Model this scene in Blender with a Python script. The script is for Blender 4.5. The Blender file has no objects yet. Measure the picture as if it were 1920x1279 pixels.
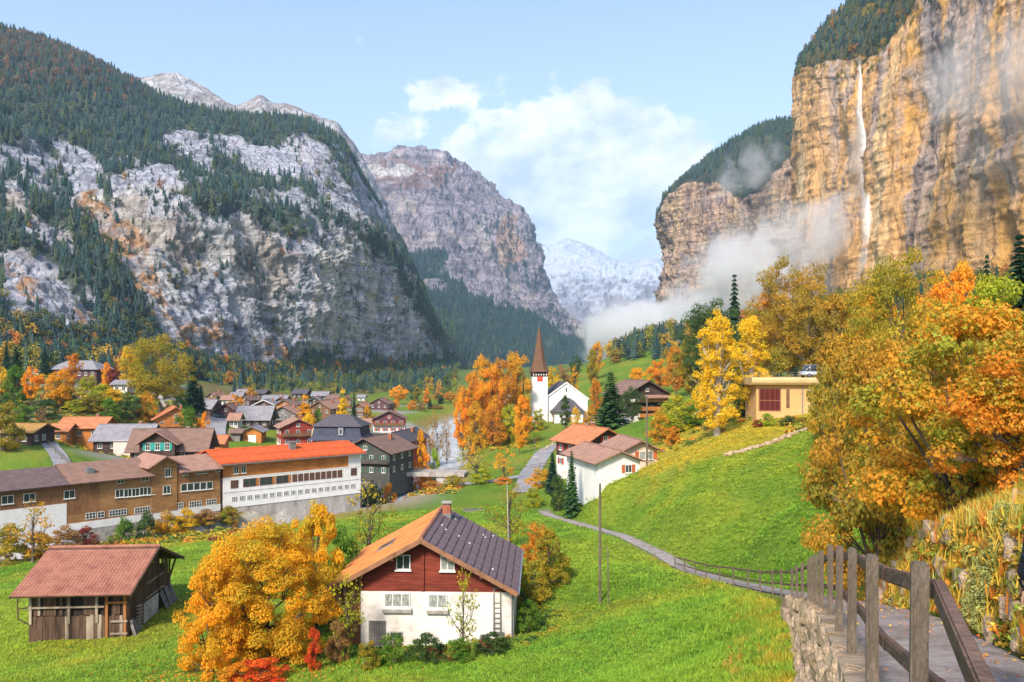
import bpy, bmesh, math, random
import numpy as np
from mathutils import Vector, Matrix, Euler

# ------------------------------------------------------------------ camera, sky, sun, exposure
scene = bpy.context.scene
COL = scene.collection
FPX, HOR = 1507.0, 685.0            # focal length and horizon of the 1920x1279 photograph, in its pixels
cam_data = bpy.data.cameras.new("camera")
cam = bpy.data.objects.new("camera", cam_data)
COL.objects.link(cam)
cam_data.sensor_width = 36.0
cam_data.lens = 36.0 * FPX / 1920.0
cam_data.shift_y = (HOR - 639.5) / 1920.0
cam_data.clip_start = 0.1
cam_data.clip_end = 40000.0
cam.location = (0, 0, 0)
cam.rotation_euler = (math.radians(90), 0, 0)
scene.camera = cam

SUN_TO = Vector((-0.31, -0.72, 0.62)).normalized()
sun_el = math.asin(SUN_TO.z)
sun_az = math.atan2(SUN_TO.x, SUN_TO.y)
sl = bpy.data.lights.new("sun", 'SUN')
sl.energy = 3.7
sl.angle = math.radians(10.0)
sl.color = (1.0, 0.90, 0.76)
so = bpy.data.objects.new("sun", sl)
COL.objects.link(so)
so.rotation_euler = SUN_TO.to_track_quat('Z', 'Y').to_euler()

world = bpy.data.worlds.new("World")
scene.world = world
world.use_nodes = True
nt = world.node_tree
nt.nodes.clear()
def wn(t, **kw):
    n = nt.nodes.new(t)
    for k, v in kw.items():
        setattr(n, k, v)
    return n
def wl(a, b):
    nt.links.new(a, b)
wout = wn('ShaderNodeOutputWorld')
wbg = wn('ShaderNodeBackground')
wbg.inputs['Strength'].default_value = 0.15
sky = wn('ShaderNodeTexSky')
sky.sky_type = 'NISHITA'
sky.sun_disc = False
sky.sun_elevation = sun_el
sky.sun_rotation = sun_az
sky.altitude = 300
sky.air_density = 1.35
sky.dust_density = 1.2
sky.ozone_density = 1.6
# clouds: a cumulus bank and thin veils, fixed to directions of the sky
tc = wn('ShaderNodeTexCoord')
mp = wn('ShaderNodeMapping')
mp.inputs['Scale'].default_value = (1.0, 1.0, 1.6)
mp.inputs['Location'].default_value = (1.37, 0.45, 0.62)
wl(tc.outputs['Generated'], mp.inputs['Vector'])
n1 = wn('ShaderNodeTexNoise')
n1.inputs['Scale'].default_value = 7.0
n1.inputs['Detail'].default_value = 9.0
n1.inputs['Roughness'].default_value = 0.56
n1.inputs['Distortion'].default_value = 0.25
wl(mp.outputs['Vector'], n1.inputs['Vector'])
# bank: how near the direction is to the valley's far end
dotn = wn('ShaderNodeVectorMath', operation='DOT_PRODUCT')
nrm = wn('ShaderNodeVectorMath', operation='NORMALIZE')
wl(tc.outputs['Generated'], nrm.inputs[0])
wl(nrm.outputs[0], dotn.inputs[0])
bd = Vector((0.06, 1.0, 0.19)).normalized()
dotn.inputs[1].default_value = bd
bank = wn('ShaderNodeMapRange')
bank.inputs['From Min'].default_value = 0.968
bank.inputs['From Max'].default_value = 0.998
wl(dotn.outputs['Value'], bank.inputs['Value'])
addb = wn('ShaderNodeMath', operation='MULTIPLY_ADD')
addb.inputs[1].default_value = 0.35
wl(bank.outputs[0], addb.inputs[0])
wl(n1.outputs['Fac'], addb.inputs[2])
cl = wn('ShaderNodeMapRange', interpolation_type='SMOOTHSTEP')
cl.inputs['From Min'].default_value = 0.665
cl.inputs['From Max'].default_value = 0.725
wl(addb.outputs[0], cl.inputs['Value'])
# pale air towards the horizon
sepz = wn('ShaderNodeSeparateXYZ')
wl(nrm.outputs[0], sepz.inputs[0])
hz = wn('ShaderNodeMapRange', interpolation_type='SMOOTHSTEP')
hz.inputs['From Min'].default_value = 0.44
hz.inputs['From Max'].default_value = 0.02
hz.inputs['To Min'].default_value = 0.0
hz.inputs['To Max'].default_value = 0.55
wl(sepz.outputs['Z'], hz.inputs['Value'])
tint = wn('ShaderNodeMixRGB', blend_type='MIX')
tint.inputs[2].default_value = (2.45, 2.9, 3.25, 1)
wl(hz.outputs[0], tint.inputs[0])
skg = wn('ShaderNodeMixRGB', blend_type='MULTIPLY')
skg.inputs[0].default_value = 1.0
skg.inputs[2].default_value = (1.0, 0.90, 0.92, 1)
wl(sky.outputs[0], skg.inputs[1])
wl(skg.outputs[0], tint.inputs[1])
clm = wn('ShaderNodeMixRGB', blend_type='MIX')
n2 = wn('ShaderNodeTexNoise')
n2.inputs['Scale'].default_value = 11.0
n2.inputs['Detail'].default_value = 7.0
n2.inputs['Roughness'].default_value = 0.6
wl(mp.outputs['Vector'], n2.inputs['Vector'])
cshade = wn('ShaderNodeMixRGB')
cshade.inputs[1].default_value = (2.75, 3.1, 3.4, 1)
cshade.inputs[2].default_value = (5.2, 5.2, 5.2, 1)
cr2 = wn('ShaderNodeMapRange')
cr2.inputs['From Min'].default_value = 0.36
cr2.inputs['From Max'].default_value = 0.60
wl(n2.outputs['Fac'], cr2.inputs['Value'])
wl(cr2.outputs[0], cshade.inputs[0])
wl(cshade.outputs[0], clm.inputs[2])
clf = wn('ShaderNodeMath', operation='MULTIPLY')
clf.inputs[1].default_value = 0.8
wl(cl.outputs[0], clf.inputs[0])
wl(clf.outputs[0], clm.inputs[0])
wl(tint.outputs[0], clm.inputs[1])
wl(clm.outputs[0], wbg.inputs['Color'])
wl(wbg.outputs[0], wout.inputs['Surface'])

scene.view_settings.view_transform = 'Standard'
scene.view_settings.look = 'None'
scene.view_settings.gamma = 1.0
scene.view_settings.exposure = 0.95
scene.render.engine = 'CYCLES'
scene.cycles.use_denoising = True
scene.cycles.max_bounces = 6
scene.cycles.diffuse_bounces = 2
scene.cycles.glossy_bounces = 2
scene.cycles.transmission_bounces = 3
scene.cycles.transparent_max_bounces = 8
scene.cycles.volume_bounces = 5
scene.cycles.volume_max_steps = 160
scene.cycles.volume_step_rate = 0.6
scene.cycles.caustics_reflective = False
scene.cycles.caustics_refractive = False
scene.cycles.sample_clamp_indirect = 6.0

# ------------------------------------------------------------------ helpers
rng = np.random.default_rng(7)
random.seed(7)
def P(px, py, d):
    """world point seen at photograph pixel (px, py) when it stands d metres ahead"""
    return np.array([(px - 960.0) / FPX * d, d, -(py - HOR) / FPX * d])
def proj(co):
    y = np.maximum(co[..., 1], 0.5)
    return 960.0 + FPX * co[..., 0] / y, HOR - FPX * co[..., 2] / y

def _h(i, j, k, seed):
    n = (i.astype(np.uint32) * np.uint32(374761393) + j.astype(np.uint32) * np.uint32(668265263)
         + k.astype(np.uint32) * np.uint32(2246822519) + np.uint32((seed * 3266489917) & 0xffffffff))
    n = (n ^ (n >> np.uint32(13))) * np.uint32(1274126177)
    n = n ^ (n >> np.uint32(16))
    n = (n * np.uint32(2654435761)) ^ (n >> np.uint32(15))
    return n.astype(np.float64) / 4294967295.0
def vnoise(p, seed=0):
    p = np.asarray(p, float)
    i = np.floor(p).astype(np.int64)
    f = p - i
    f = f * f * f * (f * (f * 6 - 15) + 10)
    i = i & 0xffffffff
    r = 0
    for a in (0, 1):
        wx = f[..., 0] if a else 1 - f[..., 0]
        for b in (0, 1):
            wy = f[..., 1] if b else 1 - f[..., 1]
            for c in (0, 1):
                wz = f[..., 2] if c else 1 - f[..., 2]
                r = r + wx * wy * wz * _h(i[..., 0] + a, i[..., 1] + b, i[..., 2] + c, seed)
    return r * 2 - 1
def fbm(p, oct=5, gain=0.5, lac=2.03, seed=0, ridged=False):
    p = np.asarray(p, float)
    s, a, t = 0, 1.0, 0
    for o in range(oct):
        n = vnoise(p + 17.3 * o, seed + o)
        if ridged:
            n = 1 - 2 * np.abs(n)
        s = s + a * n
        t += a
        a *= gain
        p = p * lac
    return s / t
def sstep(a, b, x):
    t = np.clip((np.asarray(x, float) - a) / (b - a), 0, 1)
    return t * t * (3 - 2 * t)
def inpoly(px, py, poly):
    r = np.zeros(np.shape(px), bool)
    n = len(poly)
    for i in range(n):
        x1, y1 = poly[i]
        x2, y2 = poly[(i + 1) % n]
        c = ((y1 > py) != (y2 > py)) & (px < (x2 - x1) * (py - y1) / ((y2 - y1) + 1e-9) + x1)
        r ^= c
    return r
def mix(a, b, t):
    t = np.asarray(t)[..., None]
    return a * (1 - t) + np.asarray(b) * t

def mesh_np(name, verts, faces, smooth=False, cols=None, mat_idx=None):
    """verts (N,3); faces list of int arrays (M,3) or (M,4)"""
    me = bpy.data.meshes.new(name)
    if isinstance(faces, np.ndarray):
        faces = [faces]
    faces = [f for f in faces if len(f)]
    nl = sum(f.size for f in faces)
    npoly = sum(len(f) for f in faces)
    me.vertices.add(len(verts))
    me.vertices.foreach_set('co', np.ascontiguousarray(verts, np.float32).ravel())
    me.loops.add(nl)
    me.polygons.add(npoly)
    lv = np.concatenate([f.ravel() for f in faces]).astype(np.int32)
    tot = np.concatenate([np.full(len(f), f.shape[1]) for f in faces])
    st = np.concatenate([[0], np.cumsum(tot)[:-1]]).astype(np.int32)
    me.loops.foreach_set('vertex_index', lv)
    me.polygons.foreach_set('loop_start', st)
    if mat_idx is not None:
        me.polygons.foreach_set('material_index', np.asarray(mat_idx, np.int32))
    me.polygons.foreach_set('use_smooth', np.full(npoly, bool(smooth)))
    if cols is not None:
        at = me.color_attributes.new('Col', 'FLOAT_COLOR', 'POINT')
        c = np.ones((len(verts), 4), np.float32)
        c[:, :cols.shape[1]] = cols
        at.data.foreach_set('color', c.ravel())
    me.update(calc_edges=True)
    return me
def link(name, me, parent=None, mat=None, loc=None):
    o = bpy.data.objects.new(name, me)
    COL.objects.link(o)
    if parent is not None:
        o.parent = parent
    if mat is not None and me is not None and hasattr(me, 'materials'):
        if len(me.materials) == 0:
            me.materials.append(mat)
    if loc is not None:
        o.location = loc
    return o
def tag(o, label=None, cat=None, group=None, kind=None):
    if label: o['label'] = label
    if cat: o['category'] = cat
    if group: o['group'] = group
    if kind: o['kind'] = kind
    return o
def empty(name, loc, rz=0.0):
    o = bpy.data.objects.new(name, None)
    COL.objects.link(o)
    o.location = loc
    o.rotation_euler = (0, 0, rz)
    o.empty_display_size = 0.2
    return o
def grid_faces(nu, nv):
    i = np.arange(nu - 1)[:, None] * nv + np.arange(nv - 1)[None, :]
    i = i.ravel()
    return np.stack([i, i + nv, i + nv + 1, i + 1], 1)

# ------------------------------------------------------------------ material helpers
MATS = {}
class NB:
    def __init__(s, name):
        s.m = bpy.data.materials.new(name)
        s.m.use_nodes = True
        s.t = s.m.node_tree
        s.t.nodes.clear()
        s.out = s.t.nodes.new('ShaderNodeOutputMaterial')
    def n(s, t, inp=None, **kw):
        n = s.t.nodes.new(t)
        for k, v in kw.items():
            setattr(n, k, v)
        for k, v in (inp or {}).items():
            if hasattr(v, 'links'):
                s.t.links.new(v, n.inputs[k])
            else:
                n.inputs[k].default_value = v
        return n
    def l(s, a, b):
        s.t.links.new(a, b)
def c4(c):
    return (c[0], c[1], c[2], 1.0)
def noise_n(b, scale, detail=4, vec=None, rough=0.55, dist=0.0):
    i = {'Scale': scale, 'Detail': detail, 'Roughness': rough, 'Distortion': dist}
    if vec is not None:
        i['Vector'] = vec
    return b.n('ShaderNodeTexNoise', i)
def mapping(b, scale, coord='Object'):
    t = b.n('ShaderNodeTexCoord')
    return b.n('ShaderNodeMapping', {'Vector': t.outputs[coord], 'Scale': scale}).outputs[0]
def mat_plain(name, col, rough=0.7, var=0.25, scale=3.0, bump=0.0, bscale=None, metal=0.0, spec=0.3, stretch=(1, 1, 1), col2=None, coord='Object'):
    """weathered surface: colour broken up by two scales of noise, with relief"""
    if name in MATS:
        return MATS[name]
    b = NB(name)
    v = mapping(b, stretch, coord)
    a = noise_n(b, scale, 6, v, 0.62)
    r = b.n('ShaderNodeValToRGB', {'Fac': a.outputs['Fac']})
    c2 = col2 if col2 is not None else tuple(x * (1 - var * 1.6) for x in col)
    r.color_ramp.elements[0].position = 0.30
    r.color_ramp.elements[0].color = c4(c2)
    r.color_ramp.elements[1].position = 0.68
    r.color_ramp.elements[1].color = c4(tuple(min(1, x * (1 + var * 0.5)) for x in col))
    e = r.color_ramp.elements.new(0.5)
    e.color = c4(col)
    f = noise_n(b, scale * 9, 3, v)
    mx = b.n('ShaderNodeMixRGB', {'Fac': min(0.8, var * 1.2), 'Color1': r.outputs[0], 'Color2': f.outputs['Fac']}, blend_type='OVERLAY')
    p = b.n('ShaderNodeBsdfPrincipled', {'Base Color': mx.outputs[0], 'Roughness': rough, 'Metallic': metal, 'Specular IOR Level': spec})
    if bump:
        nb = noise_n(b, bscale or scale * 5, 4, v)
        bm = b.n('ShaderNodeBump', {'Height': nb.outputs['Fac'], 'Strength': bump, 'Distance': 0.05})
        b.l(bm.outputs[0], p.inputs['Normal'])
    b.l(p.outputs[0], b.out.inputs['Surface'])
    MATS[name] = b.m
    return b.m
def mat_rock(name, s=1.0, bdist=5.0, lo=1.0, beds=0.38):
    """cliff rock: stored colour broken by vertical streaks, joints and fine fracture"""
    b = NB(name)
    at = b.n('ShaderNodeAttribute', attribute_name='Col')
    v1 = mapping(b, (s, s, s))
    v2 = mapping(b, (s, s, s * 0.2))
    wv = noise_n(b, 0.05, 3, v1, 0.5)
    dv = b.n('ShaderNodeVectorMath', {0: wv.outputs['Color'], 1: (14, 14, 10)}, operation='MULTIPLY')
    vv = b.n('ShaderNodeVectorMath', {0: v2, 1: dv.outputs[0]}, operation='ADD')
    st = noise_n(b, 0.11, 9, v2, 0.72, 0.3)
    fi = noise_n(b, 0.22, 8, v1, 0.72)
    vo = b.n('ShaderNodeTexVoronoi', {'Vector': vv.outputs[0], 'Scale': 0.055}, feature='DISTANCE_TO_EDGE')
    ck = b.n('ShaderNodeMapRange', {'Value': vo.outputs['Distance'], 'From Min': 0.0, 'From Max': 0.10, 'To Min': 1 - 0.5 * lo, 'To Max': 1.08})
    m1 = b.n('ShaderNodeMapRange', {'Value': st.outputs['Fac'], 'From Min': 0.28, 'From Max': 0.72, 'To Min': 1 - 0.45 * lo, 'To Max': 1.5})
    m2 = b.n('ShaderNodeMapRange', {'Value': fi.outputs['Fac'], 'From Min': 0.28, 'From Max': 0.72, 'To Min': 1 - 0.35 * lo, 'To Max': 1.4})
    k1 = b.n('ShaderNodeMath', {0: m1.outputs[0], 1: m2.outputs[0]}, operation='MULTIPLY')
    bd_ = noise_n(b, 0.10, 5, mapping(b, (s * 0.10, s * 0.10, s * 1.5)), 0.6, 0.5)
    m3 = b.n('ShaderNodeMapRange', {'Value': bd_.outputs['Fac'], 'From Min': 0.36, 'From Max': 0.62, 'To Min': 1 - beds, 'To Max': 1.12})
    k0 = b.n('ShaderNodeMath', {0: k1.outputs[0], 1: m3.outputs[0]}, operation='MULTIPLY')
    k2 = b.n('ShaderNodeMath', {0: k0.outputs[0], 1: ck.outputs[0]}, operation='MULTIPLY')
    # only bare rock breaks up this strongly; dark woodland floor and snow keep their tone
    hs = b.n('ShaderNodeSeparateColor', {'Color': at.outputs['Color']}, mode='HSV')
    a1 = b.n('ShaderNodeMapRange', {'Value': hs.outputs[2], 'From Min': 0.10, 'From Max': 0.25})
    a2 = b.n('ShaderNodeMapRange', {'Value': hs.outputs[2], 'From Min': 0.70, 'From Max': 0.85, 'To Min': 1.0, 'To Max': 0.25})
    aa = b.n('ShaderNodeMath', {0: a1.outputs[0], 1: a2.outputs[0]}, operation='MULTIPLY')
    kk = b.n('ShaderNodeMixRGB', {'Fac': aa.outputs[0], 'Color1': (1, 1, 1, 1), 'Color2': k2.outputs[0]})
    mx = b.n('ShaderNodeMixRGB', {'Fac': 1.0, 'Color1': at.outputs['Color'], 'Color2': kk.outputs[0]}, blend_type='MULTIPLY')
    p = b.n('ShaderNodeBsdfPrincipled', {'Base Color': mx.outputs[0], 'Roughness': 0.95, 'Specular IOR Level': 0.1})
    bm = b.n('ShaderNodeBump', {'Height': k2.outputs[0], 'Strength': 0.9, 'Distance': bdist})
    b.l(bm.outputs[0], p.inputs['Normal'])
    b.l(p.outputs[0], b.out.inputs['Surface'])
    MATS[name] = b.m
    return b.m
def mat_attr(name, rough=0.95, nscale=0.15, namp=0.35, bump=0.6, bscale=0.25, bdist=1.5, spec=0.1, fine=None):
    """surface whose colour map is stored in the mesh; fine grain and relief from noise"""
    b = NB(name)
    at = b.n('ShaderNodeAttribute', attribute_name='Col')
    v = mapping(b, (1, 1, 1))
    a = noise_n(b, nscale, 8, v, 0.65)
    mr = b.n('ShaderNodeMapRange', {'Value': a.outputs['Fac'], 'From Min': 0.25, 'From Max': 0.75, 'To Min': 1 - namp, 'To Max': 1 + namp})
    mx = b.n('ShaderNodeMixRGB', {'Fac': 1.0, 'Color1': at.outputs['Color'], 'Color2': mr.outputs[0]}, blend_type='MULTIPLY')
    p = b.n('ShaderNodeBsdfPrincipled', {'Base Color': mx.outputs[0], 'Roughness': rough, 'Specular IOR Level': spec})
    nb = noise_n(b, bscale, 8, v, 0.65)
    bm = b.n('ShaderNodeBump', {'Height': nb.outputs['Fac'], 'Strength': bump, 'Distance': bdist})
    b.l(bm.outputs[0], p.inputs['Normal'])
    b.l(p.outputs[0], b.out.inputs['Surface'])
    MATS[name] = b.m
    return b.m
# ------------------------------------------------------------------ the footpath and the ground
# fence line beside the footpath: distance ahead, X, height of the top rail
FT = np.array([(-6, -2.4, -0.1), (0, 0.34, -0.74), (0.8, 0.70, -0.80), (2.3, 1.37, -0.95), (4.2, 2.22, -1.106), (6, 2.79, -1.49), (8.3, 3.61, -1.96), (10.3, 4.29, -2.39), (12.5, 5.05, -2.87),
               (15, 5.88, -3.54), (17, 6.53, -4.07), (19, 7.19, -4.6), (21, 7.86, -5.15), (24, 8.77, -5.98), (27, 9.67, -6.8), (31, 10.9, -7.9), (38, 12.43, -9.73),
               (42, 13.07, -10.76), (46, 13.6, -11.7), (50, 13.87, -12.6), (54, 14.05, -13.5), (58, 14.1, -14.36), (61.5, 14.16, -15.06), (65, 14.06, -15.66),
               (68, 13.9, -16.2), (75, 13.3, -16.65), (88, 11.2, -17.55), (100, 8.9, -19.05), (115, 4.4, -20.35), (132, 2.6, -21.2), (150, 1.8, -21.8)])
def fx(y): return np.interp(y, FT[:, 0], FT[:, 1])
def fz(y): return np.interp(y, FT[:, 0], FT[:, 2])
def pz(y): return fz(y) - 1.05
PATHW = 1.6
def wallh(y): return np.interp(y, [0, 12, 16, 20, 25, 31, 38, 50, 68], [1.7, 1.6, 1.4, 0.95, 0.6, 0.45, 0.35, 0.2, 0.05])
def bankh(y): return np.interp(y, [-6, 0, 4, 9, 14, 18, 22, 27, 35, 60], [1.3, 1.3, 1.25, 1.5, 1.8, 1.5, 0.7, 0.25, 0.1, 0.0])

CP = [  # photograph pixel and distance of points on open ground
 (0,1000,120),(200,985,127),(418,965,135),(560,943,147),(678,925,159),
 (0,880,150),(110,872,155),(0,842,165),(75,828,175),(150,800,205),(200,752,230),(130,705,300),(0,750,230),(0,700,300),
 (-250,720,250),(224,734,250),(300,770,240),(400,768,330),(300,722,420),(450,733,600),(0,655,450),(150,672,500),(300,702,580),(-300,690,330),
 (800,1200,55),(620,1215,53),(980,1170,57),(50,1205,59),(220,1195,59),(300,1125,67),(0,1279,48),(480,1279,45),(900,1279,42),(1100,1279,38),(1300,1279,29),
 (0,1120,80),(300,1040,95),(230,1025,108),(500,1000,112),(640,960,135),(690,938,155),(800,930,150),(930,915,155),(700,1000,102),(900,960,117),
 (1000,1000,90),(1000,1100,65),(1100,1180,52),(1150,1085,62),(1250,1138,45),(-200,1279,55),(-300,1100,90),
 (985,915,150),(1000,882,180),(1060,832,230),(1100,797,280),(1050,790,290),(990,792,290),(880,832,260),(900,805,290),(1170,792,230),(1210,788,215),
 (1100,742,400),(1130,702,480),(1180,692,500),(1230,682,480),(1200,645,650),(1280,640,560),(1350,620,560),(1450,600,600),(1600,565,650),(1800,560,500),(1920,530,450),(2200,500,400),
 (1500,705,250),(1650,685,250),(1920,655,200),(1240,772,190),(1400,765,150),
]
CW = [  # and of points hidden from here, in metres
 (-100,200,-22.5),(-60,200,-25),(-40,250,-25),(-120,300,-21),(-60,300,-24),(-20,300,-26.5),(-60,400,-22.5),(-150,420,-18),(-30,420,-25),
 (-100,550,-21.5),(-20,550,-23),(-150,650,-20),(-50,700,-21.5),(40,700,-18),(-60,1000,-19),(50,1500,-15),(100,3000,-5),(0,2000,-14),(200,1500,20),(-300,1500,10),
 (-10,0,-8.5),(-20,10,-12),(-40,0,-15),(-5,6,-6.3),(-60,30,-18.5),(-15,25,-13),(-30,30,-16),(0,-40,-6),(-60,-60,-14),(-150,-100,-20),
 (-150,60,-24),(-200,150,-18),(-330,350,5),(-400,100,0),
]
CR = [
 (1600,1000,40),(1500,962,55),(1400,1000,60),(1300,1000,72),(1250,950,85),(1150,980,95),(1300,868,98),(1200,902,102),(1090,925,105),(1040,945,110),
 (1500,828,92),(1400,848,95),(1600,880,60),(1650,1000,28),(1700,900,40),(1800,850,40),(1900,800,45),(1920,715,90),(2100,800,40),
 (1220,876,113),(1300,840,119),(1410,796,126),(1470,778,129),(1560,790,120),
]
CRW = [(14,120,-19.2),(8,123,-20.5),(22,122,-16),(12,150,-20),(25,150,-15),(9,4,0.2),(14,10,0.8),(20,20,1.0),(14,0,2.0),(30,0,4),(10,-20,1),(40,-40,6),(25,35,-1.5),(120,100,8),(200,200,25),(300,100,60)]
def rbf_fit(pts, c=7.0):
    A = np.sqrt(((pts[:, None, :2] - pts[None, :, :2]) ** 2).sum(-1) + c * c)
    n = len(pts)
    M = np.zeros((n + 3, n + 3))
    M[:n, :n] = A + np.eye(n) * -0.6
    M[:n, n] = 1; M[:n, n + 1:] = pts[:, :2]
    M[n, :n] = 1; M[n + 1:, :n] = pts[:, :2].T
    w = np.linalg.solve(M, np.concatenate([pts[:, 2], [0, 0, 0]]))
    return (pts[:, :2].copy(), w, c)
def rbf_eval(f, x, y):
    pts, w, c = f
    x = np.asarray(x, float); y = np.asarray(y, float)
    r = np.full(x.shape, w[-3]) + w[-2] * x + w[-1] * y
    for i in range(len(pts)):
        r = r + w[i] * np.sqrt((x - pts[i, 0]) ** 2 + (y - pts[i, 1]) ** 2 + c * c)
    return r
_com = [P(*t) for t in CP] + [np.array(t, float) for t in CW]
_L, _R = list(_com), list(_com)
for y in (0, 4, 8, 12, 16, 20, 25, 31, 38, 46, 54, 62, 70, 88, 100, 115):
    _L.append(np.array([fx(y) - 0.6, y, pz(y) - wallh(y)]))
    if y < 60:
        _L.append(np.array([fx(y) - 5, y, pz(y) - wallh(y) - 1.6]))
    _R.append(np.array([fx(y) + PATHW + 0.9, y, pz(y) + bankh(y)]))
_R += [P(*t) for t in CR] + [np.array(t, float) for t in CRW]
_L += [P(*t) for t in CR if t[2] > 90] + [np.array(t, float) for t in CRW[:5]]
_L += [np.array([fx(y) + 5, y, pz(y) - wallh(y) + 0.5]) for y in (4, 12, 20, 31, 46, 62, 80)]
RL = rbf_fit(np.array(_L), 5.0)
RR = rbf_fit(np.array(_R), 5.0)
# river bed
RIV = np.array([(-160, 88), (-112, 98), (-73, 107), (-47, 123), (-30, 145), (-22, 168), (-22, 190), (-21, 215), (-20, 245), (-24, 290), (-30, 340), (-27, 385), (-20, 430), (-10, 500), (0, 600), (10, 800)], float)
def seg_dist(x, y, pl):
    best = np.full(np.shape(x), 1e9); side = np.zeros(np.shape(x)); tt = np.zeros(np.shape(x))
    acc = 0
    for i in range(len(pl) - 1):
        a, b = pl[i], pl[i + 1]
        e = b - a
        L = np.hypot(*e)
        t = np.clip(((x - a[0]) * e[0] + (y - a[1]) * e[1]) / (L * L), 0, 1)
        dx = x - (a[0] + t * e[0]); dy = y - (a[1] + t * e[1])
        d = np.hypot(dx, dy)
        m = d < best
        best = np.where(m, d, best)
        tt = np.where(m, acc + t * L, tt)
        acc += L
    return best, tt
RIVW = 4.0
def riv_z(y): return np.interp(y, [90, 150, 190, 300, 430, 800], [-29.6, -29.6, -29.4, -28.2, -27.2, -24])
ROAD = np.array([(1.8, 138), (3.0, 150), (4.4, 178), (9, 205), (15.5, 232), (22, 256), (26.5, 282), (36, 300), (60, 320)], float)
def H(x, y):
    """height of the ground"""
    x = np.asarray(x, float); y = np.asarray(y, float)
    s = x - fx(y)
    hl = rbf_eval(RL, x, y)
    hr = rbf_eval(RR, x, y)
    w = np.interp(y, [-10, 30, 45, 70, 110, 150], [0.12, 0.15, 0.8, 3.0, 10, 25])
    zp = pz(y) - 0.05
    onp = (y > -6) & (y < 122)
    # left ground -> (step) -> path -> bank
    tl = np.clip(s / w + 1, 0, 1)           # 0 left .. 1 at the fence line
    tl = tl * tl * (3 - 2 * tl)
    tr = np.clip((s - PATHW) / np.interp(y, [0, 20, 30, 60, 110], [0.35, 0.5, 1.2, 3.0, 5]), 0, 1)
    tr = tr * tr * (3 - 2 * tr)
    zpath = zp * (1 - tr) + hr * tr
    hp = hl * (1 - tl) + zpath * tl
    wb = np.clip(s / 20 + 0.5, 0, 1); wb = wb * wb * (3 - 2 * wb)
    hb = hl * (1 - wb) + hr * wb
    k = sstep(112, 128, y)
    k = np.where(y < -6, 1.0, k)
    h = hp * (1 - k) + hb * k
    # river
    d, _ = seg_dist(x, y, RIV)
    h = np.where(d < 14, np.minimum(h, (riv_z(y) - 0.9) + np.maximum(0, (d - RIVW)) ** 1.0 * np.interp(y, [150, 220], [2.3, 0.5])), h)
    return h
def Hn(x, y, amp=1.0):
    """ground with its small unevenness"""
    x = np.asarray(x, float); y = np.asarray(y, float)
    h = H(x, y)
    s = x - fx(y)
    r = np.hypot(x, y)
    p = np.stack([x, y, 0 * x], -1)
    b = fbm(p * 0.12, 4, seed=3) * 0.35 + fbm(p * 0.9, 3, seed=5) * 0.06
    edge = np.where((y < 124) & (y > -6), np.clip(np.maximum(-s - 0.3, s - PATHW - 0.3) / 2.5, 0, 1), 1.0)
    far = sstep(150, 700, r) * 3.0
    return h + amp * edge * b * (1 + far)
def ground_at(px, py, dmin=3, dmax=900):
    """where the sight line through a photograph pixel first meets the ground"""
    d = np.exp(np.linspace(math.log(dmin), math.log(dmax), 1600))
    X = (px - 960) / FPX * d
    Z = -(py - HOR) / FPX * d
    g = Z - H(X, d)
    i = np.argmax(g < 0)
    if g[i] >= 0:
        i = len(d) - 1
    return float(X[i]), float(d[i]), float(Hn(X[i:i + 1], d[i:i + 1])[0])
def at_d(px, d):
    """point on the ground at photograph column px, d metres ahead"""
    x = (px - 960) / FPX * d
    return float(x), float(d), float(Hn(np.array([x]), np.array([float(d)]))[0])

# polar sheet round the viewpoint: dense in view, coarse behind
th = np.concatenate([np.radians(np.linspace(-180, -50, 40, endpoint=False)), np.radians(np.linspace(-50, 50, 520, endpoint=False)), np.radians(np.linspace(50, 180, 40))])
rr = np.concatenate([[0.01, 0.7], np.exp(np.linspace(math.log(1.4), math.log(9000), 400))])
TH, RR_ = np.meshgrid(th, rr, indexing='ij')
GX, GY = RR_ * np.sin(TH), RR_ * np.cos(TH)
GXc = np.clip(GX, -700, 700); GYc = np.clip(GY, -250, 3500)
GZ = Hn(GXc, GYc)
p3 = np.stack([GX, GY, 0 * GX], -1)
s_ = GX - fx(GY)
gn1 = fbm(p3 * 0.05, 5, seed=11); gn2 = fbm(p3 * 0.35, 4, seed=12); gn3 = fbm(p3 * 1.7, 3, seed=13)
gpx, gpy = proj(np.stack([GX, GY, GZ], -1))
GREEN = np.array([0.11, 0.19, 0.018]); GREEN2 = np.array([0.17, 0.215, 0.022]); YEL = np.array([0.24, 0.18, 0.03]); DK = np.array([0.05, 0.12, 0.014])
c = np.broadcast_to(GREEN, GX.shape + (3,)).copy()
c = mix(c, GREEN2, sstep(-0.2, 0.5, gn1 + 0.4 * gn2))
c = mix(c, DK, 0.7 * sstep(0.1, 0.6, gn2 * 0.8 - gn1 * 0.4 + gn3 * 0.3))
c = mix(c, YEL, 0.55 * sstep(0.15, 0.6, fbm(p3 * 0.11, 4, seed=21) + 0.25 * gn3))
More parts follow.
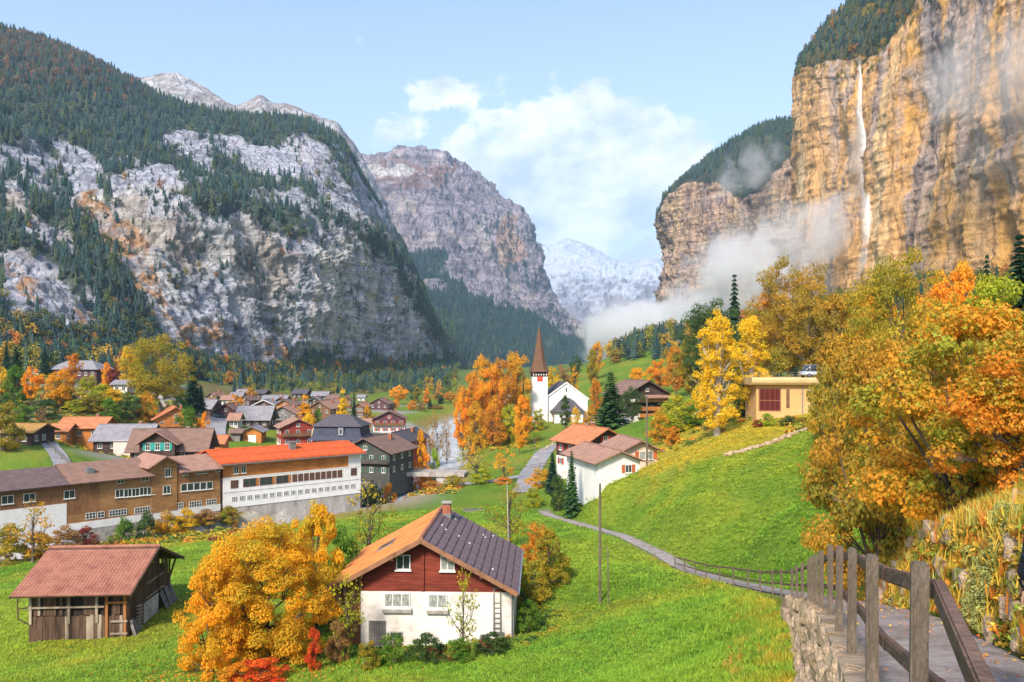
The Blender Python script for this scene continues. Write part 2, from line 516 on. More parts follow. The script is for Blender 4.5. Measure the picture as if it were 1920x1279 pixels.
# autumn grass on the hillock and the upper right slope, along the footpath's edge
HILL = [(1195, 898), (1290, 870), (1350, 856), (1430, 836), (1520, 802), (1600, 740), (1400, 700), (1200, 800)]
hill = inpoly(gpx + 6 * gn2, gpy + 6 * gn3, HILL) & (GY > 78) & (GY < 150)
c = mix(c, np.array([0.36, 0.27, 0.025]), np.where(hill, 0.8 + 0.25 * gn2, 0))
up = sstep(40, 100, GY) * sstep(2, 8, s_) * (GY < 112)
c = mix(c, np.array([0.33, 0.33, 0.02]), np.clip(up * (0.12 + 0.6 * gn2), 0, 0.6))
edge = (GY < 75) & (GY > 0)
ed = np.where(edge, np.exp(-np.maximum(0, -s_ - 0.4) / np.interp(GY, [0, 20, 40, 75], [.7, .9, .9, .5])) * (s_ < 0.2), 0)
c = mix(c, np.array([0.36, 0.22, 0.03]), np.clip(ed * (0.35 + 0.9 * gn3), 0, 0.7))
bk = np.where((GY < 30) & (s_ > PATHW), 1.0, 0) * sstep(30, 20, GY)
c = mix(c, np.array([0.26, 0.25, 0.035]), np.clip(bk * (0.5 + 0.8 * gn3), 0, 0.9))
c = mix(c, np.array([0.30, 0.14, 0.03]), np.clip(bk * (gn2 * 1.4 - 0.1), 0, 0.8))
# under path
c = mix(c, np.array([0.22, 0.2, 0.17]), np.where((s_ > -0.05) & (s_ < PATHW) & (GY < 120), 0.8, 0))
# river bed and banks
rd, _ = seg_dist(GX, GY, RIV)
c = mix(c, np.array([0.36, 0.34, 0.31]), sstep(9.0, 6.0, rd + 2.0 * gn2) * (GY > 60))
c = mix(c, np.array([0.30, 0.20, 0.06]), 0.8 * sstep(15, 10, rd + 3 * gn2) * sstep(6.5, 9, rd) * (GY > 60))
# village ground: yards, lanes and grass
vil = sstep(138, 165, GY + 0.4 * (GX + 50)) * sstep(520, 420, GY) * sstep(-8, -25, GX)
c = mix(c, np.array([0.27, 0.25, 0.24]), np.clip(vil * sstep(-0.15, 0.25, fbm(p3 * 0.03, 3, seed=31)), 0, 0.9))
# wooded slopes: leaf litter
wood = sstep(190, 230, GY) * sstep(-85, -110, GX) * sstep(-0.1, 0.2, gn1 + 0.2) + sstep(120, 160, GX + 0.02 * GY) * (GY > 120)
c = mix(c, np.array([0.13, 0.10, 0.03]), np.clip(wood, 0, 0.85))
c = mix(c, np.array([0.10, 0.14, 0.03]), sstep(650, 900, GY) * 0.85)
# the far lawns stay fresh
c = np.clip(c, 0.005, 0.9)
nu, nv = GX.shape
gm = mesh_np('ground', np.stack([GX, GY, GZ], -1).reshape(-1, 3), grid_faces(nu, nv)[:, ::-1], smooth=True, cols=c.reshape(-1, 3))
M_GROUND = mat_attr('meadow_turf', nscale=2.2, namp=0.45, bump=0.9, bscale=5.0, bdist=0.12)
ground = link('ground', gm, mat=M_GROUND)
tag(ground, 'green valley meadow with village ground', kind='structure')

def strip(name, cl, width, zoff, mat, n=200, uoff=0.0, kind='structure', label=None, thick=0.25):
    """road or path ribbon lying on the ground along a centre line"""
    cl = np.asarray(cl, float)
    L = np.concatenate([[0], np.cumsum(np.hypot(*(cl[1:] - cl[:-1]).T))])
    t = np.linspace(0, L[-1], n)
    x = np.interp(t, L, cl[:, 0]); y = np.interp(t, L, cl[:, 1])
    for _ in range(6):
        x[1:-1] = (x[:-2] + 2 * x[1:-1] + x[2:]) / 4; y[1:-1] = (y[:-2] + 2 * y[1:-1] + y[2:]) / 4
    tx, ty = np.gradient(x), np.gradient(y)
    l = np.hypot(tx, ty); nx, ny = -ty / l, tx / l
    k = 7
    off = np.linspace(-0.5, 0.5, k) * width + uoff
    X = x[:, None] + nx[:, None] * off; Y = y[:, None] + ny[:, None] * off
    Z = np.maximum(H(X, Y), Hn(X, Y))
    Z = np.maximum(Z, Z.mean(1, keepdims=True)) + zoff
    v = np.stack([X, Y, Z], -1).reshape(-1, 3)
    me = mesh_np(name, v, grid_faces(n, k), smooth=True)
    o = link(name, me, mat=mat)
    tag(o, label, kind=kind)
    return o
M_PATH = mat_plain('footpath_gravel', (0.35, 0.30, 0.28), rough=0.95, var=0.45, scale=1.6, bump=1.0, bscale=34, col2=(0.22, 0.17, 0.14))
M_ROAD = mat_plain('road_asphalt', (0.27, 0.26, 0.27), rough=0.9, var=0.2, scale=0.4, bump=0.3, bscale=10)
ys = np.concatenate([np.linspace(-6, 30, 130), np.linspace(30.3, 122, 160)])
offs = np.linspace(0.0, PATHW, 9)
PX = fx(ys)[:, None] + offs; PY = np.broadcast_to(ys[:, None], PX.shape)
_sm = np.convolve(np.pad(pz(ys), 4, mode='edge'), np.ones(9) / 9, 'valid')
PZ = _sm[:, None] + 0.03 * np.sin(np.linspace(0, math.pi, 9))[None, :] + 0.02 * fbm(np.stack([PX, PY, 0 * PX], -1) * 1.5, 3)
pth = link('footpath', mesh_np('footpath', np.stack([PX, PY, PZ + 0.01], -1).reshape(-1, 3), grid_faces(len(ys), 9)[:, ::-1], smooth=True), mat=M_PATH)
tag(pth, 'grey gravel footpath running downhill', kind='structure')
strip('road', ROAD, 4.6, 0.10, M_ROAD, 160, label='grey lane winding up to the church')
strip('village_lane', [at_d(395, 205)[:2], at_d(400, 240)[:2], at_d(425, 290)[:2], at_d(410, 330)[:2], at_d(380, 380)[:2]], 7.0, 0.12, M_ROAD, 90, label='pale village lane between the chalets')
strip('hill_lane', [at_d(60, 160)[:2], at_d(120, 153)[:2], at_d(108, 165)[:2], at_d(80, 180)[:2], at_d(40, 195)[:2], at_d(-20, 205)[:2]][1:], 3.2, 0.10, M_ROAD, 80, label='pale lane curving up the left hill')
strip('village_street', [at_d(430, 205)[:2], at_d(520, 212)[:2], at_d(600, 230)[:2]], 6.0, 0.12, M_ROAD, 60, label='grey street behind the red roofed building')
strip('lower_lane', [(-13, 168), (-4, 166), (3.6, 168)], 4.2, 0.10, M_ROAD, 40, label='short lane from the bridge to the church road')

# river water
def river_mesh():
    n = 260; k = 11
    cl = RIV
    L = np.concatenate([[0], np.cumsum(np.hypot(*(cl[1:] - cl[:-1]).T))])
    t = np.linspace(0, L[-1], n)
    x = np.interp(t, L, cl[:, 0]); y = np.interp(t, L, cl[:, 1])
    tx, ty = np.gradient(x), np.gradient(y)
    l = np.hypot(tx, ty); nx, ny = -ty / l, tx / l
    off = np.linspace(-1, 1, k) * (RIVW + 1.6)
    X = x[:, None] + nx[:, None] * off; Y = y[:, None] + ny[:, None] * off
    Z = riv_z(Y) + 0.10 * fbm(np.stack([X * 0.5, Y * 0.5, 0 * X], -1), 4, seed=44)
    return mesh_np('river', np.stack([X, Y, Z], -1).reshape(-1, 3), grid_faces(n, k), smooth=True)
b = NB('river_water')
v = mapping(b, (1, 1, 1))
fo = noise_n(b, 0.55, 8, v, 0.7, 0.6)
rp = b.n('ShaderNodeValToRGB', {'Fac': fo.outputs['Fac']})
rp.color_ramp.elements[0].position = 0.40; rp.color_ramp.elements[0].color = (0.33, 0.37, 0.38, 1)
rp.color_ramp.elements[1].position = 0.58; rp.color_ramp.elements[1].color = (0.66, 0.68, 0.68, 1)
pb = b.n('ShaderNodeBsdfPrincipled', {'Base Color': rp.outputs[0], 'Roughness': 0.25, 'Specular IOR Level': 0.5})
bb = b.n('ShaderNodeBump', {'Height': fo.outputs['Fac'], 'Strength': 0.8, 'Distance': 0.3})
b.l(bb.outputs[0], pb.inputs['Normal']); b.l(pb.outputs[0], b.out.inputs['Surface'])
tag(link('river', river_mesh(), mat=b.m), 'pale foaming river', kind='structure')
# ------------------------------------------------------------------ mountains
def loft(cols, nu, nv):
    """cols: K columns of R (px, py, d) points -> fine grid of world points (nu, nv, 3), plus the row parameter"""
    W = np.array([[P(*q) for q in col] for col in cols])
    K, R = W.shape[:2]
    A = np.array(cols, float)
    # spread samples by picture length
    du = np.hypot(np.diff(A[:, :, 0], axis=0), np.diff(A[:, :, 1], axis=0)).mean(1) + 4
    dv = np.hypot(np.diff(A[:, :, 0], axis=1), np.diff(A[:, :, 1], axis=1)).mean(0) + 4
    U = np.concatenate([[0], np.cumsum(du)]); V = np.concatenate([[0], np.cumsum(dv)])
    def cr(W, T, t):
        i = np.clip(np.searchsorted(T, t, side='right') - 1, 0, len(T) - 2)
        f = (t - T[i]) / (T[i + 1] - T[i])
        m = np.zeros_like(W)
        dT = np.diff(T).reshape((-1,) + (1,) * (W.ndim - 1))
        s = np.diff(W, axis=0) / dT
        m[0], m[-1] = s[0], s[-1]
        same = (np.sign(s[:-1]) == np.sign(s[1:]))
        m[1:-1] = np.where(same, 2 * s[:-1] * s[1:] / (s[:-1] + s[1:] + np.where(same, 0, 1) + 1e-12 * np.sign(s[:-1] + 1e-20)), 0)
        f = f.reshape((-1,) + (1,) * (W.ndim - 1))
        h = (T[i + 1] - T[i]).reshape(f.shape)
        return ((2 * f**3 - 3 * f**2 + 1) * W[i] + (f**3 - 2 * f**2 + f) * h * m[i] + (-2 * f**3 + 3 * f**2) * W[i + 1] + (f**3 - f**2) * h * m[i + 1])
    u = np.linspace(0, U[-1], nu); v = np.linspace(0, V[-1], nv)
    G = cr(W, U, u)
    G = np.swapaxes(cr(np.swapaxes(G, 0, 1), V, v), 0, 1)
    rowpar = np.interp(v, V, np.arange(R))
    colpar = np.interp(u, U, np.arange(K))
    return G, rowpar, colpar
def gnormals(G):
    a = np.gradient(G, axis=0); b_ = np.gradient(G, axis=1)
    n = np.cross(a, b_)
    n /= np.linalg.norm(n, axis=-1, keepdims=True) + 1e-9
    flip = np.sum(n * G, -1).mean() > 0     # face the viewpoint's side
    return -n if flip else n
def emit_mountain(name, G, col, label, mat, flipcheck=True):
    nu, nv = G.shape[:2]
    f = grid_faces(nu, nv)
    a = G[1:, :-1] - G[:-1, :-1]; b_ = G[:-1, 1:] - G[:-1, :-1]
    if np.sum(np.cross(a, b_) * G[:-1, :-1], -1).mean() > 0:
        f = f[:, ::-1]
    me = mesh_np(name, G.reshape(-1, 3), f, smooth=True, cols=np.clip(col, 0.004, 0.95).reshape(-1, 3))
    o = link(name, me, mat=mat)
    tag(o, label, kind='structure')
    return o
def crag(G, amp, f, seed, vert=0.35, rid=0.6):
    """rock relief: ribs and gullies that run down the face, blocks, ledges"""
    q = G * np.array([f, f, f * vert])
    q = q + 0.35 * np.stack([fbm(q * 1.3, 2, seed=seed + 21), fbm(q * 1.3, 2, seed=seed + 22), 0 * q[..., 0]], -1)
    a = fbm(q, 6, 0.6, seed=seed, ridged=True)
    b_ = fbm(G * f * 2.6, 5, 0.62, seed=seed + 9, ridged=True) * 0.8
    st = fbm(np.stack([G[..., 0] * f * .3, G[..., 1] * f * .3, G[..., 2] * f * 4], -1), 3, seed=seed + 5)
    return amp * (rid * a + 0.5 * b_ + 0.22 * st)
M_ROCK = mat_rock('limestone_face', 1.0, 5.0)
M_OCHRE = mat_rock('ochre_limestone_face', 0.8, 4.0, 0.72, 0.12)
M_ROCKF = mat_rock('far_limestone', 0.36, 14.0)
M_SNOW = mat_attr('snow_and_rock', nscale=0.02, namp=0.3, bump=0.8, bscale=0.03, bdist=25.0)
TREEPTS = []   # (co, scale, colour, kind) for the far woods
def scatter(G, mask, n, smin, smax, palette, seed, kindp=0.0, sink=0.6):
    """random trees over a mountain grid by true area, kept where mask says so"""
    r = np.random.default_rng(seed)
    a = np.linalg.norm(np.cross(G[1:, :-1] - G[:-1, :-1], G[:-1, 1:] - G[:-1, :-1]), axis=-1)
    m = (mask[1:, :-1] + mask[:-1, :-1] + mask[:-1, 1:] + mask[1:, 1:]) / 4
    w = (a * np.clip(m, 0, 1)).ravel()
    if w.sum() <= 0:
        return
    idx = r.choice(len(w), size=n, p=w / w.sum())
    i, j = np.unravel_index(idx, a.shape)
    fu, fv = r.random(n)[:, None], r.random(n)[:, None]
    co = (G[i, j] * (1 - fu) * (1 - fv) + G[i + 1, j] * fu * (1 - fv) + G[i, j + 1] * (1 - fu) * fv + G[i + 1, j + 1] * fu * fv)
    co[:, 2] -= sink
    sc = r.uniform(smin, smax, n) * r.uniform(0.75, 1.1, n)
    TREEPTS.append((co, sc, palette, kindp, seed))

# --- left massif
L1 = [
 [(-620,690,330),(-620,600,380),(-640,330,520),(-650,60,700),(-660,-200,900),(-660,-420,1150),(-660,-300,1500)],
 [(-300,690,370),(-300,610,420),(-310,400,560),(-320,180,720),(-330,-20,920),(-330,-120,1180),(-330,0,1500)],
 [(-60,662,440),(-60,615,490),(-60,470,600),(-60,330,740),(-60,190,940),(-60,48,1240),(-60,120,1600)],
 [(40,668,470),(40,612,520),(40,480,620),(40,350,760),(40,220,950),(40,72,1240),(40,140,1600)],
 [(120,675,500),(120,620,550),(120,500,640),(120,385,770),(120,250,960),(120,100,1250),(120,170,1600)],
 [(220,690,545),(220,645,590),(220,530,670),(220,395,780),(220,290,960),(220,150,1270),(220,210,1600)],
 [(300,704,585),(300,680,620),(300,565,690),(300,380,780),(300,310,960),(300,190,1290),(300,240,1600)],
 [(380,716,640),(380,695,670),(380,590,730),(375,380,810),(380,330,970),(380,218,1310),(380,270,1620)],
 [(450,722,700),(450,705,730),(450,600,780),(445,410,850),(450,345,1000),(450,226,1330),(450,280,1640)],
 [(520,725,770),(520,708,800),(520,600,840),(515,430,900),(520,350,1040),(520,228,1350),(520,285,1650)],
 [(590,726,850),(590,700,880),(590,570,910),(590,432,960),(590,355,1080),(585,240,1370),(590,290,1680)],
 [(650,726,930),(650,690,960),(648,560,985),(648,425,1030),(650,380,1150),(636,272,1400),(650,320,1700)],
 [(710,724,1020),(710,688,1050),(706,580,1075),(702,452,1110),(690,420,1250),(676,338,1440),(690,380,1750)],
 [(770,722,1130),(768,690,1160),(762,600,1180),(752,505,1210),(735,480,1350),(716,405,1480),(730,450,1800)],
 [(820,718,1270),(818,698,1290),(806,640,1310),(790,580,1340),(780,555,1440),(760,480,1530),(790,540,1850)],
 [(860,714,1420),(858,706,1440),(840,682,1460),(824,640,1490),(818,625,1560),(806,585,1620),(840,640,1900)],
 [(885,712,1560),(880,710,1590),(866,702,1610),(858,695,1640),(856,692,1700),(850,690,1760),(880,700,2000)],
]
G1, rp1, cp1 = loft(L1, 520, 400)
N1 = gnormals(G1)
steep = np.interp(rp1, [0, 1, 2, 3, 4, 5, 6], [0.15, 0.5, 1.0, 1.0, 0.6, 0.25, 0.2])[None, :]
G1 = G1 + N1 * (crag(G1, 26, 1 / 95.0, 50) * steep)[..., None]
G1 = G1 + N1 * (crag(G1, 7, 1 / 22.0, 60, 0.4) * (0.3 + 0.7 * steep))[..., None]
x1, y1 = proj(G1)
wx = x1 + 26 * fbm(G1 / 40.0, 4, seed=71); wy = y1 + 26 * fbm(G1 / 40.0 + 9, 4, seed=72)
ROCKS1 = [
 [(200,335),(255,320),(330,318),(365,385),(440,430),(470,500),(440,590),(330,585),(290,520),(250,440),(215,395)],
 [(375,420),(440,405),(520,440),(600,440),(640,422),(690,445),(735,520),(790,600),(850,700),(600,675),(580,705),(420,690),(330,600),(300,530)],
 [(470,285),(545,250),(600,270),(640,330),(690,380),(700,415),(640,395),(560,330),(510,320)],
 [(620,350),(700,410),(720,440),(660,420)],
 [(0,470),(70,475),(140,560),(180,610),(170,650),(90,618),(0,612)],
 [(70,240),(130,270),(180,300),(190,350),(150,360),(100,290)],
 [(130,340),(190,360),(230,420),(290,520),(340,610),(280,570),(200,470),(140,395)],
 [(0,330),(40,340),(60,400),(130,440),(160,500),(90,470),(20,400)],
 [(310,250),(350,245),(400,300),(430,330),(380,320),(330,285)],
 [(400,265),(450,265),(470,285),(420,285)],
 [(180,380),(215,400),(235,520),(280,600),(330,680),(420,705),(560,715),(600,700),(420,690),(330,600),(250,440)],
]
rock1 = np.zeros(x1.shape)
for pl in ROCKS1:
    rock1 = np.maximum(rock1, inpoly(wx, wy, pl) * 1.0)
n_a = fbm(G1 * np.array([1 / 30., 1 / 30., 1 / 110.]), 5, 0.6, seed=80)
n_b = fbm(G1 / 14.0, 4, 0.6, seed=81)
n_c = fbm(G1 / 120.0, 4, 0.5, seed=82)
strk = fbm(G1 * np.array([1 / 9., 1 / 9., 1 / 90.]), 4, 0.6, seed=83)
cc = np.broadcast_to(np.array([0.56, 0.57, 0.65]), G1.shape).copy()
cc = mix(cc, np.array([0.69, 0.68, 0.68]), sstep(0.0, 0.5, n_a + n_c * 0.6))
cc = mix(cc, np.array([0.24, 0.25, 0.33]), 0.8 * sstep(0.05, 0.5, strk - n_a * 0.5))
cc = mix(cc, np.array([0.09, 0.11, 0.12]), 0.7 * sstep(0.25, 0.6, n_b))
scarf = inpoly(wx, wy, [(560,700),(600,440),(690,445),(720,560),(680,640),(600,650)])
cc = mix(cc, np.array([0.80, 0.76, 0.70]), np.where(scarf, 0.85 * sstep(-0.35, 0.25, n_a), 0))
org = np.zeros(x1.shape)
for pl in ([(140,350),(200,380),(260,440),(300,540),(330,610),(280,580),(220,500),(160,420)], [(310,590),(420,610),(520,640),(560,660),(580,710),(460,700),(380,690),(330,650)], [(0,500),(60,520),(80,560),(30,560)], [(160,250),(190,260),(195,290),(170,290)], [(120,560),(200,600),(230,660),(150,640)]):
    org = np.maximum(org, inpoly(wx, wy, pl) * 1.0)
cc = mix(cc, np.array([0.60, 0.28, 0.07]), org * sstep(-0.15, 0.3, n_b + n_c * 0.5) * 0.8)
cc = mix(cc, np.array([0.42, 0.30, 0.20]), 0.5 * rock1 * sstep(0.2, 0.6, n_c - n_b * 0.4))
slope1 = gnormals(G1)[..., 2]
forest1 = (1 - rock1) * sstep(-0.30, 0.02, n_c * 0.9 + n_b * 0.4 + n_a * .3 - 0.06 + 0.5 * sstep(330, 200, y1))
cc = mix(cc, np.array([0.06, 0.085, 0.05]), np.clip(forest1 * 0.8 + (1 - rock1) * 0.12, 0, 0.95))
cc = mix(cc, np.array([0.34, 0.20, 0.10]), (1 - rock1) * sstep(170, 90, y1 - 0.25 * np.abs(x1 - 120)) * 0.4 * sstep(-.1, .4, n_b))
M1o = emit_mountain('left_mountain', G1, cc, 'forested rock wall on the left of the valley', M_ROCK)
CONIF = [((0.028, 0.064, 0.062), 8), ((0.042, 0.080, 0.070), 5), ((0.065, 0.10, 0.05), 3), ((0.10, 0.125, 0.035), 1.1)]
MIXW = CONIF + [((0.16, 0.15, 0.03), 2.0), ((0.34, 0.20, 0.03), 1.2), ((0.36, 0.13, 0.03), 0.4)]
AUT = [((0.03, 0.06, 0.035), 3), ((0.11, 0.14, 0.03), 3), ((0.20, 0.19, 0.03), 3), ((0.42, 0.27, 0.03), 2.5), ((0.42, 0.17, 0.03), 1.5)]
vis1 = (x1 > -150) & (rp1[None, :] < 5.15)
low1 = sstep(560, 660, y1)
scatter(G1, forest1 * vis1 * (1 - 0.85 * low1) * (rp1[None, :] > 1.0), 8200, 7, 19, CONIF, 101, 0.05)
scatter(G1, np.clip(rock1 * sstep(0.30, 0.42, n_b + n_c * .3) * 0.5 + 0.015 * rock1, 0, 1) * vis1 * (y1 < 690), 750, 5, 11, MIXW, 102, 0.35)
scatter(G1, forest1 * low1 * vis1 * (x1 < 420), 1500, 11, 18, MIXW, 103, 0.4)
scatter(G1, (rp1[None, :] < 1.0) * vis1 * (x1 > 250) * np.ones_like(x1), 1700, 12, 20, AUT + CONIF, 104, 0.5)
scatter(G1, (rp1[None, :] < 1.2) * vis1 * (x1 > 560) * sstep(-0.3, 0.1, n_c) * np.ones_like(x1), 1200, 12, 20, CONIF + [((0.09, 0.13, 0.03), 4)], 105, 0.4)
scatter(G1, vis1 * forest1 * sstep(200, 100, y1), 1900, 10, 16, [((0.20, 0.13, 0.08), 4), ((0.08, 0.08, 0.06), 3), ((0.30, 0.17, 0.08), 1)], 106, 0.1)

# --- middle mountain (beyond the valley bend)
L2 = [
 [(630,722,1900),(640,560,2500),(645,440,2850),(650,320,3200),(650,340,3900)],
 [(690,722,1900),(700,545,2450),(705,430,2850),(690,310,3250),(690,340,3900)],
 [(740,722,1880),(745,500,2500),(745,400,2850),(735,298,3280),(735,330,3900)],
 [(790,722,1880),(795,480,2600),(795,400,2900),(780,291,3300),(780,330,3900)],
 [(830,722,1900),(835,500,2600),(830,420,2900),(815,297,3320),(815,340,3900)],
 [(870,720,1950),(880,545,2550),(870,450,2900),(850,313,3320),(850,350,3950)],
 [(915,718,2000),(925,565,2600),(915,480,2950),(900,348,3320),(900,390,3950)],
 [(960,714,2100),(965,580,2700),(955,520,3000),(940,392,3300),(945,430,3950)],
 [(995,710,2250),(1000,595,2800),(985,550,3050),(966,408,3280),(990,450,3950)],
 [(1030,706,2400),(1030,610,2900),(1012,580,3080),(990,472,3280),(1020,520,3950)],
 [(1060,702,2600),(1058,625,2980),(1040,605,3100),(1018,555,3300),(1050,600,3950)],
 [(1095,696,2800),(1088,640,3050),(1072,628,3120),(1055,602,3300),(1090,640,3950)],
 [(1120,690,3000),(1110,660,3100),(1102,652,3150),(1096,640,3300),(1120,660,3950)],
 [(1150,688,3150),(1140,676,3200),(1136,674,3250),(1130,670,3350),(1150,680,3950)],
]
G2, rp2, cp2 = loft(L2, 330, 300)
N2 = gnormals(G2)
st2 = np.interp(rp2, [0, 0.8, 1.2, 3, 4], [0.15, 0.35, 1, 1, 0.3])[None, :]
G2 = G2 + N2 * (crag(G2, 75, 1 / 300.0, 150) * st2)[..., None]
G2 = G2 + N2 * (crag(G2, 20, 1 / 70.0, 160) * st2)[..., None]
x2, y2 = proj(G2)
wx = x2 + 22 * fbm(G2 / 110.0, 4, seed=171); wy = y2 + 22 * fbm(G2 / 110.0 + 9, 4, seed=172)
n_a = fbm(G2 * np.array([1 / 90., 1 / 90., 1 / 300.]), 5, 0.6, seed=180)
n_b = fbm(G2 / 45.0, 4, 0.6, seed=181)
n_c = fbm(G2 / 350.0, 4, 0.5, seed=182)
band = fbm(np.stack([G2[..., 0] / 500, G2[..., 1] / 500, G2[..., 2] / 22], -1), 3, seed=183)
cc = np.broadcast_to(np.array([0.38, 0.33, 0.38]), G2.shape).copy()
cc = mix(cc, np.array([0.50, 0.43, 0.42]), sstep(0.0, 0.5, n_a + n_c * 0.5))
cc = mix(cc, np.array([0.16, 0.14, 0.18]), 0.75 * sstep(0.0, 0.5, n_b - n_a * 0.4 + 0.25 * band))
cc = mix(cc, np.array([0.30, 0.15, 0.11]), 0.7 * inpoly(wx, wy, [(700,300),(850,305),(850,345),(800,365),(760,345),(700,330)]) * sstep(-0.4, 0.2, n_b))
cc = mix(cc, np.array([0.75, 0.73, 0.72]), 0.8 * (inpoly(wx, wy, [(690,318),(790,312),(760,330),(720,335),(690,330)]) * sstep(0.0, 0.3, band + n_b * 0.4)))
cc = mix(cc, np.array([0.58, 0.33, 0.17]), 0.5 * inpoly(wx, wy, [(930,430),(970,410),(990,480),(960,500),(935,480)]))  # orange patch: warm sunlight painted into the upper right rock
forest2 = 1.0 * inpoly(wx, wy, [(600,470),(740,455),(760,470),(830,470),(850,520),(900,555),(960,580),(1010,600),(1060,625),(1120,655),(1160,680),(1160,760),(600,760)])
forest2 = np.where(inpoly(wx, wy, [(770,520),(840,530),(830,560),(780,555)]) , 0.15, forest2)
forest2 = forest2 * sstep(-0.55, -0.2, n_c + n_b * 0.4)
cc = mix(cc, np.array([0.028, 0.06, 0.06]), forest2 * 0.9)
emit_mountain('middle_mountain', G2, cc, 'rocky mountain with wooded foot in mid valley', M_ROCKF)
scatter(G2, forest2 * (rp2[None, :] < 2.5), 9000, 14, 26, [((0.018, 0.045, 0.045), 8), ((0.03, 0.06, 0.05), 4), ((0.08, 0.10, 0.04), 0.8)], 201, 0.05)
scatter(G2, (x2 < 870) * (x2 > 640) * (y2 > 570) * sstep(0, 0.4, n_c) * np.ones_like(x2), 800, 15, 24, [((0.06, 0.11, 0.04), 4), ((0.13, 0.14, 0.03), 1)], 202, 0.7)

# --- bare peaks above the left ridge
L3 = []
for (px, py) in [(150,185),(200,165),(240,153),(270,160),(318,150),(345,158),(372,172),(400,190),(425,207),(442,212),(465,205),(490,192),(512,207),(545,211),(580,225),(605,234),(628,242),(645,262),(665,288),(690,330),(720,390)]:
    L3.append([(px - 20, py + 245, 2200), (px - 12, py + 105, 2450), (px - 5, py + 38, 2620), (px, py - 10, 2800), (px, py + 50, 3200)])
G3, rp3, _ = loft(L3, 260, 90)
N3 = gnormals(G3)
rw = np.interp(rp3, [0, 2, 3, 4], [1, 1, 0.35, 1])[None, :]
G3 = G3 + N3 * (crag(G3, 34, 1 / 170.0, 250, 0.8) * rw)[..., None]
n_b = fbm(G3 / 40.0, 5, 0.6, seed=281); n_c = fbm(G3 / 160.0, 4, seed=282)
cc = np.broadcast_to(np.array([0.46, 0.38, 0.35]), G3.shape).copy()
cc = mix(cc, np.array([0.24, 0.18, 0.18]), 0.8 * sstep(0.0, 0.5, n_b + n_c * 0.4))
cc = mix(cc, np.array([0.70, 0.68, 0.69]), 0.75 * sstep(-0.1, 0.4, fbm(G3 * np.array([1/60., 1/60., 1/25.]), 4, 0.6, seed=283) + 0.15))
emit_mountain('bare_peaks', G3, cc, 'bare snow dusted peaks behind the left ridge', M_ROCKF)

# --- snow mountains at the valley's end
L4 = []
for (px, py) in [(880,500),(930,475),(985,458),(1003,455),(1022,463),(1040,462),(1060,455),(1082,458),(1108,467),(1130,480),(1150,494),(1168,503),(1195,501),(1225,500),(1260,497),(1310,492),(1380,480)]:
    L4.append([(px + 10, 705, 3900), (px + 8, 650, 4600), (px + 4, 590, 5300), (px + 4, 540, 5900), (px, py, 6600), (px, py + 40, 7400)])
G4, rp4, _ = loft(L4, 260, 190)
N4 = gnormals(G4)
rw = np.interp(rp4, [0, 3, 4, 5], [1, 1, 0.25, 1])[None, :]
G4 = G4 + N4 * ((crag(G4, 190, 1 / 750.0, 350, 0.9) + crag(G4, 45, 1 / 160.0, 360, 0.9)) * rw)[..., None]
N4 = gnormals(G4)
n_b = fbm(G4 / 110.0, 5, 0.6, seed=381); n_c = fbm(G4 / 500.0, 4, seed=382)
x4, y4 = proj(G4)
cc = np.broadcast_to(np.array([0.20, 0.19, 0.23]), G4.shape).copy()
snow = sstep(0.05, 0.60, (N4[..., 2] - 0.55) * 1.3 + n_b * 0.6 + n_c * 0.3 + (585 - y4) / 110.0)
cc = mix(cc, np.array([0.44, 0.48, 0.55]), snow * 0.92)
cc = mix(cc, np.array([0.10, 0.13, 0.17]), sstep(600, 660, y4 + 25 * n_c) * 0.8)
emit_mountain('snow_mountains', G4, cc, 'snow covered mountains closing the valley', M_SNOW)

# --- right cliff with the waterfall
L5 = [
 [(3000,690,240),(3000,560,290),(3000,200,300),(3000,-400,310),(3000,-1000,330),(3000,-1300,480),(3000,-1200,900)],
 [(2350,640,330),(2360,540,400),(2350,260,410),(2350,-100,420),(2350,-460,440),(2350,-700,580),(2350,-600,1000)],
 [(2050,610,420),(2060,530,500),(2055,330,512),(2050,60,522),(2050,-290,545),(2060,-480,680),(2060,-400,1100)],
 [(1915,600,480),(1925,520,565),(1920,360,577),(1920,150,588),(1920,-150,605),(1925,-330,750),(1925,-260,1150)],
 [(1805,600,540),(1815,525,640),(1810,390,652),(1810,220,664),(1812,-70,680),(1815,-220,820),(1815,-150,1200)],
 [(1715,600,590),(1725,535,705),(1720,420,717),(1722,260,730),(1725,5,748),(1728,-125,880),(1728,-60,1220)],
 [(1650,605,640),(1660,560,770),(1655,450,782),(1652,300,795),(1655,78,812),(1660,-40,940),(1660,20,1250)],
 [(1600,610,690),(1608,575,835),(1606,470,848),(1606,320,860),(1606,110,876),(1606,8,1000),(1606,60,1300)],
 [(1555,614,760),(1562,580,900),(1560,480,915),(1558,330,930),(1556,118,948),(1560,50,1050),(1560,100,1350)],
 [(1528,618,820),(1532,585,960),(1530,490,975),(1526,340,990),(1524,124,1010),(1530,86,1090),(1535,130,1400)],
 [(1512,620,880),(1514,590,1020),(1510,495,1035),(1504,350,1050),(1510,136,1065),(1514,104,1130),(1520,150,1450)],
 [(1506,622,950),(1506,595,1080),(1500,500,1095),(1494,360,1110),(1503,160,1120),(1510,120,1180),(1525,170,1500)],
 [(1520,622,1100),(1522,600,1250),(1518,510,1260),(1514,380,1270),(1518,200,1290),(1525,150,1300),(1540,200,1600)],
]
G5, rp5, _ = loft(L5, 330, 330)
N5 = gnormals(G5)
st5 = np.interp(rp5, [0, 0.8, 1.1, 4, 4.5, 6], [0.2, 0.5, 1, 1, 0.4, 0.3])[None, :]
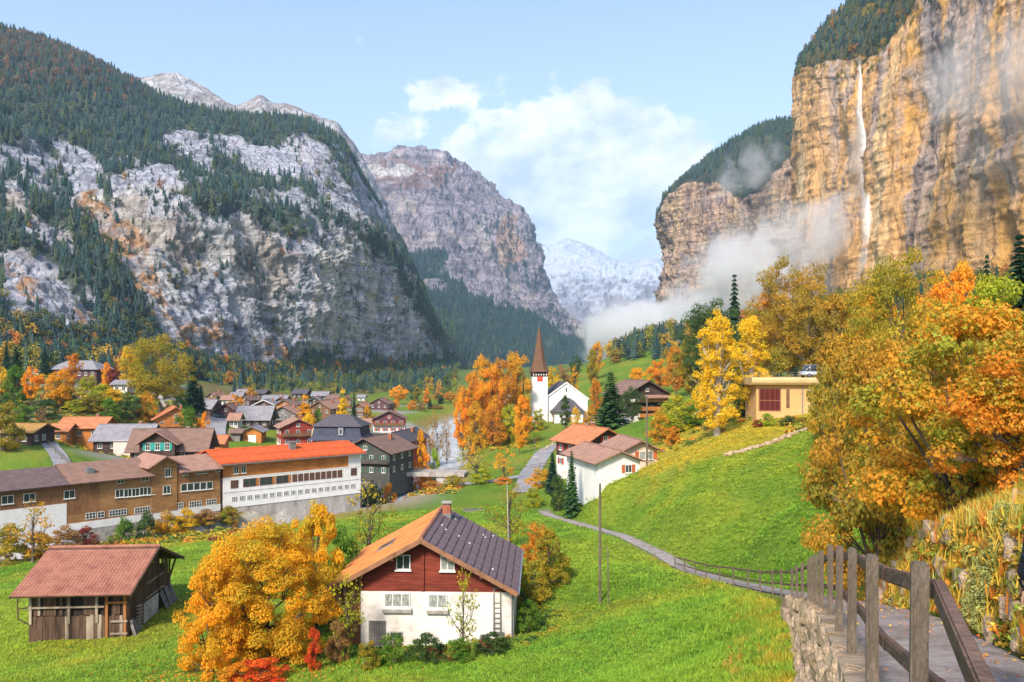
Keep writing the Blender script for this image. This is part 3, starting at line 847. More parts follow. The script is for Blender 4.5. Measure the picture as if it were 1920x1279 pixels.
G5 = G5 + N5 * (24 * fbm(G5 * np.array([1 / 150., 1 / 150., 1 / 260.]), 3, seed=455) * st5)[..., None]
G5 = G5 + N5 * (crag(G5, 13, 1 / 85.0, 450, 0.3, 0.8) * st5)[..., None]
G5 = G5 + N5 * (crag(G5, 4.5, 1 / 20.0, 460, 0.25) * st5)[..., None]
x5, y5 = proj(G5)
wx = x5 + 24 * fbm(G5 / 30.0, 4, seed=471); wy = y5 + 24 * fbm(G5 / 30.0 + 9, 4, seed=472)
n_a = fbm(G5 * np.array([1 / 26., 1 / 26., 1 / 120.]), 5, 0.6, seed=480)
n_b = fbm(G5 / 12.0, 4, 0.6, seed=481)
n_c = fbm(G5 / 90.0, 4, 0.5, seed=482)
strk = fbm(G5 * np.array([1 / 12., 1 / 12., 1 / 120.]), 4, 0.6, seed=483)
cc = np.broadcast_to(np.array([0.70, 0.40, 0.165]), G5.shape).copy()
cc = mix(cc, np.array([0.72, 0.52, 0.29]), sstep(0.0, 0.5, n_a))
cc = mix(cc, np.array([0.72, 0.37, 0.08]), 0.85 * sstep(-0.1, 0.35, n_c - n_a * 0.3))
cc = mix(cc, np.array([0.44, 0.36, 0.34]), 0.65 * sstep(0.12, 0.42, strk * .8 + n_c * 0.8))
cc = mix(cc, np.array([0.26, 0.18, 0.13]), 0.7 * sstep(0.30, 0.6, n_b + 0.4 * strk))
gz = inpoly(wx, wy, [(1690,0),(1920,0),(1920,110),(1840,170),(1780,150),(1720,90)]) * sstep(-0.3, 0.3, strk + n_a)
cc = mix(cc, np.array([0.36, 0.31, 0.30]), 0.7 * gz)
curt = fbm(G5 * np.array([1 / 34., 1 / 34., 1 / 420.]), 3, 0.55, seed=485)
cc = mix(cc, np.array([0.42, 0.36, 0.36]), 0.7 * sstep(0.12, 0.34, curt))
cc = mix(cc, np.array([0.20, 0.15, 0.14]), 0.6 * sstep(0.30, 0.5, curt + 0.25 * strk))
cc = mix(cc, np.array([0.74, 0.38, 0.07]), 0.55 * sstep(1680, 1800, wx) * sstep(300, 420, wy))
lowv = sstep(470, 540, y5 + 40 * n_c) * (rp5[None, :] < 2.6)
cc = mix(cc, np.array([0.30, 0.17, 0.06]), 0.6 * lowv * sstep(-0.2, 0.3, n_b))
top5 = (rp5[None, :] > 4.0 + 0.12 * n_c) * np.ones_like(x5)
cc = mix(cc, np.array([0.06, 0.075, 0.03]), top5 * 0.9)
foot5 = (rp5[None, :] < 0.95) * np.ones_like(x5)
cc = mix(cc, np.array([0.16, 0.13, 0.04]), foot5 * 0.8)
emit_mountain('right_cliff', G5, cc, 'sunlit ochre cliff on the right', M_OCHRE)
scatter(G5, top5 * (x5 > 1400) * (rp5[None, :] < 5.3), 4200, 7, 16, CONIF + [((0.06, 0.09, 0.03), 4), ((0.30, 0.22, 0.03), 0.7), ((0.34, 0.17, 0.03), 0.5)], 501, 0.3)
scatter(G5, foot5 * (x5 > 1350), 2600, 10, 19, AUT, 502, 0.65)
scatter(G5, (rp5[None, :] > 3.85) * (rp5[None, :] < 4.1) * np.ones_like(x5), 500, 5, 9, AUT, 503, 0.7)
scatter(G5, (rp5[None, :] > 0.9) * (rp5[None, :] < 2.2) * sstep(0.1, 0.4, n_c) * np.ones_like(x5) * sstep(380, 520, y5), 700, 4, 9, AUT, 504, 0.8)

# --- headland beyond it
L6 = [
 [(1640,640,900),(1640,600,1150),(1640,500,1170),(1640,330,1190),(1640,240,1300),(1640,300,1700)],
 [(1540,640,950),(1540,600,1240),(1540,490,1250),(1535,312,1260),(1535,232,1400),(1535,290,1800)],
 [(1490,640,1000),(1490,600,1280),(1490,490,1290),(1488,310,1300),(1488,234,1430),(1488,290,1800)],
 [(1440,640,1050),(1440,598,1310),(1440,490,1325),(1440,350,1340),(1440,240,1480),(1440,300,1850)],
 [(1395,642,1100),(1395,596,1350),(1395,490,1365),(1395,372,1380),(1395,260,1510),(1395,310,1850)],
 [(1345,645,1150),(1345,594,1390),(1345,490,1405),(1345,350,1420),(1345,292,1520),(1345,340,1850)],
 [(1302,648,1200),(1302,592,1430),(1302,490,1445),(1300,348,1455),(1300,328,1530),(1300,370,1850)],
 [(1270,650,1250),(1268,588,1470),(1270,490,1480),(1268,368,1480),(1266,362,1540),(1270,400,1850)],
 [(1245,655,1300),(1242,585,1510),(1258,485,1512),(1246,398,1505),(1246,390,1550),(1250,430,1850)],
 [(1236,660,1380),(1236,585,1560),(1254,485,1545),(1238,412,1545),(1238,405,1580),(1245,440,1850)],
 [(1250,665,1500),(1252,590,1680),(1266,490,1660),(1258,420,1660),(1258,415,1690),(1262,450,1900)],
 [(1290,670,1700),(1292,600,1900),(1295,500,1900),(1292,430,1900),(1292,425,1950),(1296,450,2100)],
]
G6, rp6, _ = loft(L6, 230, 210)
N6 = gnormals(G6)
st6 = np.interp(rp6, [0, 0.8, 1.1, 3, 3.4, 5], [0.2, 0.5, 1, 1, 0.35, 0.3])[None, :]
G6 = G6 + N6 * (crag(G6, 24, 1 / 95.0, 550, 0.5) * st6)[..., None]
G6 = G6 + N6 * (crag(G6, 8, 1 / 26.0, 560, 0.5) * st6)[..., None]
x6, y6 = proj(G6)
n_a = fbm(G6 * np.array([1 / 32., 1 / 32., 1 / 120.]), 5, 0.6, seed=580)
n_b = fbm(G6 / 18.0, 4, 0.6, seed=581)
n_c = fbm(G6 / 120.0, 4, 0.5, seed=582)
cc = np.broadcast_to(np.array([0.56, 0.39, 0.28]), G6.shape).copy()
cc = mix(cc, np.array([0.58, 0.42, 0.27]), sstep(0.0, 0.5, n_a))
cc = mix(cc, np.array([0.20, 0.16, 0.18]), 0.8 * sstep(-0.05, 0.4, n_b - n_a * 0.4))
top6 = (rp6[None, :] > 3.0 + 0.2 * n_c) * np.ones_like(x6)
cc = mix(cc, np.array([0.04, 0.06, 0.05]), top6 * 0.9)
foot6 = (rp6[None, :] < 0.98) * np.ones_like(x6)
cc = mix(cc, np.array([0.17, 0.14, 0.06]), foot6 * 0.8)
emit_mountain('far_headland', G6, cc, 'wooded headland cliff beyond the waterfall', M_ROCK)
scatter(G6, top6 * (rp6[None, :] < 4.2), 3600, 8, 17, CONIF, 601, 0.04)
scatter(G6, foot6, 1800, 12, 20, AUT + CONIF, 602, 0.5)
scatter(G6, (rp6[None, :] > 1.0) * (rp6[None, :] < 2.9) * sstep(0.15, 0.4, n_c) * np.ones_like(x6), 220, 6, 11, AUT, 603, 0.6)
# ------------------------------------------------------------------ foliage materials
def leaf_material(name, mode):
    """mode 'object': tints from the object; 'instance': tint from each instance"""
    b = NB(name)
    at = b.n('ShaderNodeAttribute', attribute_name='Col')
    sp = b.n('ShaderNodeSeparateColor', {'Color': at.outputs['Color']})
    if mode == 'object':
        oi = b.n('ShaderNodeObjectInfo')
        a2 = b.n('ShaderNodeAttribute', attribute_name='col2', attribute_type='OBJECT')
        f = b.n('ShaderNodeMapRange', {'Value': sp.outputs[1], 'From Min': 0.35, 'From Max': 0.75})
        base = b.n('ShaderNodeMixRGB', {'Fac': f.outputs[0], 'Color1': oi.outputs['Color'], 'Color2': a2.outputs['Color']}).outputs[0]
    else:
        base = b.n('ShaderNodeAttribute', attribute_name='tcol', attribute_type='INSTANCER').outputs['Color']
    mr = b.n('ShaderNodeMapRange', {'Value': sp.outputs[0], 'To Min': 1.02, 'To Max': 1.5})
    mx = b.n('ShaderNodeMixRGB', {'Fac': 1.0, 'Color1': base, 'Color2': mr.outputs[0]}, blend_type='MULTIPLY')
    d = b.n('ShaderNodeBsdfPrincipled', {'Base Color': mx.outputs[0], 'Roughness': 0.6, 'Specular IOR Level': 0.25})
    t = b.n('ShaderNodeBsdfTranslucent', {'Color': mx.outputs[0]})
    m = b.n('ShaderNodeMixShader', {'Fac': 0.45 if mode == 'object' else 0.3, 1: d.outputs[0], 2: t.outputs[0]})
    b.l(m.outputs[0], b.out.inputs['Surface'])
    return b.m
M_LEAF = leaf_material('foliage', 'object')
M_LEAFI = leaf_material('far_foliage', 'instance')
M_BARK = mat_plain('bark', (0.13, 0.10, 0.075), rough=0.95, var=0.4, scale=2.0, bump=0.8, bscale=12, stretch=(1, 1, 0.25))
M_BIRCH = mat_plain('pale_bark', (0.42, 0.38, 0.32), rough=0.9, var=0.4, scale=2.0, bump=0.5, bscale=10, stretch=(1, 1, 0.4))

def tube(pts, rad, k=6):
    """tapered tube through points -> verts, quads"""
    pts = np.asarray(pts, float); rad = np.asarray(rad, float)
    n = len(pts)
    t = np.gradient(pts, axis=0)
    t /= np.linalg.norm(t, axis=1, keepdims=True) + 1e-9
    ref = np.where(np.abs(t[:, 2:3]) > 0.9, np.array([[1., 0, 0]]), np.array([[0., 0, 1]]))
    a = np.cross(t, ref); a /= np.linalg.norm(a, axis=1, keepdims=True) + 1e-9
    b_ = np.cross(t, a)
    th = np.arange(k) / k * 2 * math.pi
    v = pts[:, None] + rad[:, None, None] * (a[:, None] * np.cos(th)[None, :, None] + b_[:, None] * np.sin(th)[None, :, None])
    i = np.arange(n - 1)[:, None] * k + np.arange(k)[None]
    j = np.arange(n - 1)[:, None] * k + (np.arange(k)[None] + 1) % k
    f = np.stack([i, j, j + k, i + k], -1).reshape(-1, 4)
    return v.reshape(-1, 3), f
class Acc:
    """collects verts / faces"""
    def __init__(s): s.v, s.f, s.n = [], [], 0
    def add(s, v, f):
        s.v.append(np.asarray(v, float)); s.f.append(np.asarray(f) + s.n); s.n += len(v)
    def mesh(s, name, smooth=True):
        return mesh_np(name, np.concatenate(s.v), [x for x in s.f], smooth=smooth)

def leaves(pos, nrm, size, r, shape='quad', clump=None):
    """leaf faces at pos, facing roughly nrm; returns verts, faces, col"""
    n = len(pos)
    q = nrm + r.normal(0, 0.55, (n, 3))
    q /= np.linalg.norm(q, axis=1, keepdims=True) + 1e-9
    a = np.cross(q, r.normal(0, 1, (n, 3)))
    a /= np.linalg.norm(a, axis=1, keepdims=True) + 1e-9
    b_ = np.cross(q, a)
    s = (size * r.uniform(0.55, 1.25, n))[:, None]
    if shape == 'quad':       # a pointed leaf spray, folded along its rib
        pts = [(-0.5, 0, 0), (0.0, -0.42, 0.10), (0.62, 0, -0.06), (0.0, 0.42, 0.10)]
        v = np.stack([pos + s * (x * a + y * b_ + z * q) for x, y, z in pts], 1).reshape(-1, 3)
        f = np.arange(n * 4).reshape(-1, 4)
        k = 4
    else:                      # three-lobed maple leaf
        pts = [(-0.5, 0, 0), (0.02, -0.56, .08), (0.10, -0.2, 0), (0.66, 0, -.06), (0.10, 0.2, 0), (0.02, 0.56, .08)]
        k = len(pts)
        v = np.stack([pos + s * (x * a + y * b_ + z * q) for x, y, z in pts], 1).reshape(-1, 3)
        base = np.arange(n)[:, None] * k
        f = [base + np.array([[0, 1, 2, 4]]), base + np.array([[0, 4, 5]]), base + np.array([[2, 3, 4]])]
    col = np.zeros((n, 3))
    col[:, 0] = r.random(n)
    col[:, 1] = r.random(n) if clump is None else np.clip(clump + r.normal(0, 0.16, n), 0, 1)
    col = np.repeat(col, k, axis=0)
    return v, f, col
def lobes_in(r, env, n, rmin, rmax):
    """centres and radii of crown lobes inside an envelope env(t) -> radius at height t (0..1)"""
    out = []
    tries = 0
    while len(out) < n and tries < 4000:
        tries += 1
        t = r.random()
        R = env(t)
        if R <= 0.02: continue
        rad = r.uniform(rmin, rmax)
        a = r.random() * 2 * math.pi
        d = math.sqrt(r.random()) * max(0.0, R - rad * 0.55)
        c = np.array([d * math.cos(a), d * math.sin(a), t])
        if any(np.linalg.norm(c - o[0]) < 0.55 * (rad + o[1]) * 0.8 for o in out): continue
        out.append((c, rad))
    return out
ENV = {
 'round':  (0.18, lambda t: 0.50 * math.sqrt(max(0, 1 - ((t - 0.52) / 0.50) ** 2))),
 'spread': (0.20, lambda t: 0.62 * math.sqrt(max(0, 1 - ((t - 0.50) / 0.50) ** 2)) ** 0.8),
 'tall':   (0.10, lambda t: 0.26 * math.sqrt(max(0, 1 - ((t - 0.42) / 0.58) ** 2))),
 'cone':   (0.08, lambda t: 0.30 * max(0, (1 - t)) ** 0.75 * min(1, t / 0.10 + 0.25)),
 'bush':   (0.02, lambda t: 0.62 * math.sqrt(max(0, 1 - ((t - 0.36) / 0.64) ** 2))),
}
def make_broadleaf(name, kind, seed, nleaf, lsize, nl=16, rmin=0.10, rmax=0.20, shape='quad', wide=1.0, bark=None, sparse=0.0, stems=1, k=6):
    """unit-height broadleaf: (trunk mesh, crown mesh)"""
    r = np.random.default_rng(seed)
    z0, env = ENV[kind]
    lob = lobes_in(r, env, nl, rmin, rmax)
    H0 = z0
    hh = 1 - z0
    C = np.array([[c[0], c[1], H0 + c[2] * hh] for c, _ in lob])
    Rr = np.array([q for _, q in lob])
    w = Rr ** 2
    idx = r.choice(len(C), nleaf, p=w / w.sum())
    d = r.normal(0, 1, (nleaf, 3)); d /= np.linalg.norm(d, axis=1, keepdims=True)
    d[:, 2] = np.where(d[:, 2] < -0.2, d[:, 2] * 0.5, d[:, 2])
    rad = Rr[idx] * (r.uniform(0.25, 1.0, nleaf) ** 0.45)
    ns = fbm(C[idx] * 3 + d * 2.2, 3, seed=seed)
    rad = rad * (1 + 0.55 * ns)
    pos = C[idx] + d * rad[:, None] * np.array([1.0, 1.0, 0.85])
    keep = fbm(pos * 9, 2, seed=seed + 3) > (-0.35 + sparse)
    pos, d, idx = pos[keep], d[keep], idx[keep]
    pos[:, :2] *= wide
    pos[:, 2] = np.maximum(pos[:, 2], 0.015)
    cl = np.random.default_rng(seed + 5).random(len(C))[idx] * 0.6 + 0.4 * (0.5 + 0.5 * fbm(pos * 4, 3, seed=seed + 6))
    v, f, col = leaves(pos, d + np.array([0, 0, 0.35]), lsize, r, shape, cl)
    crown = mesh_np(name + '_crown', v, f, cols=col)
    crown.materials.append(M_LEAF)
    A = Acc()
    for s in range(stems):
        off = np.array([0, 0, 0]) if stems == 1 else np.array([r.normal(0, 0.03), r.normal(0, 0.03), 0])
        top = np.array([r.normal(0, 0.03), r.normal(0, 0.03), 0.78]) if stems == 1 else np.array([r.normal(0, 0.22), r.normal(0, 0.22), 0.7])
        tt = np.linspace(0, 1, 7)[:, None]
        pts = off * (1 - tt) + top * tt + np.concatenate([r.normal(0, 0.008, (7, 2)), np.zeros((7, 1))], 1) * tt
        pts[0, 2] = -0.03
        br = (0.026 if stems == 1 else 0.012)
        A.add(*tube(pts, np.array([br * 1.5, br * 1.05, br * 0.9, br * 0.75, br * 0.55, br * 0.35, br * 0.12]), k))
    for c in C[: min(len(C), 14)]:
        st_ = np.array([0, 0, max(0.06, min(0.6, c[2] * r.uniform(0.45, 0.7)))])
        e = c * np.array([wide, wide, 1])
        m = (st_ + e) / 2 + np.array([0, 0, -0.03]) + r.normal(0, 0.02, 3)
        A.add(*tube([st_, m, e], [0.011, 0.007, 0.002], 4))
        for _ in range(3):
            e2 = e + r.normal(0, 0.07, 3)
            A.add(*tube([m, (m + e2) / 2 + r.normal(0, 0.01, 3), e2], [0.005, 0.003, 0.001], 3))
    tr = A.mesh(name + '_trunk')
    tr.materials.append(bark or M_BARK)
    return tr, crown
def make_conifer(name, seed, tiers=24, w=0.19, nb=15, droop=0.42, leafn=8, k=6):
    """unit-height spruce: whorls of drooping boughs set with needle sprays"""
    r = np.random.default_rng(seed)
    A = Acc()
    A.add(*tube([(0, 0, -0.03), (0, 0, 0.4), (0, 0, 0.99)], [0.016, 0.010, 0.002], k))
    pos, nr, sz, cl = [], [], [], []
    for t in range(tiers):
        h = 0.07 + 0.90 * (t / (tiers - 1)) ** 0.92
        L = w * (1 - h) ** 0.85 + 0.012
        nbb = max(4, int(nb * (0.5 + 0.5 * (1 - h))))
        a0 = r.random() * 6.28
        for j in range(nbb):
            a = a0 + 6.283 * j / nbb + r.normal(0, 0.12)
            Lj = L * r.uniform(0.72, 1.12)
            u = np.array([math.cos(a), math.sin(a), 0])
            c_ = r.random()
            m = max(3, int(leafn * (0.45 + 0.55 * (1 - h))))
            for q in range(m):
                f = (q + 0.6) / m
                z = h + 0.018 - droop * Lj * f ** 1.4 + 0.10 * Lj * f ** 4
                side = np.array([-u[1], u[0], 0]) * r.normal(0, 0.16) * Lj
                pos.append(u * Lj * f + side + np.array([0, 0, z]))
                nr.append(u * 0.35 + np.array([0, 0, 1.0]))
                sz.append(0.088 * (0.45 + 0.65 * (1 - h)) * (1.15 - 0.4 * f))
                cl.append(c_)
    pos = np.array(pos); nr = np.array(nr); sz = np.array(sz)
    v, f, col = leaves(pos, nr * 1.5, 1.0, r, 'quad', np.array(cl))
    n = len(pos)
    s = np.repeat(sz, 4)[:, None]
    v = np.repeat(pos, 4, axis=0) + (v - np.repeat(pos, 4, axis=0)) * s
    crown = mesh_np(name + '_crown', v, f, cols=col)
    crown.materials.append(M_LEAF)
    tr = A.mesh(name + '_trunk')
    tr.materials.append(M_BARK)
    return tr, crown

# ------------------------------------------------------------------ far woods: thousands of small trees as one mass per slope
proto_col = bpy.data.collections.new('far_tree_kinds')
def far_conifer(seed, tiers=8, k=7):
    r = np.random.default_rng(seed)
    v, f = [], []
    for t in range(tiers):
        h0 = 0.06 + 0.80 * t / tiers
        R = 0.17 * (1 - h0) ** 0.9 * r.uniform(0.85, 1.12) + 0.012
        top = min(1.0, h0 + 0.20 + 0.03 * r.random())
        a0 = r.random() * 6
        b0 = len(v)
        v.append((r.normal(0, .006), r.normal(0, .006), top))
        for j in range(2 * k):
            a = a0 + math.pi * j / k
            rad = R * (r.uniform(0.85, 1.2) if j % 2 == 0 else r.uniform(0.5, 0.68))
            v.append((rad * math.cos(a), rad * math.sin(a), h0 + (0 if j % 2 == 0 else 0.035) - 0.02 * r.random()))
        for j in range(2 * k):
            f.append((b0, b0 + 1 + j, b0 + 1 + (j + 1) % (2 * k)))
    v = np.array(v); f = np.array(f)
    col = np.zeros((len(v), 3)); col[:, 0] = r.random(len(v)) * 0.7 + 0.1
    me = mesh_np('far_conifer', v, f, cols=col)
    me.materials.append(M_LEAFI)
    return me
def far_broadleaf(seed, n=420, ls=0.085, tall=1.0):
    r = np.random.default_rng(seed)
    lob = lobes_in(r, ENV['round'][1], 11, 0.13, 0.22)
    C = np.array([[c[0], c[1], 0.10 + 0.9 * c[2]] for c, _ in lob]); Rr = np.array([q for _, q in lob])
    idx = r.choice(len(C), n)
    d = r.normal(0, 1, (n, 3)); d /= np.linalg.norm(d, axis=1, keepdims=True)
    pos = C[idx] + d * (Rr[idx] * r.uniform(0.5, 1, n) ** 0.5)[:, None]
    pos[:, :2] *= tall
    v, f, col = leaves(pos, d + np.array([0, 0, .4]), ls, r, 'quad')
    tv, tf = tube([(0, 0, -0.03), (0, 0, 0.5)], [0.02, 0.01], 4)
    me = mesh_np('far_broadleaf', np.concatenate([v, tv]), [f, tf + len(v)], cols=np.concatenate([col, np.full((len(tv), 3), 0.0)]))
    me.materials.append(M_LEAFI)
    return me
for i in range(4):
    proto_col.objects.link(bpy.data.objects.new('far_tree_kind_%d' % i, far_conifer(900 + i)))
for i in range(4):
    proto_col.objects.link(bpy.data.objects.new('far_tree_kind_%d' % (4 + i), far_broadleaf(950 + i, tall=(1.0, 0.75, 1.1, 0.6)[i])))
def inst_group(name, coll):
    g = bpy.data.node_groups.new(name, 'GeometryNodeTree')
    g.interface.new_socket('Geometry', in_out='INPUT', socket_type='NodeSocketGeometry')
    g.interface.new_socket('Geometry', in_out='OUTPUT', socket_type='NodeSocketGeometry')
    gi = g.nodes.new('NodeGroupInput'); go = g.nodes.new('NodeGroupOutput')
    ci = g.nodes.new('GeometryNodeCollectionInfo')
    ci.inputs['Collection'].default_value = coll
    ci.inputs['Separate Children'].default_value = True
    ci.inputs['Reset Children'].default_value = True
    ip = g.nodes.new('GeometryNodeInstanceOnPoints')
    ip.inputs['Pick Instance'].default_value = True
    def named(nm, ty):
        n = g.nodes.new('GeometryNodeInputNamedAttribute'); n.data_type = ty; n.inputs['Name'].default_value = nm
        return n.outputs['Attribute']
    g.links.new(gi.outputs[0], ip.inputs['Points'])
    g.links.new(ci.outputs[0], ip.inputs['Instance'])
    g.links.new(named('kind', 'INT'), ip.inputs['Instance Index'])
    g.links.new(named('rot', 'FLOAT_VECTOR'), ip.inputs['Rotation'])
    g.links.new(named('sca', 'FLOAT_VECTOR'), ip.inputs['Scale'])
    g.links.new(ip.outputs[0], go.inputs[0])
    return g
def points_object(name, co, rot, sca, kind, col, group, label, cat=None):
    me = bpy.data.meshes.new(name)
    n = len(co)
    me.vertices.add(n)
    me.vertices.foreach_set('co', np.ascontiguousarray(co, np.float32).ravel())
    me.attributes.new('rot', 'FLOAT_VECTOR', 'POINT').data.foreach_set('vector', np.ascontiguousarray(rot, np.float32).ravel())
    me.attributes.new('sca', 'FLOAT_VECTOR', 'POINT').data.foreach_set('vector', np.ascontiguousarray(sca, np.float32).ravel())
    me.attributes.new('kind', 'INT', 'POINT').data.foreach_set('value', np.ascontiguousarray(kind, np.int32))
    c = np.ones((n, 4), np.float32); c[:, :3] = col
    me.attributes.new('tcol', 'FLOAT_COLOR', 'POINT').data.foreach_set('color', c.ravel())
    o = link(name, me)
    md = o.modifiers.new('instances', 'NODES')
    md.node_group = group
    tag(o, label, cat, kind='stuff')
    return o
G_FAR = inst_group('far_tree_instances', proto_col)
def pick_cols(palette, n, r):
    w = np.array([q[1] for q in palette], float); w /= w.sum()
    ci = r.choice(len(palette), n, p=w)
    c_ = np.array([q[0] for q in palette])[ci]
    warm = c_[:, 0] > c_[:, 2] * 2.2
    c_ = c_ * r.uniform(0.75, 1.3, (n, 1)) * r.uniform(0.92, 1.08, (n, 3))
    return c_, warm
def emit_wood(name, sets, label):
    co, rot, sca, kind, col = [], [], [], [], []
    for (p, s, pal, kp, seed) in sets:
        r = np.random.default_rng(seed + 7)
        n = len(p)
        c_, warm = pick_cols(pal, n, r)
        isb = warm & (c_[:, 0] > 0.055) | (r.random(n) < kp * 0.5)
        k = np.where(isb, 4 + r.integers(0, 4, n), r.integers(0, 4, n))
        s = np.where(isb, s * 0.78, s)
        co.append(p); col.append(c_); kind.append(k)
        rot.append(np.stack([r.normal(0, .03, n), r.normal(0, .03, n), r.uniform(0, 6.28, n)], 1))
        sca.append(np.stack([s * r.uniform(.85, 1.2, n), s * r.uniform(.85, 1.2, n), s], 1))
    return points_object(name, np.concatenate(co), np.concatenate(rot), np.concatenate(sca), np.concatenate(kind), np.concatenate(col), G_FAR, label, 'forest')
def sets_in(a, b): return [t for t in TREEPTS if a <= t[4] < b]
emit_wood('mountain_forest', sets_in(100, 200), 'dark conifer forest over the left mountain')
emit_wood('far_valley_forest', sets_in(200, 300), 'blue dark forest on the middle mountain foot')
emit_wood('cliff_top_forest', sets_in(500, 600), 'trees along the top and foot of the ochre cliff')
emit_wood('headland_forest', sets_in(600, 700), 'dark forest capping the far headland')

# woods on the valley sides: too dense to count
def wood_on_ground(seed, n, polys, dr, smin, smax, pal, kp):
    """scatter on the ground where the point's place falls in one of the regions (given as X, Y polygons)"""
    r = np.random.default_rng(seed)
    out = []
    for pl in polys:
        pl = np.array(pl, float)
        lo, hi = pl.min(0), pl.max(0)
        q = r.uniform(lo, hi, (n * 3, 2))
        q = q[inpoly(q[:, 0], q[:, 1], [tuple(t) for t in pl])][:n]
        out.append(q)
    q = np.concatenate(out)
    z = Hn(q[:, 0], q[:, 1])
    return (np.stack([q[:, 0], q[:, 1], z - 0.4], 1), r.uniform(smin, smax, len(q)), pal, kp, seed)
def xy(px, d): return ((px - 960) / FPX * d, d)
wl_sets = [
 wood_on_ground(701, 240, [[xy(-80, 330), xy(230, 330), xy(330, 420), xy(330, 600), xy(150, 520), xy(-80, 470)]], 0, 11, 17, AUT + CONIF, 0.5),
 wood_on_ground(703, 46, [[xy(400, 430), xy(560, 510), xy(700, 520), xy(700, 640), xy(470, 640), xy(390, 560)]], 0, 8, 15, AUT + CONIF[:2], 0.6),
 wood_on_ground(704, 16, [[xy(740, 470), xy(860, 440), xy(870, 640), xy(720, 640)]], 0, 9, 15, AUT, 0.7),
 wood_on_ground(702, 330, [[xy(395, 600), xy(470, 640), xy(700, 660), xy(840, 640), xy(860, 1400), xy(600, 860), xy(450, 710), xy(380, 650)]], 0, 12, 19, CONIF + [((0.09, 0.12, 0.03), 3), ((0.17, 0.15, 0.03), 2), ((0.32, 0.20, 0.03), .7)], 0.4),
]
emit_wood('valley_edge_wood', wl_sets, 'mixed autumn wood at the foot of the left wall')
wr_sets = [
 wood_on_ground(711, 150, [[xy(1140, 560), xy(1250, 500), xy(1290, 560), xy(1240, 700), xy(1150, 680)]], 0, 12, 19, CONIF + AUT[2:], 0.5),
 wood_on_ground(712, 420, [[xy(1270, 500), xy(1330, 330), xy(1440, 300), xy(1700, 300), xy(2000, 300), xy(2000, 480), xy(1700, 620), xy(1300, 700)]], 0, 11, 18, AUT, 0.7),
 wood_on_ground(713, 120, [[xy(1480, 190), xy(1900, 150), xy(1980, 200), xy(1900, 300), xy(1480, 300)]], 0, 10, 15, AUT, 0.8),
]
emit_wood('right_slope_wood', wr_sets, 'orange and green wood below the ochre cliff')

# ------------------------------------------------------------------ waterfall
def cliff_point(px, py, G, xg, yg, rp, lo, hi):
    m = (rp[None, :] > lo) & (rp[None, :] < hi)
    d2 = np.where(m, (xg - px) ** 2 + (yg - py) ** 2, 1e12)
    i = np.unravel_index(np.argmin(d2), d2.shape)
    return G[i]
def fall_ribbon(acc, cols, path, w0, w1, off, seed):
    r = np.random.default_rng(seed)
    pts = np.array([cliff_point(px, py, G5, x5, y5, rp5, 0.3, 4.6) * (1 - off / 850.0) for px, py in path])
    # re-place at the given sight line with the cliff's distance
    pts = np.array([P(px, py, q[1]) for (px, py), q in zip(path, pts)])
    t = np.linspace(0, 1, len(pts)); tt = np.linspace(0, 1, 60)
    pts = np.stack([np.interp(tt, t, pts[:, i]) for i in range(3)], 1)
    dmin = np.minimum.accumulate(pts[:, 1])
    pts[:, 1] = np.convolve(np.pad(pts[:, 1], 5, mode='edge'), np.ones(11) / 11, 'valid') - off
    k = 9
    u = np.linspace(-1, 1, k)
    w = np.interp(tt, [0, 0.25, 0.6, 1], [w0, (w0 + w1) / 2, w1, w1 * 0.8])
    X = pts[:, None, 0] + u[None] * w[:, None] + 0.25 * fbm(np.stack([np.broadcast_to(u * 3, (60, k)), np.broadcast_to(tt[:, None] * 14, (60, k)), np.full((60, k), seed * 1.0)], -1), 3) * w[:, None]
    Y = pts[:, None, 1] - 1.2 * (1 - u[None] ** 2) * w[:, None] ** 0.5
    Z = np.broadcast_to(pts[:, None, 2], X.shape)
    v = np.stack([X, Y, Z], -1).reshape(-1, 3)
    acc.add(v, grid_faces(60, k))
    c_ = np.zeros((60, k, 3)); c_[..., 0] = (1 - np.abs(u[None])) ** 1.2 * np.interp(tt, [0, 0.04, 0.8, 1], [0.3, 1, 0.9, 0.5])[:, None]
    cols.append(c_.reshape(-1, 3))
A = Acc(); cs = []
main = [(1604, 112), (1606, 160), (1608, 210), (1611, 260), (1615, 310), (1619, 360), (1622, 410), (1620, 450), (1612, 490), (1600, 520), (1588, 548), (1578, 575)]
fall_ribbon(A, cs, main, 1.6, 7.0, 7.0, 1)
fall_ribbon(A, cs, [(x + 1, y + 6) for x, y in main], 0.8, 2.6, 9.0, 2)
fall_ribbon(A, cs, [(x + 2, y + 20) for x, y in main[:9]], 2.4, 11.0, 6.0, 3)
me = mesh_np('waterfall', np.concatenate(A.v), A.f, smooth=True, cols=np.concatenate(cs))
b = NB('falling_water')
at = b.n('ShaderNodeAttribute', attribute_name='Col')
sp = b.n('ShaderNodeSeparateColor', {'Color': at.outputs['Color']})
nz = noise_n(b, 0.25, 7, mapping(b, (2.0, 2.0, 0.08)), 0.7)
al = b.n('ShaderNodeMath', {0: sp.outputs[0], 1: nz.outputs['Fac']}, operation='MULTIPLY')
al2 = b.n('ShaderNodeMapRange', {'Value': al.outputs[0], 'From Min': 0.05, 'From Max': 1.0})
df = b.n('ShaderNodeBsdfPrincipled', {'Base Color': (0.88, 0.9, 0.93, 1), 'Roughness': 0.9})
df.inputs['Alpha'].default_value = 0.85
tr = b.n('ShaderNodeBsdfTransparent')
m = b.n('ShaderNodeMixShader', {'Fac': al2.outputs[0], 1: tr.outputs[0], 2: df.outputs[0]})
b.l(m.outputs[0], b.out.inputs['Surface'])
tag(link('waterfall', me, mat=b.m), 'tall white waterfall down the ochre cliff', kind='structure')

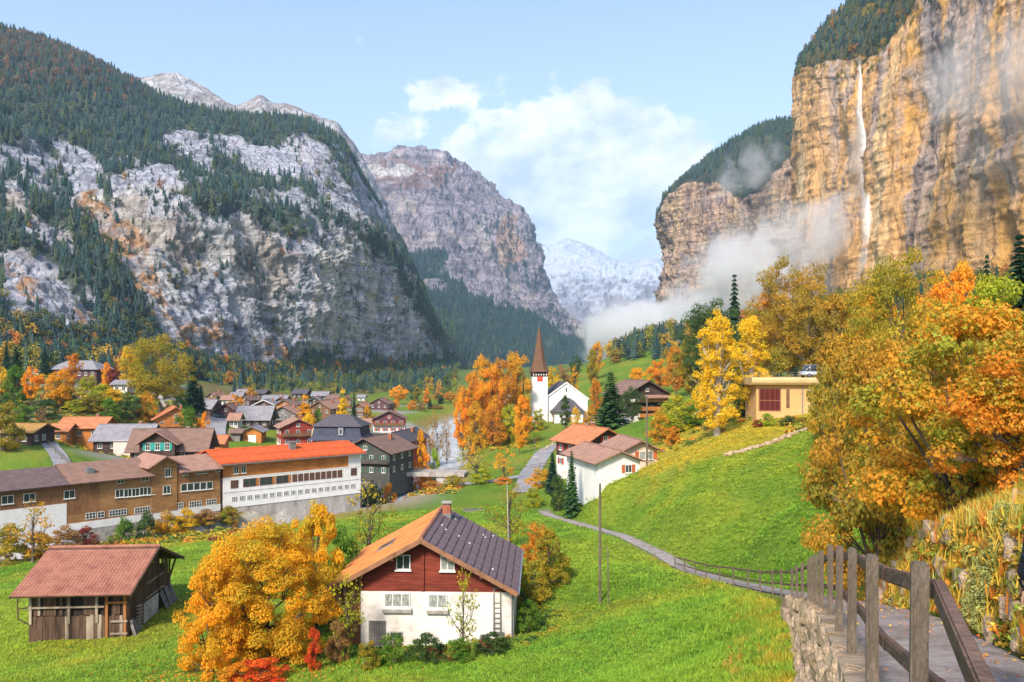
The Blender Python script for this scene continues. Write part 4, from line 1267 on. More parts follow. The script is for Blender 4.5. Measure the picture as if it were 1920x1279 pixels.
# ------------------------------------------------------------------ mist and haze
def mist(name, a, bb, ra, rb, dens, scale, seed, label, soft=0.55):
    """a bank of mist between two points: closed spindle with cloudy density"""
    a, bb = Vector(a), Vector(bb)
    ax = bb - a
    L = ax.length
    bm = bmesh.new()
    bmesh.ops.create_icosphere(bm, subdivisions=3, radius=1.0)
    me = bpy.data.meshes.new(name)
    bm.to_mesh(me); bm.free()
    o = link(name, me)
    o.location = (a + bb) / 2
    o.rotation_euler = ax.to_track_quat('X', 'Z').to_euler()
    o.scale = (L / 2, ra, rb)
    m = NB(name + '_vapour')
    tco = m.n('ShaderNodeTexCoord')
    ln = m.n('ShaderNodeVectorMath', {0: tco.outputs['Object']}, operation='LENGTH')
    fall = m.n('ShaderNodeMapRange', {'Value': ln.outputs['Value'], 'From Min': 1.0, 'From Max': 0.25}, interpolation_type='SMOOTHSTEP')
    mp_ = m.n('ShaderNodeMapping', {'Vector': tco.outputs['Object'], 'Location': (seed * 3.1, seed * 1.7, 0), 'Scale': (L / 2 * scale, ra * scale, rb * scale)})
    nz_ = m.n('ShaderNodeTexNoise', {'Vector': mp_.outputs[0], 'Scale': 1.0, 'Detail': 6.0, 'Roughness': 0.62, 'Distortion': 0.7})
    n2_ = m.n('ShaderNodeMath', {0: nz_.outputs['Fac'], 1: 4.4, 2: -4.4 * soft - 0.62}, operation='MULTIPLY_ADD')
    mu = m.n('ShaderNodeMath', {0: fall.outputs[0], 1: 1.1, 2: n2_.outputs[0]}, operation='MULTIPLY_ADD')
    r1 = m.n('ShaderNodeMapRange', {'Value': mu.outputs[0], 'From Min': 0.0, 'From Max': 0.9}, interpolation_type='SMOOTHSTEP')
    mu2 = m.n('ShaderNodeMath', {0: r1.outputs[0], 1: dens}, operation='MULTIPLY')
    pv = m.n('ShaderNodeVolumePrincipled', {'Color': (0.985, 0.99, 1.0, 1), 'Density': mu2.outputs[0], 'Anisotropy': 0.2})
    m.l(pv.outputs[0], m.out.inputs['Volume'])
    me.materials.append(m.m)
    tag(o, label, 'mist', kind='stuff')
    return o
mist('mist_bank', P(1070, 665, 1500), P(1420, 540, 960), 120, 58, 0.060, 1 / 90.0, 1, 'white mist bank in the valley below the headland', 0.43)
mist('mist_plume', P(1180, 640, 1120), P(1690, 365, 780), 85, 90, 0.036, 1 / 60.0, 2, 'white mist drifting up beside the waterfall', 0.46)
mist('fall_spray', P(1607, 130, 862), P(1622, 500, 830), 20, 20, 0.028, 1 / 30.0, 6, 'fine spray hanging round the waterfall', 0.44)
mist('mist_wisp', P(1270, 370, 1330), P(1560, 255, 1220), 60, 70, 0.018, 1 / 34.0, 3, 'thin wisp of mist over the headland forest', 0.52)
mist('mist_veil', P(1720, 190, 640), P(2030, 40, 470), 45, 70, 0.016, 1 / 60.0, 4, 'thin veil of mist high on the ochre cliff', 0.5)
mist('mist_veil', P(1800, 350, 600), P(2030, 190, 500), 40, 55, 0.016, 1 / 55.0, 5, 'faint mist before the right end of the cliff', 0.5)

# haze: the valley's air
hz_x, hz_y0, hz_y1, hz_z0, hz_z1 = 9600, -9600, 9600, -60, 1450
hv = np.array([(sx * hz_x, y, z) for z in (hz_z0, hz_z1) for y in (hz_y0, hz_y1) for sx in (-1, 1)], float)
hf = np.array([(0, 2, 3, 1), (4, 5, 7, 6), (0, 1, 5, 4), (2, 6, 7, 3), (0, 4, 6, 2), (1, 3, 7, 5)])
hm = mesh_np('haze', hv, hf)
b = NB('valley_air')
pv = b.n('ShaderNodeVolumePrincipled', {'Color': (0.50, 0.75, 1.0, 1), 'Density': 0.00009, 'Anisotropy': 0.25})
b.l(pv.outputs[0], b.out.inputs['Volume'])
hm.materials.append(b.m)
tag(link('haze', hm), 'blue haze filling the valley', kind='stuff')
# ------------------------------------------------------------------ building kit
def wood(name, col, horiz=True, scale=6.0, var=0.35, period=0.2):
    """boarded timber: grain, board joints and weathering"""
    if name in MATS: return MATS[name]
    b = NB(name)
    tco = b.n('ShaderNodeTexCoord')
    st = (0.25, 0.25, 2.5) if horiz else (2.5, 2.5, 0.25)
    mp_ = b.n('ShaderNodeMapping', {'Vector': tco.outputs['Object'], 'Scale': st})
    g = noise_n(b, 2.2, 7, mp_.outputs[0], 0.7)
    w_ = noise_n(b, 0.35, 4, tco.outputs['Object'], 0.6)
    r = b.n('ShaderNodeValToRGB', {'Fac': g.outputs['Fac']})
    r.color_ramp.elements[0].position = 0.28; r.color_ramp.elements[0].color = c4([x * (1 - var * 1.5) for x in col])
    r.color_ramp.elements[1].position = 0.72; r.color_ramp.elements[1].color = c4([min(1, x * (1 + var * 0.9)) for x in col])
    mm = b.n('ShaderNodeMapRange', {'Value': w_.outputs['Fac'], 'From Min': 0.3, 'From Max': 0.7, 'To Min': 0.72, 'To Max': 1.2})
    cm = b.n('ShaderNodeMixRGB', {'Fac': 1.0, 'Color1': r.outputs[0], 'Color2': mm.outputs[0]}, blend_type='MULTIPLY')
    sp = b.n('ShaderNodeSeparateXYZ', {'Vector': tco.outputs['Object']})
    if horiz:
        u = sp.outputs['Z']
    else:
        u = b.n('ShaderNodeMath', {0: sp.outputs['X'], 1: sp.outputs['Y']}, operation='ADD').outputs[0]
    fr = b.n('ShaderNodeMath', {0: u, 1: 1 / period}, operation='MULTIPLY')
    fr = b.n('ShaderNodeMath', {0: fr.outputs[0]}, operation='FRACT')
    jt = b.n('ShaderNodeMath', {0: fr.outputs[0], 1: 0.5}, operation='SUBTRACT')
    jt = b.n('ShaderNodeMath', {0: jt.outputs[0]}, operation='ABSOLUTE')
    jt = b.n('ShaderNodeMapRange', {'Value': jt.outputs[0], 'From Min': 0.42, 'From Max': 0.5, 'To Min': 1.0, 'To Max': 0.0})
    cj = b.n('ShaderNodeMapRange', {'Value': jt.outputs[0], 'To Min': 0.45, 'To Max': 1.0})
    c2 = b.n('ShaderNodeMixRGB', {'Fac': 1.0, 'Color1': cm.outputs[0], 'Color2': cj.outputs[0]}, blend_type='MULTIPLY')
    p = b.n('ShaderNodeBsdfPrincipled', {'Base Color': c2.outputs[0], 'Roughness': 0.85, 'Specular IOR Level': 0.2})
    bm_ = b.n('ShaderNodeBump', {'Height': jt.outputs[0], 'Strength': 0.6, 'Distance': 0.02})
    b.l(bm_.outputs[0], p.inputs['Normal'])
    b.l(p.outputs[0], b.out.inputs['Surface'])
    MATS[name] = b.m
    return b.m
def tiles_far(name, col, var=0.3, period=0.35):
    """roof covering seen from afar: courses and blotches"""
    if name in MATS: return MATS[name]
    b = NB(name)
    tco = b.n('ShaderNodeTexCoord')
    a = noise_n(b, 0.9, 7, tco.outputs['Object'], 0.7)
    f = noise_n(b, 7.0, 3, tco.outputs['Object'], 0.6)
    r = b.n('ShaderNodeValToRGB', {'Fac': a.outputs['Fac']})
    r.color_ramp.elements[0].position = 0.3; r.color_ramp.elements[0].color = c4([x * (1 - var) for x in col])
    r.color_ramp.elements[1].position = 0.7; r.color_ramp.elements[1].color = c4([min(1, x * (1 + var * 0.7)) for x in col])
    ov = b.n('ShaderNodeMixRGB', {'Fac': 0.5, 'Color1': r.outputs[0], 'Color2': f.outputs['Fac']}, blend_type='OVERLAY')
    sp = b.n('ShaderNodeSeparateXYZ', {'Vector': tco.outputs['Object']})
    fr = b.n('ShaderNodeMath', {0: sp.outputs['Z'], 1: 1 / (period * 0.5)}, operation='MULTIPLY')
    fr = b.n('ShaderNodeMath', {0: fr.outputs[0]}, operation='FRACT')
    cj = b.n('ShaderNodeMapRange', {'Value': fr.outputs[0], 'From Min': 0.0, 'From Max': 0.3, 'To Min': 0.72, 'To Max': 1.0})
    c2 = b.n('ShaderNodeMixRGB', {'Fac': 1.0, 'Color1': ov.outputs[0], 'Color2': cj.outputs[0]}, blend_type='MULTIPLY')
    p = b.n('ShaderNodeBsdfPrincipled', {'Base Color': c2.outputs[0], 'Roughness': 0.8, 'Specular IOR Level': 0.25})
    bm_ = b.n('ShaderNodeBump', {'Height': fr.outputs[0], 'Strength': 0.5, 'Distance': 0.05})
    b.l(bm_.outputs[0], p.inputs['Normal']); b.l(p.outputs[0], b.out.inputs['Surface'])
    MATS[name] = b.m
    return b.m
b = NB('window_glass')
p = b.n('ShaderNodeBsdfPrincipled', {'Base Color': (0.035, 0.045, 0.05, 1), 'Roughness': 0.12, 'Specular IOR Level': 0.6})
b.l(p.outputs[0], b.out.inputs['Surface'])
M_GLASS = b.m
b = NB('curtained_glass')
nz = noise_n(b, 6.0, 3, mapping(b, (4, 4, 0.6)), 0.5)
cr_ = b.n('ShaderNodeValToRGB', {'Fac': nz.outputs['Fac']})
cr_.color_ramp.elements[0].position = 0.35; cr_.color_ramp.elements[0].color = (0.10, 0.12, 0.13, 1)
cr_.color_ramp.elements[1].position = 0.6; cr_.color_ramp.elements[1].color = (0.42, 0.43, 0.38, 1)
p = b.n('ShaderNodeBsdfPrincipled', {'Base Color': cr_.outputs[0], 'Roughness': 0.2, 'Specular IOR Level': 0.5})
b.l(p.outputs[0], b.out.inputs['Surface'])
M_CURT = b.m
M_WHITE = mat_plain('white_render', (0.72, 0.70, 0.67), rough=0.9, var=0.10, scale=0.8, bump=0.15, bscale=20)
M_WHITE2 = mat_plain('stained_white_render', (0.70, 0.67, 0.63), rough=0.9, var=0.22, scale=0.5, bump=0.2, bscale=14, col2=(0.44, 0.38, 0.32))
M_FRAME = mat_plain('white_window_paint', (0.72, 0.71, 0.66), rough=0.6, var=0.08, scale=3)
M_FRAMEB = mat_plain('brown_window_paint', (0.24, 0.09, 0.05), rough=0.6, var=0.15, scale=3)
M_CONC = mat_plain('weathered_concrete', (0.36, 0.33, 0.30), rough=0.95, var=0.35, scale=0.5, bump=0.4, bscale=6, stretch=(1, 1, 0.35), col2=(0.20, 0.15, 0.11))
M_STONE = mat_plain('grey_stone', (0.34, 0.31, 0.28), rough=0.95, var=0.35, scale=1.2, bump=0.8, bscale=5)
M_METAL = mat_plain('grey_metal', (0.30, 0.31, 0.33), rough=0.45, var=0.15, scale=2, metal=0.6)
W_DARK = wood('dark_timber', (0.085, 0.050, 0.045))
W_PURP = wood('purple_brown_timber', (0.13, 0.060, 0.065))
W_BROWN = wood('brown_timber', (0.20, 0.105, 0.055))
W_ORNG = wood('orange_timber', (0.54, 0.20, 0.05))
W_RED = wood('red_brown_timber', (0.22, 0.045, 0.028), period=0.17)
W_REDV = wood('red_board_timber', (0.33, 0.055, 0.035), horiz=False)
W_TAN = wood('tan_board_timber', (0.40, 0.205, 0.08), period=0.22)
W_VERT = wood('brown_board_timber', (0.29, 0.135, 0.06), horiz=False, period=0.25)
W_GREY = wood('grey_timber', (0.22, 0.20, 0.19))
W_OLD = wood('old_barn_timber', (0.115, 0.068, 0.045), horiz=False, var=0.5, period=5.0)
W_OLDL = wood('bleached_barn_timber', (0.34, 0.27, 0.20), horiz=False, var=0.4, period=5.0)
W_OLDO = wood('orange_barn_timber', (0.36, 0.15, 0.05), horiz=False, var=0.3, period=5.0)
W_GREEN = wood('dark_green_grey_timber', (0.085, 0.085, 0.075))
T_RED = tiles_far('bright_red_sheet_roof', (0.60, 0.105, 0.025), 0.28, 1.5)
T_ORG = tiles_far('orange_tile_roof', (0.50, 0.19, 0.085))
T_PINK = tiles_far('faded_pink_tile_roof', (0.36, 0.20, 0.145))
T_BRN = tiles_far('brown_tile_roof', (0.22, 0.135, 0.105))
T_DARK = tiles_far('dark_slate_roof', (0.095, 0.085, 0.10))
T_GREY = tiles_far('pale_grey_slate_roof', (0.26, 0.245, 0.265))
T_SLATE = tiles_far('blue_slate_roof', (0.065, 0.070, 0.10))
T_SPIRE = tiles_far('russet_shingle_roof', (0.165, 0.085, 0.05), 0.25, 0.5)
S_GREEN = mat_plain('green_shutter_paint', (0.035, 0.11, 0.06), rough=0.6, var=0.15)
S_TURQ = mat_plain('turquoise_shutter_paint', (0.03, 0.30, 0.26), rough=0.6, var=0.15)
S_RED = mat_plain('red_shutter_paint', (0.42, 0.03, 0.025), rough=0.6, var=0.15)
S_ORNG = mat_plain('rust_shutter_paint', (0.46, 0.12, 0.04), rough=0.6, var=0.15)
M_BRICK = mat_plain('chimney_brick', (0.34, 0.12, 0.06), rough=0.9, var=0.35, scale=6, bump=0.5)

class MB:
    """boxes, prisms and slabs collected into one mesh"""
    def __init__(s): s.v, s.f, s.n = [], [], 0
    def poly(s, v, f):
        s.v += [tuple(q) for q in v]; s.f += [tuple(i + s.n for i in q) for q in f]; s.n = len(s.v); return s
    def box(s, x0, x1, y0, y1, z0, z1):
        return s.poly([(x0, y0, z0), (x1, y0, z0), (x1, y1, z0), (x0, y1, z0), (x0, y0, z1), (x1, y0, z1), (x1, y1, z1), (x0, y1, z1)],
                      [(0, 3, 2, 1), (4, 5, 6, 7), (0, 1, 5, 4), (1, 2, 6, 5), (2, 3, 7, 6), (3, 0, 4, 7)])
    def prism_y(s, prof, y0, y1):
        n = len(prof)
        v = [(x, y0, z) for x, z in prof] + [(x, y1, z) for x, z in prof]
        f = [tuple(range(n)), tuple(range(2 * n - 1, n - 1, -1))] + [(i, i + n, (i + 1) % n + n, (i + 1) % n) for i in range(n)]
        return s.poly(v, f)
    def prism_x(s, prof, x0, x1):
        n = len(prof)
        v = [(x0, y, z) for y, z in prof] + [(x1, y, z) for y, z in prof]
        f = [tuple(range(n - 1, -1, -1)), tuple(range(n, 2 * n))] + [(i, (i + 1) % n, (i + 1) % n + n, i + n) for i in range(n)]
        return s.poly(v, f)
    def quad_slab(s, a, b, c, d, t):
        """slab of thickness t below the quad a b c d (counter-clockwise from above)"""
        a, b, c, d = [Vector(q) for q in (a, b, c, d)]
        nn = (b - a).cross(d - a).normalized()
        v = [a, b, c, d] + [q - nn * t for q in (a, b, c, d)]
        return s.poly(v, [(0, 1, 2, 3), (7, 6, 5, 4), (0, 4, 5, 1), (1, 5, 6, 2), (2, 6, 7, 3), (3, 7, 4, 0)])
    def bar(s, a, b, w, h=None):
        """square bar from a to b"""
        a, b = Vector(a), Vector(b)
        h = h or w
        d = (b - a).normalized()
        up = Vector((0, 0, 1)) if abs(d.z) < 0.95 else Vector((0, 1, 0))
        r = d.cross(up).normalized() * (w / 2)
        u = r.cross(d).normalized() * (h / 2)
        v = [a - r - u, a + r - u, a + r + u, a - r + u, b - r - u, b + r - u, b + r + u, b - r + u]
        return s.poly(v, [(3, 2, 1, 0), (4, 5, 6, 7), (0, 1, 5, 4), (1, 2, 6, 5), (2, 3, 7, 6), (3, 0, 4, 7)])
    def cyl(s, a, b, r0, r1=None, k=10):
        v, f = tube([a, b], [r0, r0 if r1 is None else r1], k)
        n = len(v)
        s.poly(v, [tuple(q) for q in f] + [tuple(range(k))[::-1], tuple(range(n - k, n))])
        return s
    def mesh(s, name):
        me = bpy.data.meshes.new(name)
        me.from_pydata([tuple(map(float, q)) for q in s.v], [], s.f)
        me.update()
        bm = bmesh.new(); bm.from_mesh(me)
        bmesh.ops.recalc_face_normals(bm, faces=bm.faces)
        bm.to_mesh(me); bm.free()
        return me
    def build(s, name, mat, parent=None):
        me = s.mesh(name)
        me.materials.append(mat)
        return link(name, me, parent)
WCACHE = {}
def win_mesh(w, h, nx, ny, fm, sill):
    k = (round(w, 2), round(h, 2), nx, ny, fm.name, sill)
    if k in WCACHE: return WCACHE[k]
    t = min(0.07, w * 0.09)
    m = MB()
    m.box(-w/2, w/2, -0.06, 0.0, h/2 - t, h/2).box(-w/2, w/2, -0.06, 0.0, -h/2, -h/2 + t)
    m.box(-w/2, -w/2 + t, -0.06, 0.0, -h/2 + t, h/2 - t).box(w/2 - t, w/2, -0.06, 0.0, -h/2 + t, h/2 - t)
    for i in range(1, nx):
        x = -w/2 + w * i / nx
        m.box(x - t * .45, x + t * .45, -0.055, 0.0, -h/2 + t, h/2 - t)
    for i in range(1, ny):
        z = -h/2 + h * i / ny
        m.box(-w/2 + t, w/2 - t, -0.05, 0.0, z - t * .35, z + t * .35)
    if sill:
        m.box(-w/2 - 0.08, w/2 + 0.08, -0.16, 0.0, -h/2 - 0.09, -h/2 - 0.002)
    fme = m.mesh('window'); fme.materials.append(fm)
    g = MB().box(-w/2 + t * .5, w/2 - t * .5, -0.03, -0.004, -h/2 + t * .5, h/2 - t * .5).mesh('pane')
    WCACHE[k] = (fme, g)
    return WCACHE[k]
GL = {}
def put_window(parent, pos, rz, w, h, nx=2, ny=1, frame=None, glass=None, sill=True, shutter=None, name='window'):
    """pos on the wall plane (parent space); rz turns the window's face (-y) outwards"""
    frame = frame or M_FRAME; glass = glass or M_GLASS
    fme, g0 = win_mesh(w, h, nx, ny, frame, sill)
    o = link(name, fme, parent); o.location = pos; o.rotation_euler = (0, 0, rz)
    k = (g0.name, glass.name)
    if k not in GL:
        g = g0.copy(); g.materials.clear(); g.materials.append(glass); GL[k] = g
    link('pane', GL[k], o)
    if shutter:
        sw = w * 0.5
        kk = ('sh', round(sw, 2), round(h, 2), shutter.name)
        if kk not in GL:
            mm = MB().box(-sw/2, sw/2, -0.05, -0.005, -h/2, h/2)
            for q in range(5):
                z = -h/2 + h * (q + 0.5) / 5
                mm.box(-sw/2 + 0.05, sw/2 - 0.05, -0.065, -0.05, z - h * 0.035, z + h * 0.035)
            g = mm.mesh('shutter'); g.materials.append(shutter); GL[kk] = g
        for sx in (-1, 1):
            so_ = link('shutter', GL[kk], o); so_.location = (sx * (w/2 + sw/2 + 0.03), 0, 0)
    return o
def side(W, D, s, u, z, out=0.012):
    """point on wall s at offset u along it (left to right seen from outside)"""
    if s == 'F': return (u, -D/2 - out, z), 0.0
    if s == 'B': return (-u, D/2 + out, z), math.pi
    if s == 'L': return (-W/2 - out, -u, z), -math.pi/2
    return (W/2 + out, u, z), math.pi/2
def gable_house(name, label, loc, rz, W, D, Hw, rise, wall, roof, ov=0.7, upper=None, split=None, wins=(), group=None, cat='house', chimneys=(), base=2.5, thick=0.18, trim=None, frame=None, shutter=None, ridge='y', roofname='roof', glass=None, ovf=None):
    """house with a pitched roof; ridge 'y': gable to the front, 'x': eave to the front"""
    root = empty(name, loc, rz)
    tag(root, label, cat, group)
    hw, hd = W/2, D/2
    def body(z0, z1, mat, nm, gable):
        m = MB()
        if not gable:
            m.box(-hw, hw, -hd, hd, z0, z1)
        elif ridge == 'y':
            m.prism_y([(-hw, z0), (hw, z0), (hw, Hw), (0, Hw + rise), (-hw, Hw)], -hd, hd)
        else:
            m.prism_x([(-hd, z0), (hd, z0), (hd, Hw), (0, Hw + rise), (-hd, Hw)], -hw, hw)
        return m.build(nm, mat, root)
    if upper is not None:
        body(-base, split, wall, 'lower_wall', False)
        body(split + 0.002, Hw, upper, 'upper_wall', True)
    else:
        body(-base, Hw, wall, 'wall', True)
    o2 = ovf if ovf is not None else ov
    half = (hw if ridge == 'y' else hd)
    ln = (hd if ridge == 'y' else hw) + o2
    sl = rise / half
    e = half + ov
    ze = Hw - ov * sl + 0.10
    zr = Hw + rise + 0.10
    def T(a, b_, z):     # across-ridge, along-ridge
        return (a, b_, z) if ridge == 'y' else (b_, -a, z)
    for sgn in (-1, 1):
        m = MB()
        q = [T(sgn * e, -ln, ze), T(sgn * e, ln, ze), T(0, ln, zr), T(0, -ln, zr)]
        # keep counter-clockwise from above
        n_ = (Vector(q[1]) - Vector(q[0])).cross(Vector(q[3]) - Vector(q[0]))
        if n_.z < 0: q = q[::-1]
        m.quad_slab(*[(x, y, z + thick) for x, y, z in q], thick)
        m.build(roofname, roof, root)
    m = MB().bar(T(0, -ln - .02, zr + thick + 0.02), T(0, ln + .02, zr + thick + 0.02), 0.3, 0.12)
    m.build('ridge_cap', roof, root)
    if trim is not None:
        for sgn in (-1, 1):
            m = MB().bar(T(sgn * (e + .01), -ln - 0.03, ze - 0.02), T(0, -ln - 0.03, zr - 0.02), 0.06, 0.26)
            m.build('barge_board', trim, root)
    for (cx, cy, ch, cw, cm) in chimneys:
        a = cx if ridge == 'y' else cy
        zb = Hw + rise * (1 - abs(a) / half)
        c_ = MB().box(cx - cw/2, cx + cw/2, cy - cw/2, cy + cw/2, zb - 0.3, zb + ch).build('chimney', cm, root)
        MB().box(cx - cw/2 - .07, cx + cw/2 + .07, cy - cw/2 - .07, cy + cw/2 + .07, zb + ch + 0.002, zb + ch + 0.1).build('cap', M_CONC, c_)
    for wspec in wins:
        s, u, z, w, h = wspec[:5]
        opt = wspec[5] if len(wspec) > 5 else {}
        pos, r_ = side(W, D, s, u, z)
        kw = dict(frame=frame, shutter=shutter, glass=glass); kw.update(opt)
        put_window(root, pos, r_, w, h, **kw)
    return root
def zpix(py, d): return -(py - HOR) / FPX * d

# ------------------------------------------------------------------ the red roofed building by the river
def long_frame(x0, y0, x1, y1):
    u = Vector((x1 - x0, y1 - y0, 0)); L = u.length; u.normalize()
    return L, math.atan2(u.y, u.x)
z_b, z_e = -23.9, -16.5
FA, FB = (-48.5, 135.0), (-28.6, 152.0)
L, ang = long_frame(*FA, *FB)
fac = empty('long_building', (FA[0], FA[1], z_b), ang)      # local x along the front, y into the building
tag(fac, 'long white building with bright red roof and orange timber band', 'building')
DEP = 13.0
MB().box(0, L, 0, DEP, -0.2, 4.9).build('white_wall', M_WHITE, fac)
MB().box(0.0, L - 2.6, 0.02, DEP, 4.902, 7.35).build('timber_band', W_ORNG, fac)
MB().box(L - 2.6 + .002, L, 0, DEP, 4.902, 7.35).build('white_end_wall', M_WHITE, fac)
MB().box(0.05, L - 0.05, 0.1, DEP, -5.5, -0.202).build('river_wall', M_CONC, fac)
MB().box(-0.02, L + 0.02, -0.06, -0.002, 4.82, 4.98).build('white_moulding', M_FRAME, fac)
MB().box(-0.02, L + 0.02, -0.03, -0.001, 2.35, 2.41).build('grey_moulding', M_METAL, fac)
for sgn, y0, y1, za, zb in ((1, -0.9, DEP/2, 7.2, 9.0), (-1, DEP/2, DEP + 0.9, 9.0, 7.2)):
    m = MB()
    m.quad_slab((-0.7, y0, za + .25), (L + 0.8, y0, za + .25), (L + 0.8, y1, zb + .25), (-0.7, y1, zb + .25), 0.22)
    rf = m.build('roof', T_RED, fac)
    if sgn == 1:
        for q in range(int(L / 1.3)):
            x = 0.2 + q * 1.3
            MB().bar((x, y0 + .05, za + .28), (x, y1 - .05, zb + .28), 0.06, 0.06).build('seam', T_RED, rf)
MB().prism_x([(0.05, 7.2), (DEP - .05, 7.2), (DEP/2, 8.95)], 0.03, L - 0.03).build('gable', W_ORNG, fac)
MB().box(-0.7, L + 0.8, -1.02, -0.9, 7.14, 7.32).build('gutter', M_METAL, fac)
vt = MB().box(13.6, 14.7, 3.4, 4.4, 7.9, 9.8).build('vent_box', M_METAL, fac)
MB().box(13.4, 14.9, 3.2, 4.6, 9.802, 9.95).build('vent_hood', M_METAL, vt)
nlow = 18
for i in range(nlow):
    x = 1.9 + i * (L - 3.6) / (nlow - 1)
    put_window(fac, (x, -0.012, 1.25), 0, 0.98, 0.80, 3, 3, sill=False, frame=M_FRAME)
put_window(fac, (1.9, -0.012, 3.75), 0, 1.3, 1.35, 3, 4, frame=M_FRAMEB, sill=False)
x = 3.2
for i in range(3):
    put_window(fac, (x + 1.35, -0.012, 3.78), 0, 2.3, 1.4, 2, 1, frame=M_FRAMEB, sill=False, name='wide_window')
    MB().box(x + 2.55, x + 3.02, -0.05, -0.002, 3.08, 4.48).build('timber_panel', W_ORNG, fac)
    x += 2.95
for i in range(9):
    put_window(fac, (x + 0.75 + i * 1.12, -0.012, 3.8), 0, 0.92, 1.35, 3, 4, frame=M_FRAMEB, sill=False)
put_window(fac, (L - 1.5, -0.012, 3.9), 0, 1.25, 1.35, 3, 3, frame=M_FRAMEB, sill=False)
for x in (2.2, 3.5):
    put_window(fac, (x, 0.008, 6.15), 0, 0.85, 1.35, 2, 1)

# ------------------------------------------------------------------ the brown timber building beside it
WU = Vector((0.68, 0.733, 0)).normalized()
wa = Vector((FA[0] - 0.35, FA[1] - 0.4, 0))
LW = 38.0
w0 = wa - WU * LW
wangle = math.atan2(WU.y, WU.x)
wd = empty('timber_building', (w0.x, w0.y, -24.1), wangle)
tag(wd, 'long brown timber building with stepped brown roofs and many windows', 'building')
x_t2, x_t1, x_w = LW - 7.4, LW - 11.5, LW - 23.7      # wing | middle | tower | right section
DW = 11.0
MB().box(0, x_w, 0, DW, 4.0, 6.9).build('wing_wall', W_VERT, wd)
MB().box(0.02, x_w - .002, -0.05, DW, -4, 3.998).build('white_base_wall', M_WHITE, wd)
MB().box(x_w + .002, x_t1, 0, DW, 0.9, 6.9).build('timber_wall', W_TAN, wd)
MB().box(x_w + .003, x_w + 4.5, -0.03, -0.002, 2.2, 6.9).build('board_panel', W_VERT, wd)
MB().box(x_t1 + .002, x_t2, -0.12, DW, 0.9, 8.4).build('tower_wall', W_TAN, wd)
MB().prism_y([(x_t1 + .01, 8.4), (x_t2 - .01, 8.4), ((x_t1 + x_t2)/2, 9.55)], -0.11, 7).build('tower_gable', W_TAN, wd)
MB().box(x_t2 + .002, LW, 0, DW, 0.9, 6.95).build('right_wall', W_TAN, wd)
MB().box(x_t2 + .004, LW, -0.03, -0.002, 5.0, 6.93).build('upper_boards', W_VERT, wd)
MB().box(x_w + .004, LW, -0.06, DW - .5, -0.2, 0.898).build('white_base_strip', M_WHITE, wd)
MB().box(x_w + .01, LW - .02, -0.02, DW - .6, -5.5, -0.202).build('river_wall', M_STONE, wd)
def mono_roof(x0, x1, za, zb, mat, ov=0.9):
    MB().quad_slab((x0, -ov, za - ov * (zb - za) / (DW/2)), (x1, -ov, za - ov * (zb - za) / (DW/2)), (x1, DW/2, zb), (x0, DW/2, zb), 0.22).build('roof', mat, wd)
    MB().quad_slab((x0, DW/2, zb), (x1, DW/2, zb), (x1, DW + ov, za), (x0, DW + ov, za), 0.22).build('roof', mat, wd)
mono_roof(-0.6, x_w + 0.2, 7.1, 8.9, tiles_far('dark_brown_tile_roof', (0.145, 0.10, 0.095)))
mono_roof(x_w + 0.25, x_t1 + 0.3, 7.15, 9.2, tiles_far('worn_brown_tile_roof', (0.26, 0.15, 0.11)))
mono_roof(x_t2 + 0.3, LW + 0.3, 7.2, 8.9, T_PINK)
xm = (x_t1 + x_t2)/2
for sgn in (-1, 1):
    q = [(xm + sgn * 3.0, -1.1, 8.05), (xm + sgn * 3.0, 7.5, 8.05), (xm, 7.5, 9.75), (xm, -1.1, 9.75)]
    if sgn < 0: q = q[::-1]
    MB().quad_slab(*q, 0.2).build('tower_roof', T_PINK, wd)
sk = MB().box(x_w + 3.4, x_w + 4.4, 1.6, 2.7, 7.6, 8.6).build('roof_vent', M_METAL, wd)
def wpx(px):
    """along-front coordinate under photograph column px"""
    k = (px - 960) / FPX
    t = (k * w0.y - w0.x) / (WU.x - k * WU.y)
    return t
def wz(px, py):
    t = wpx(px); y = w0.y + WU.y * t
    return zpix(py, y) + 24.1
for px, py, ww, hh, nx, ny in [(14, 937, 1.5, 1.2, 2, 1), (55, 933, 1.5, 1.2, 2, 1), (130, 927, 1.5, 1.2, 2, 1)]:
    put_window(wd, (wpx(px), -0.012, wz(px, py)), 0, ww, hh, nx, ny)
for px, py, ww, hh, nx, ny in [(226, 902, 1.1, 0.75, 2, 1), (272, 898, 1.1, 0.75, 2, 1), (224, 925, 1.25, 1.25, 2, 1), (240, 924, 1.25, 1.25, 2, 1), (254, 923, 1.25, 1.25, 2, 1), (269, 921, 1.25, 1.25, 2, 1), (283, 920, 1.25, 1.25, 2, 1),
        (170, 967, 1.4, 0.95, 3, 2), (189, 965, 1.0, 0.95, 2, 2), (221, 961, 2.6, 0.95, 6, 2), (267, 956, 2.4, 0.95, 6, 2), (306, 951, 2.3, 0.95, 6, 2), (337, 948, 1.2, 0.95, 3, 2), (366, 945, 2.1, 0.95, 5, 2), (396, 941, 1.7, 0.95, 4, 2),
        (347, 888, 0.9, 0.7, 2, 1), (378, 885, 2.1, 0.7, 4, 1), (408, 881, 0.9, 0.7, 2, 1), (345, 914, 1.05, 1.25, 1, 1), (357, 913, 1.05, 1.25, 1, 1), (369, 912, 1.05, 1.25, 1, 1), (381, 911, 1.05, 1.25, 1, 1), (393, 910, 1.05, 1.25, 1, 1)]:
    put_window(wd, (wpx(px), -0.036 if (px > 335 and py < 890) else (-0.066 if py > 940 and wz(px, py) < 1.3 else -0.012), wz(px, py)), 0, ww, hh, nx, ny, sill=hh > 1)
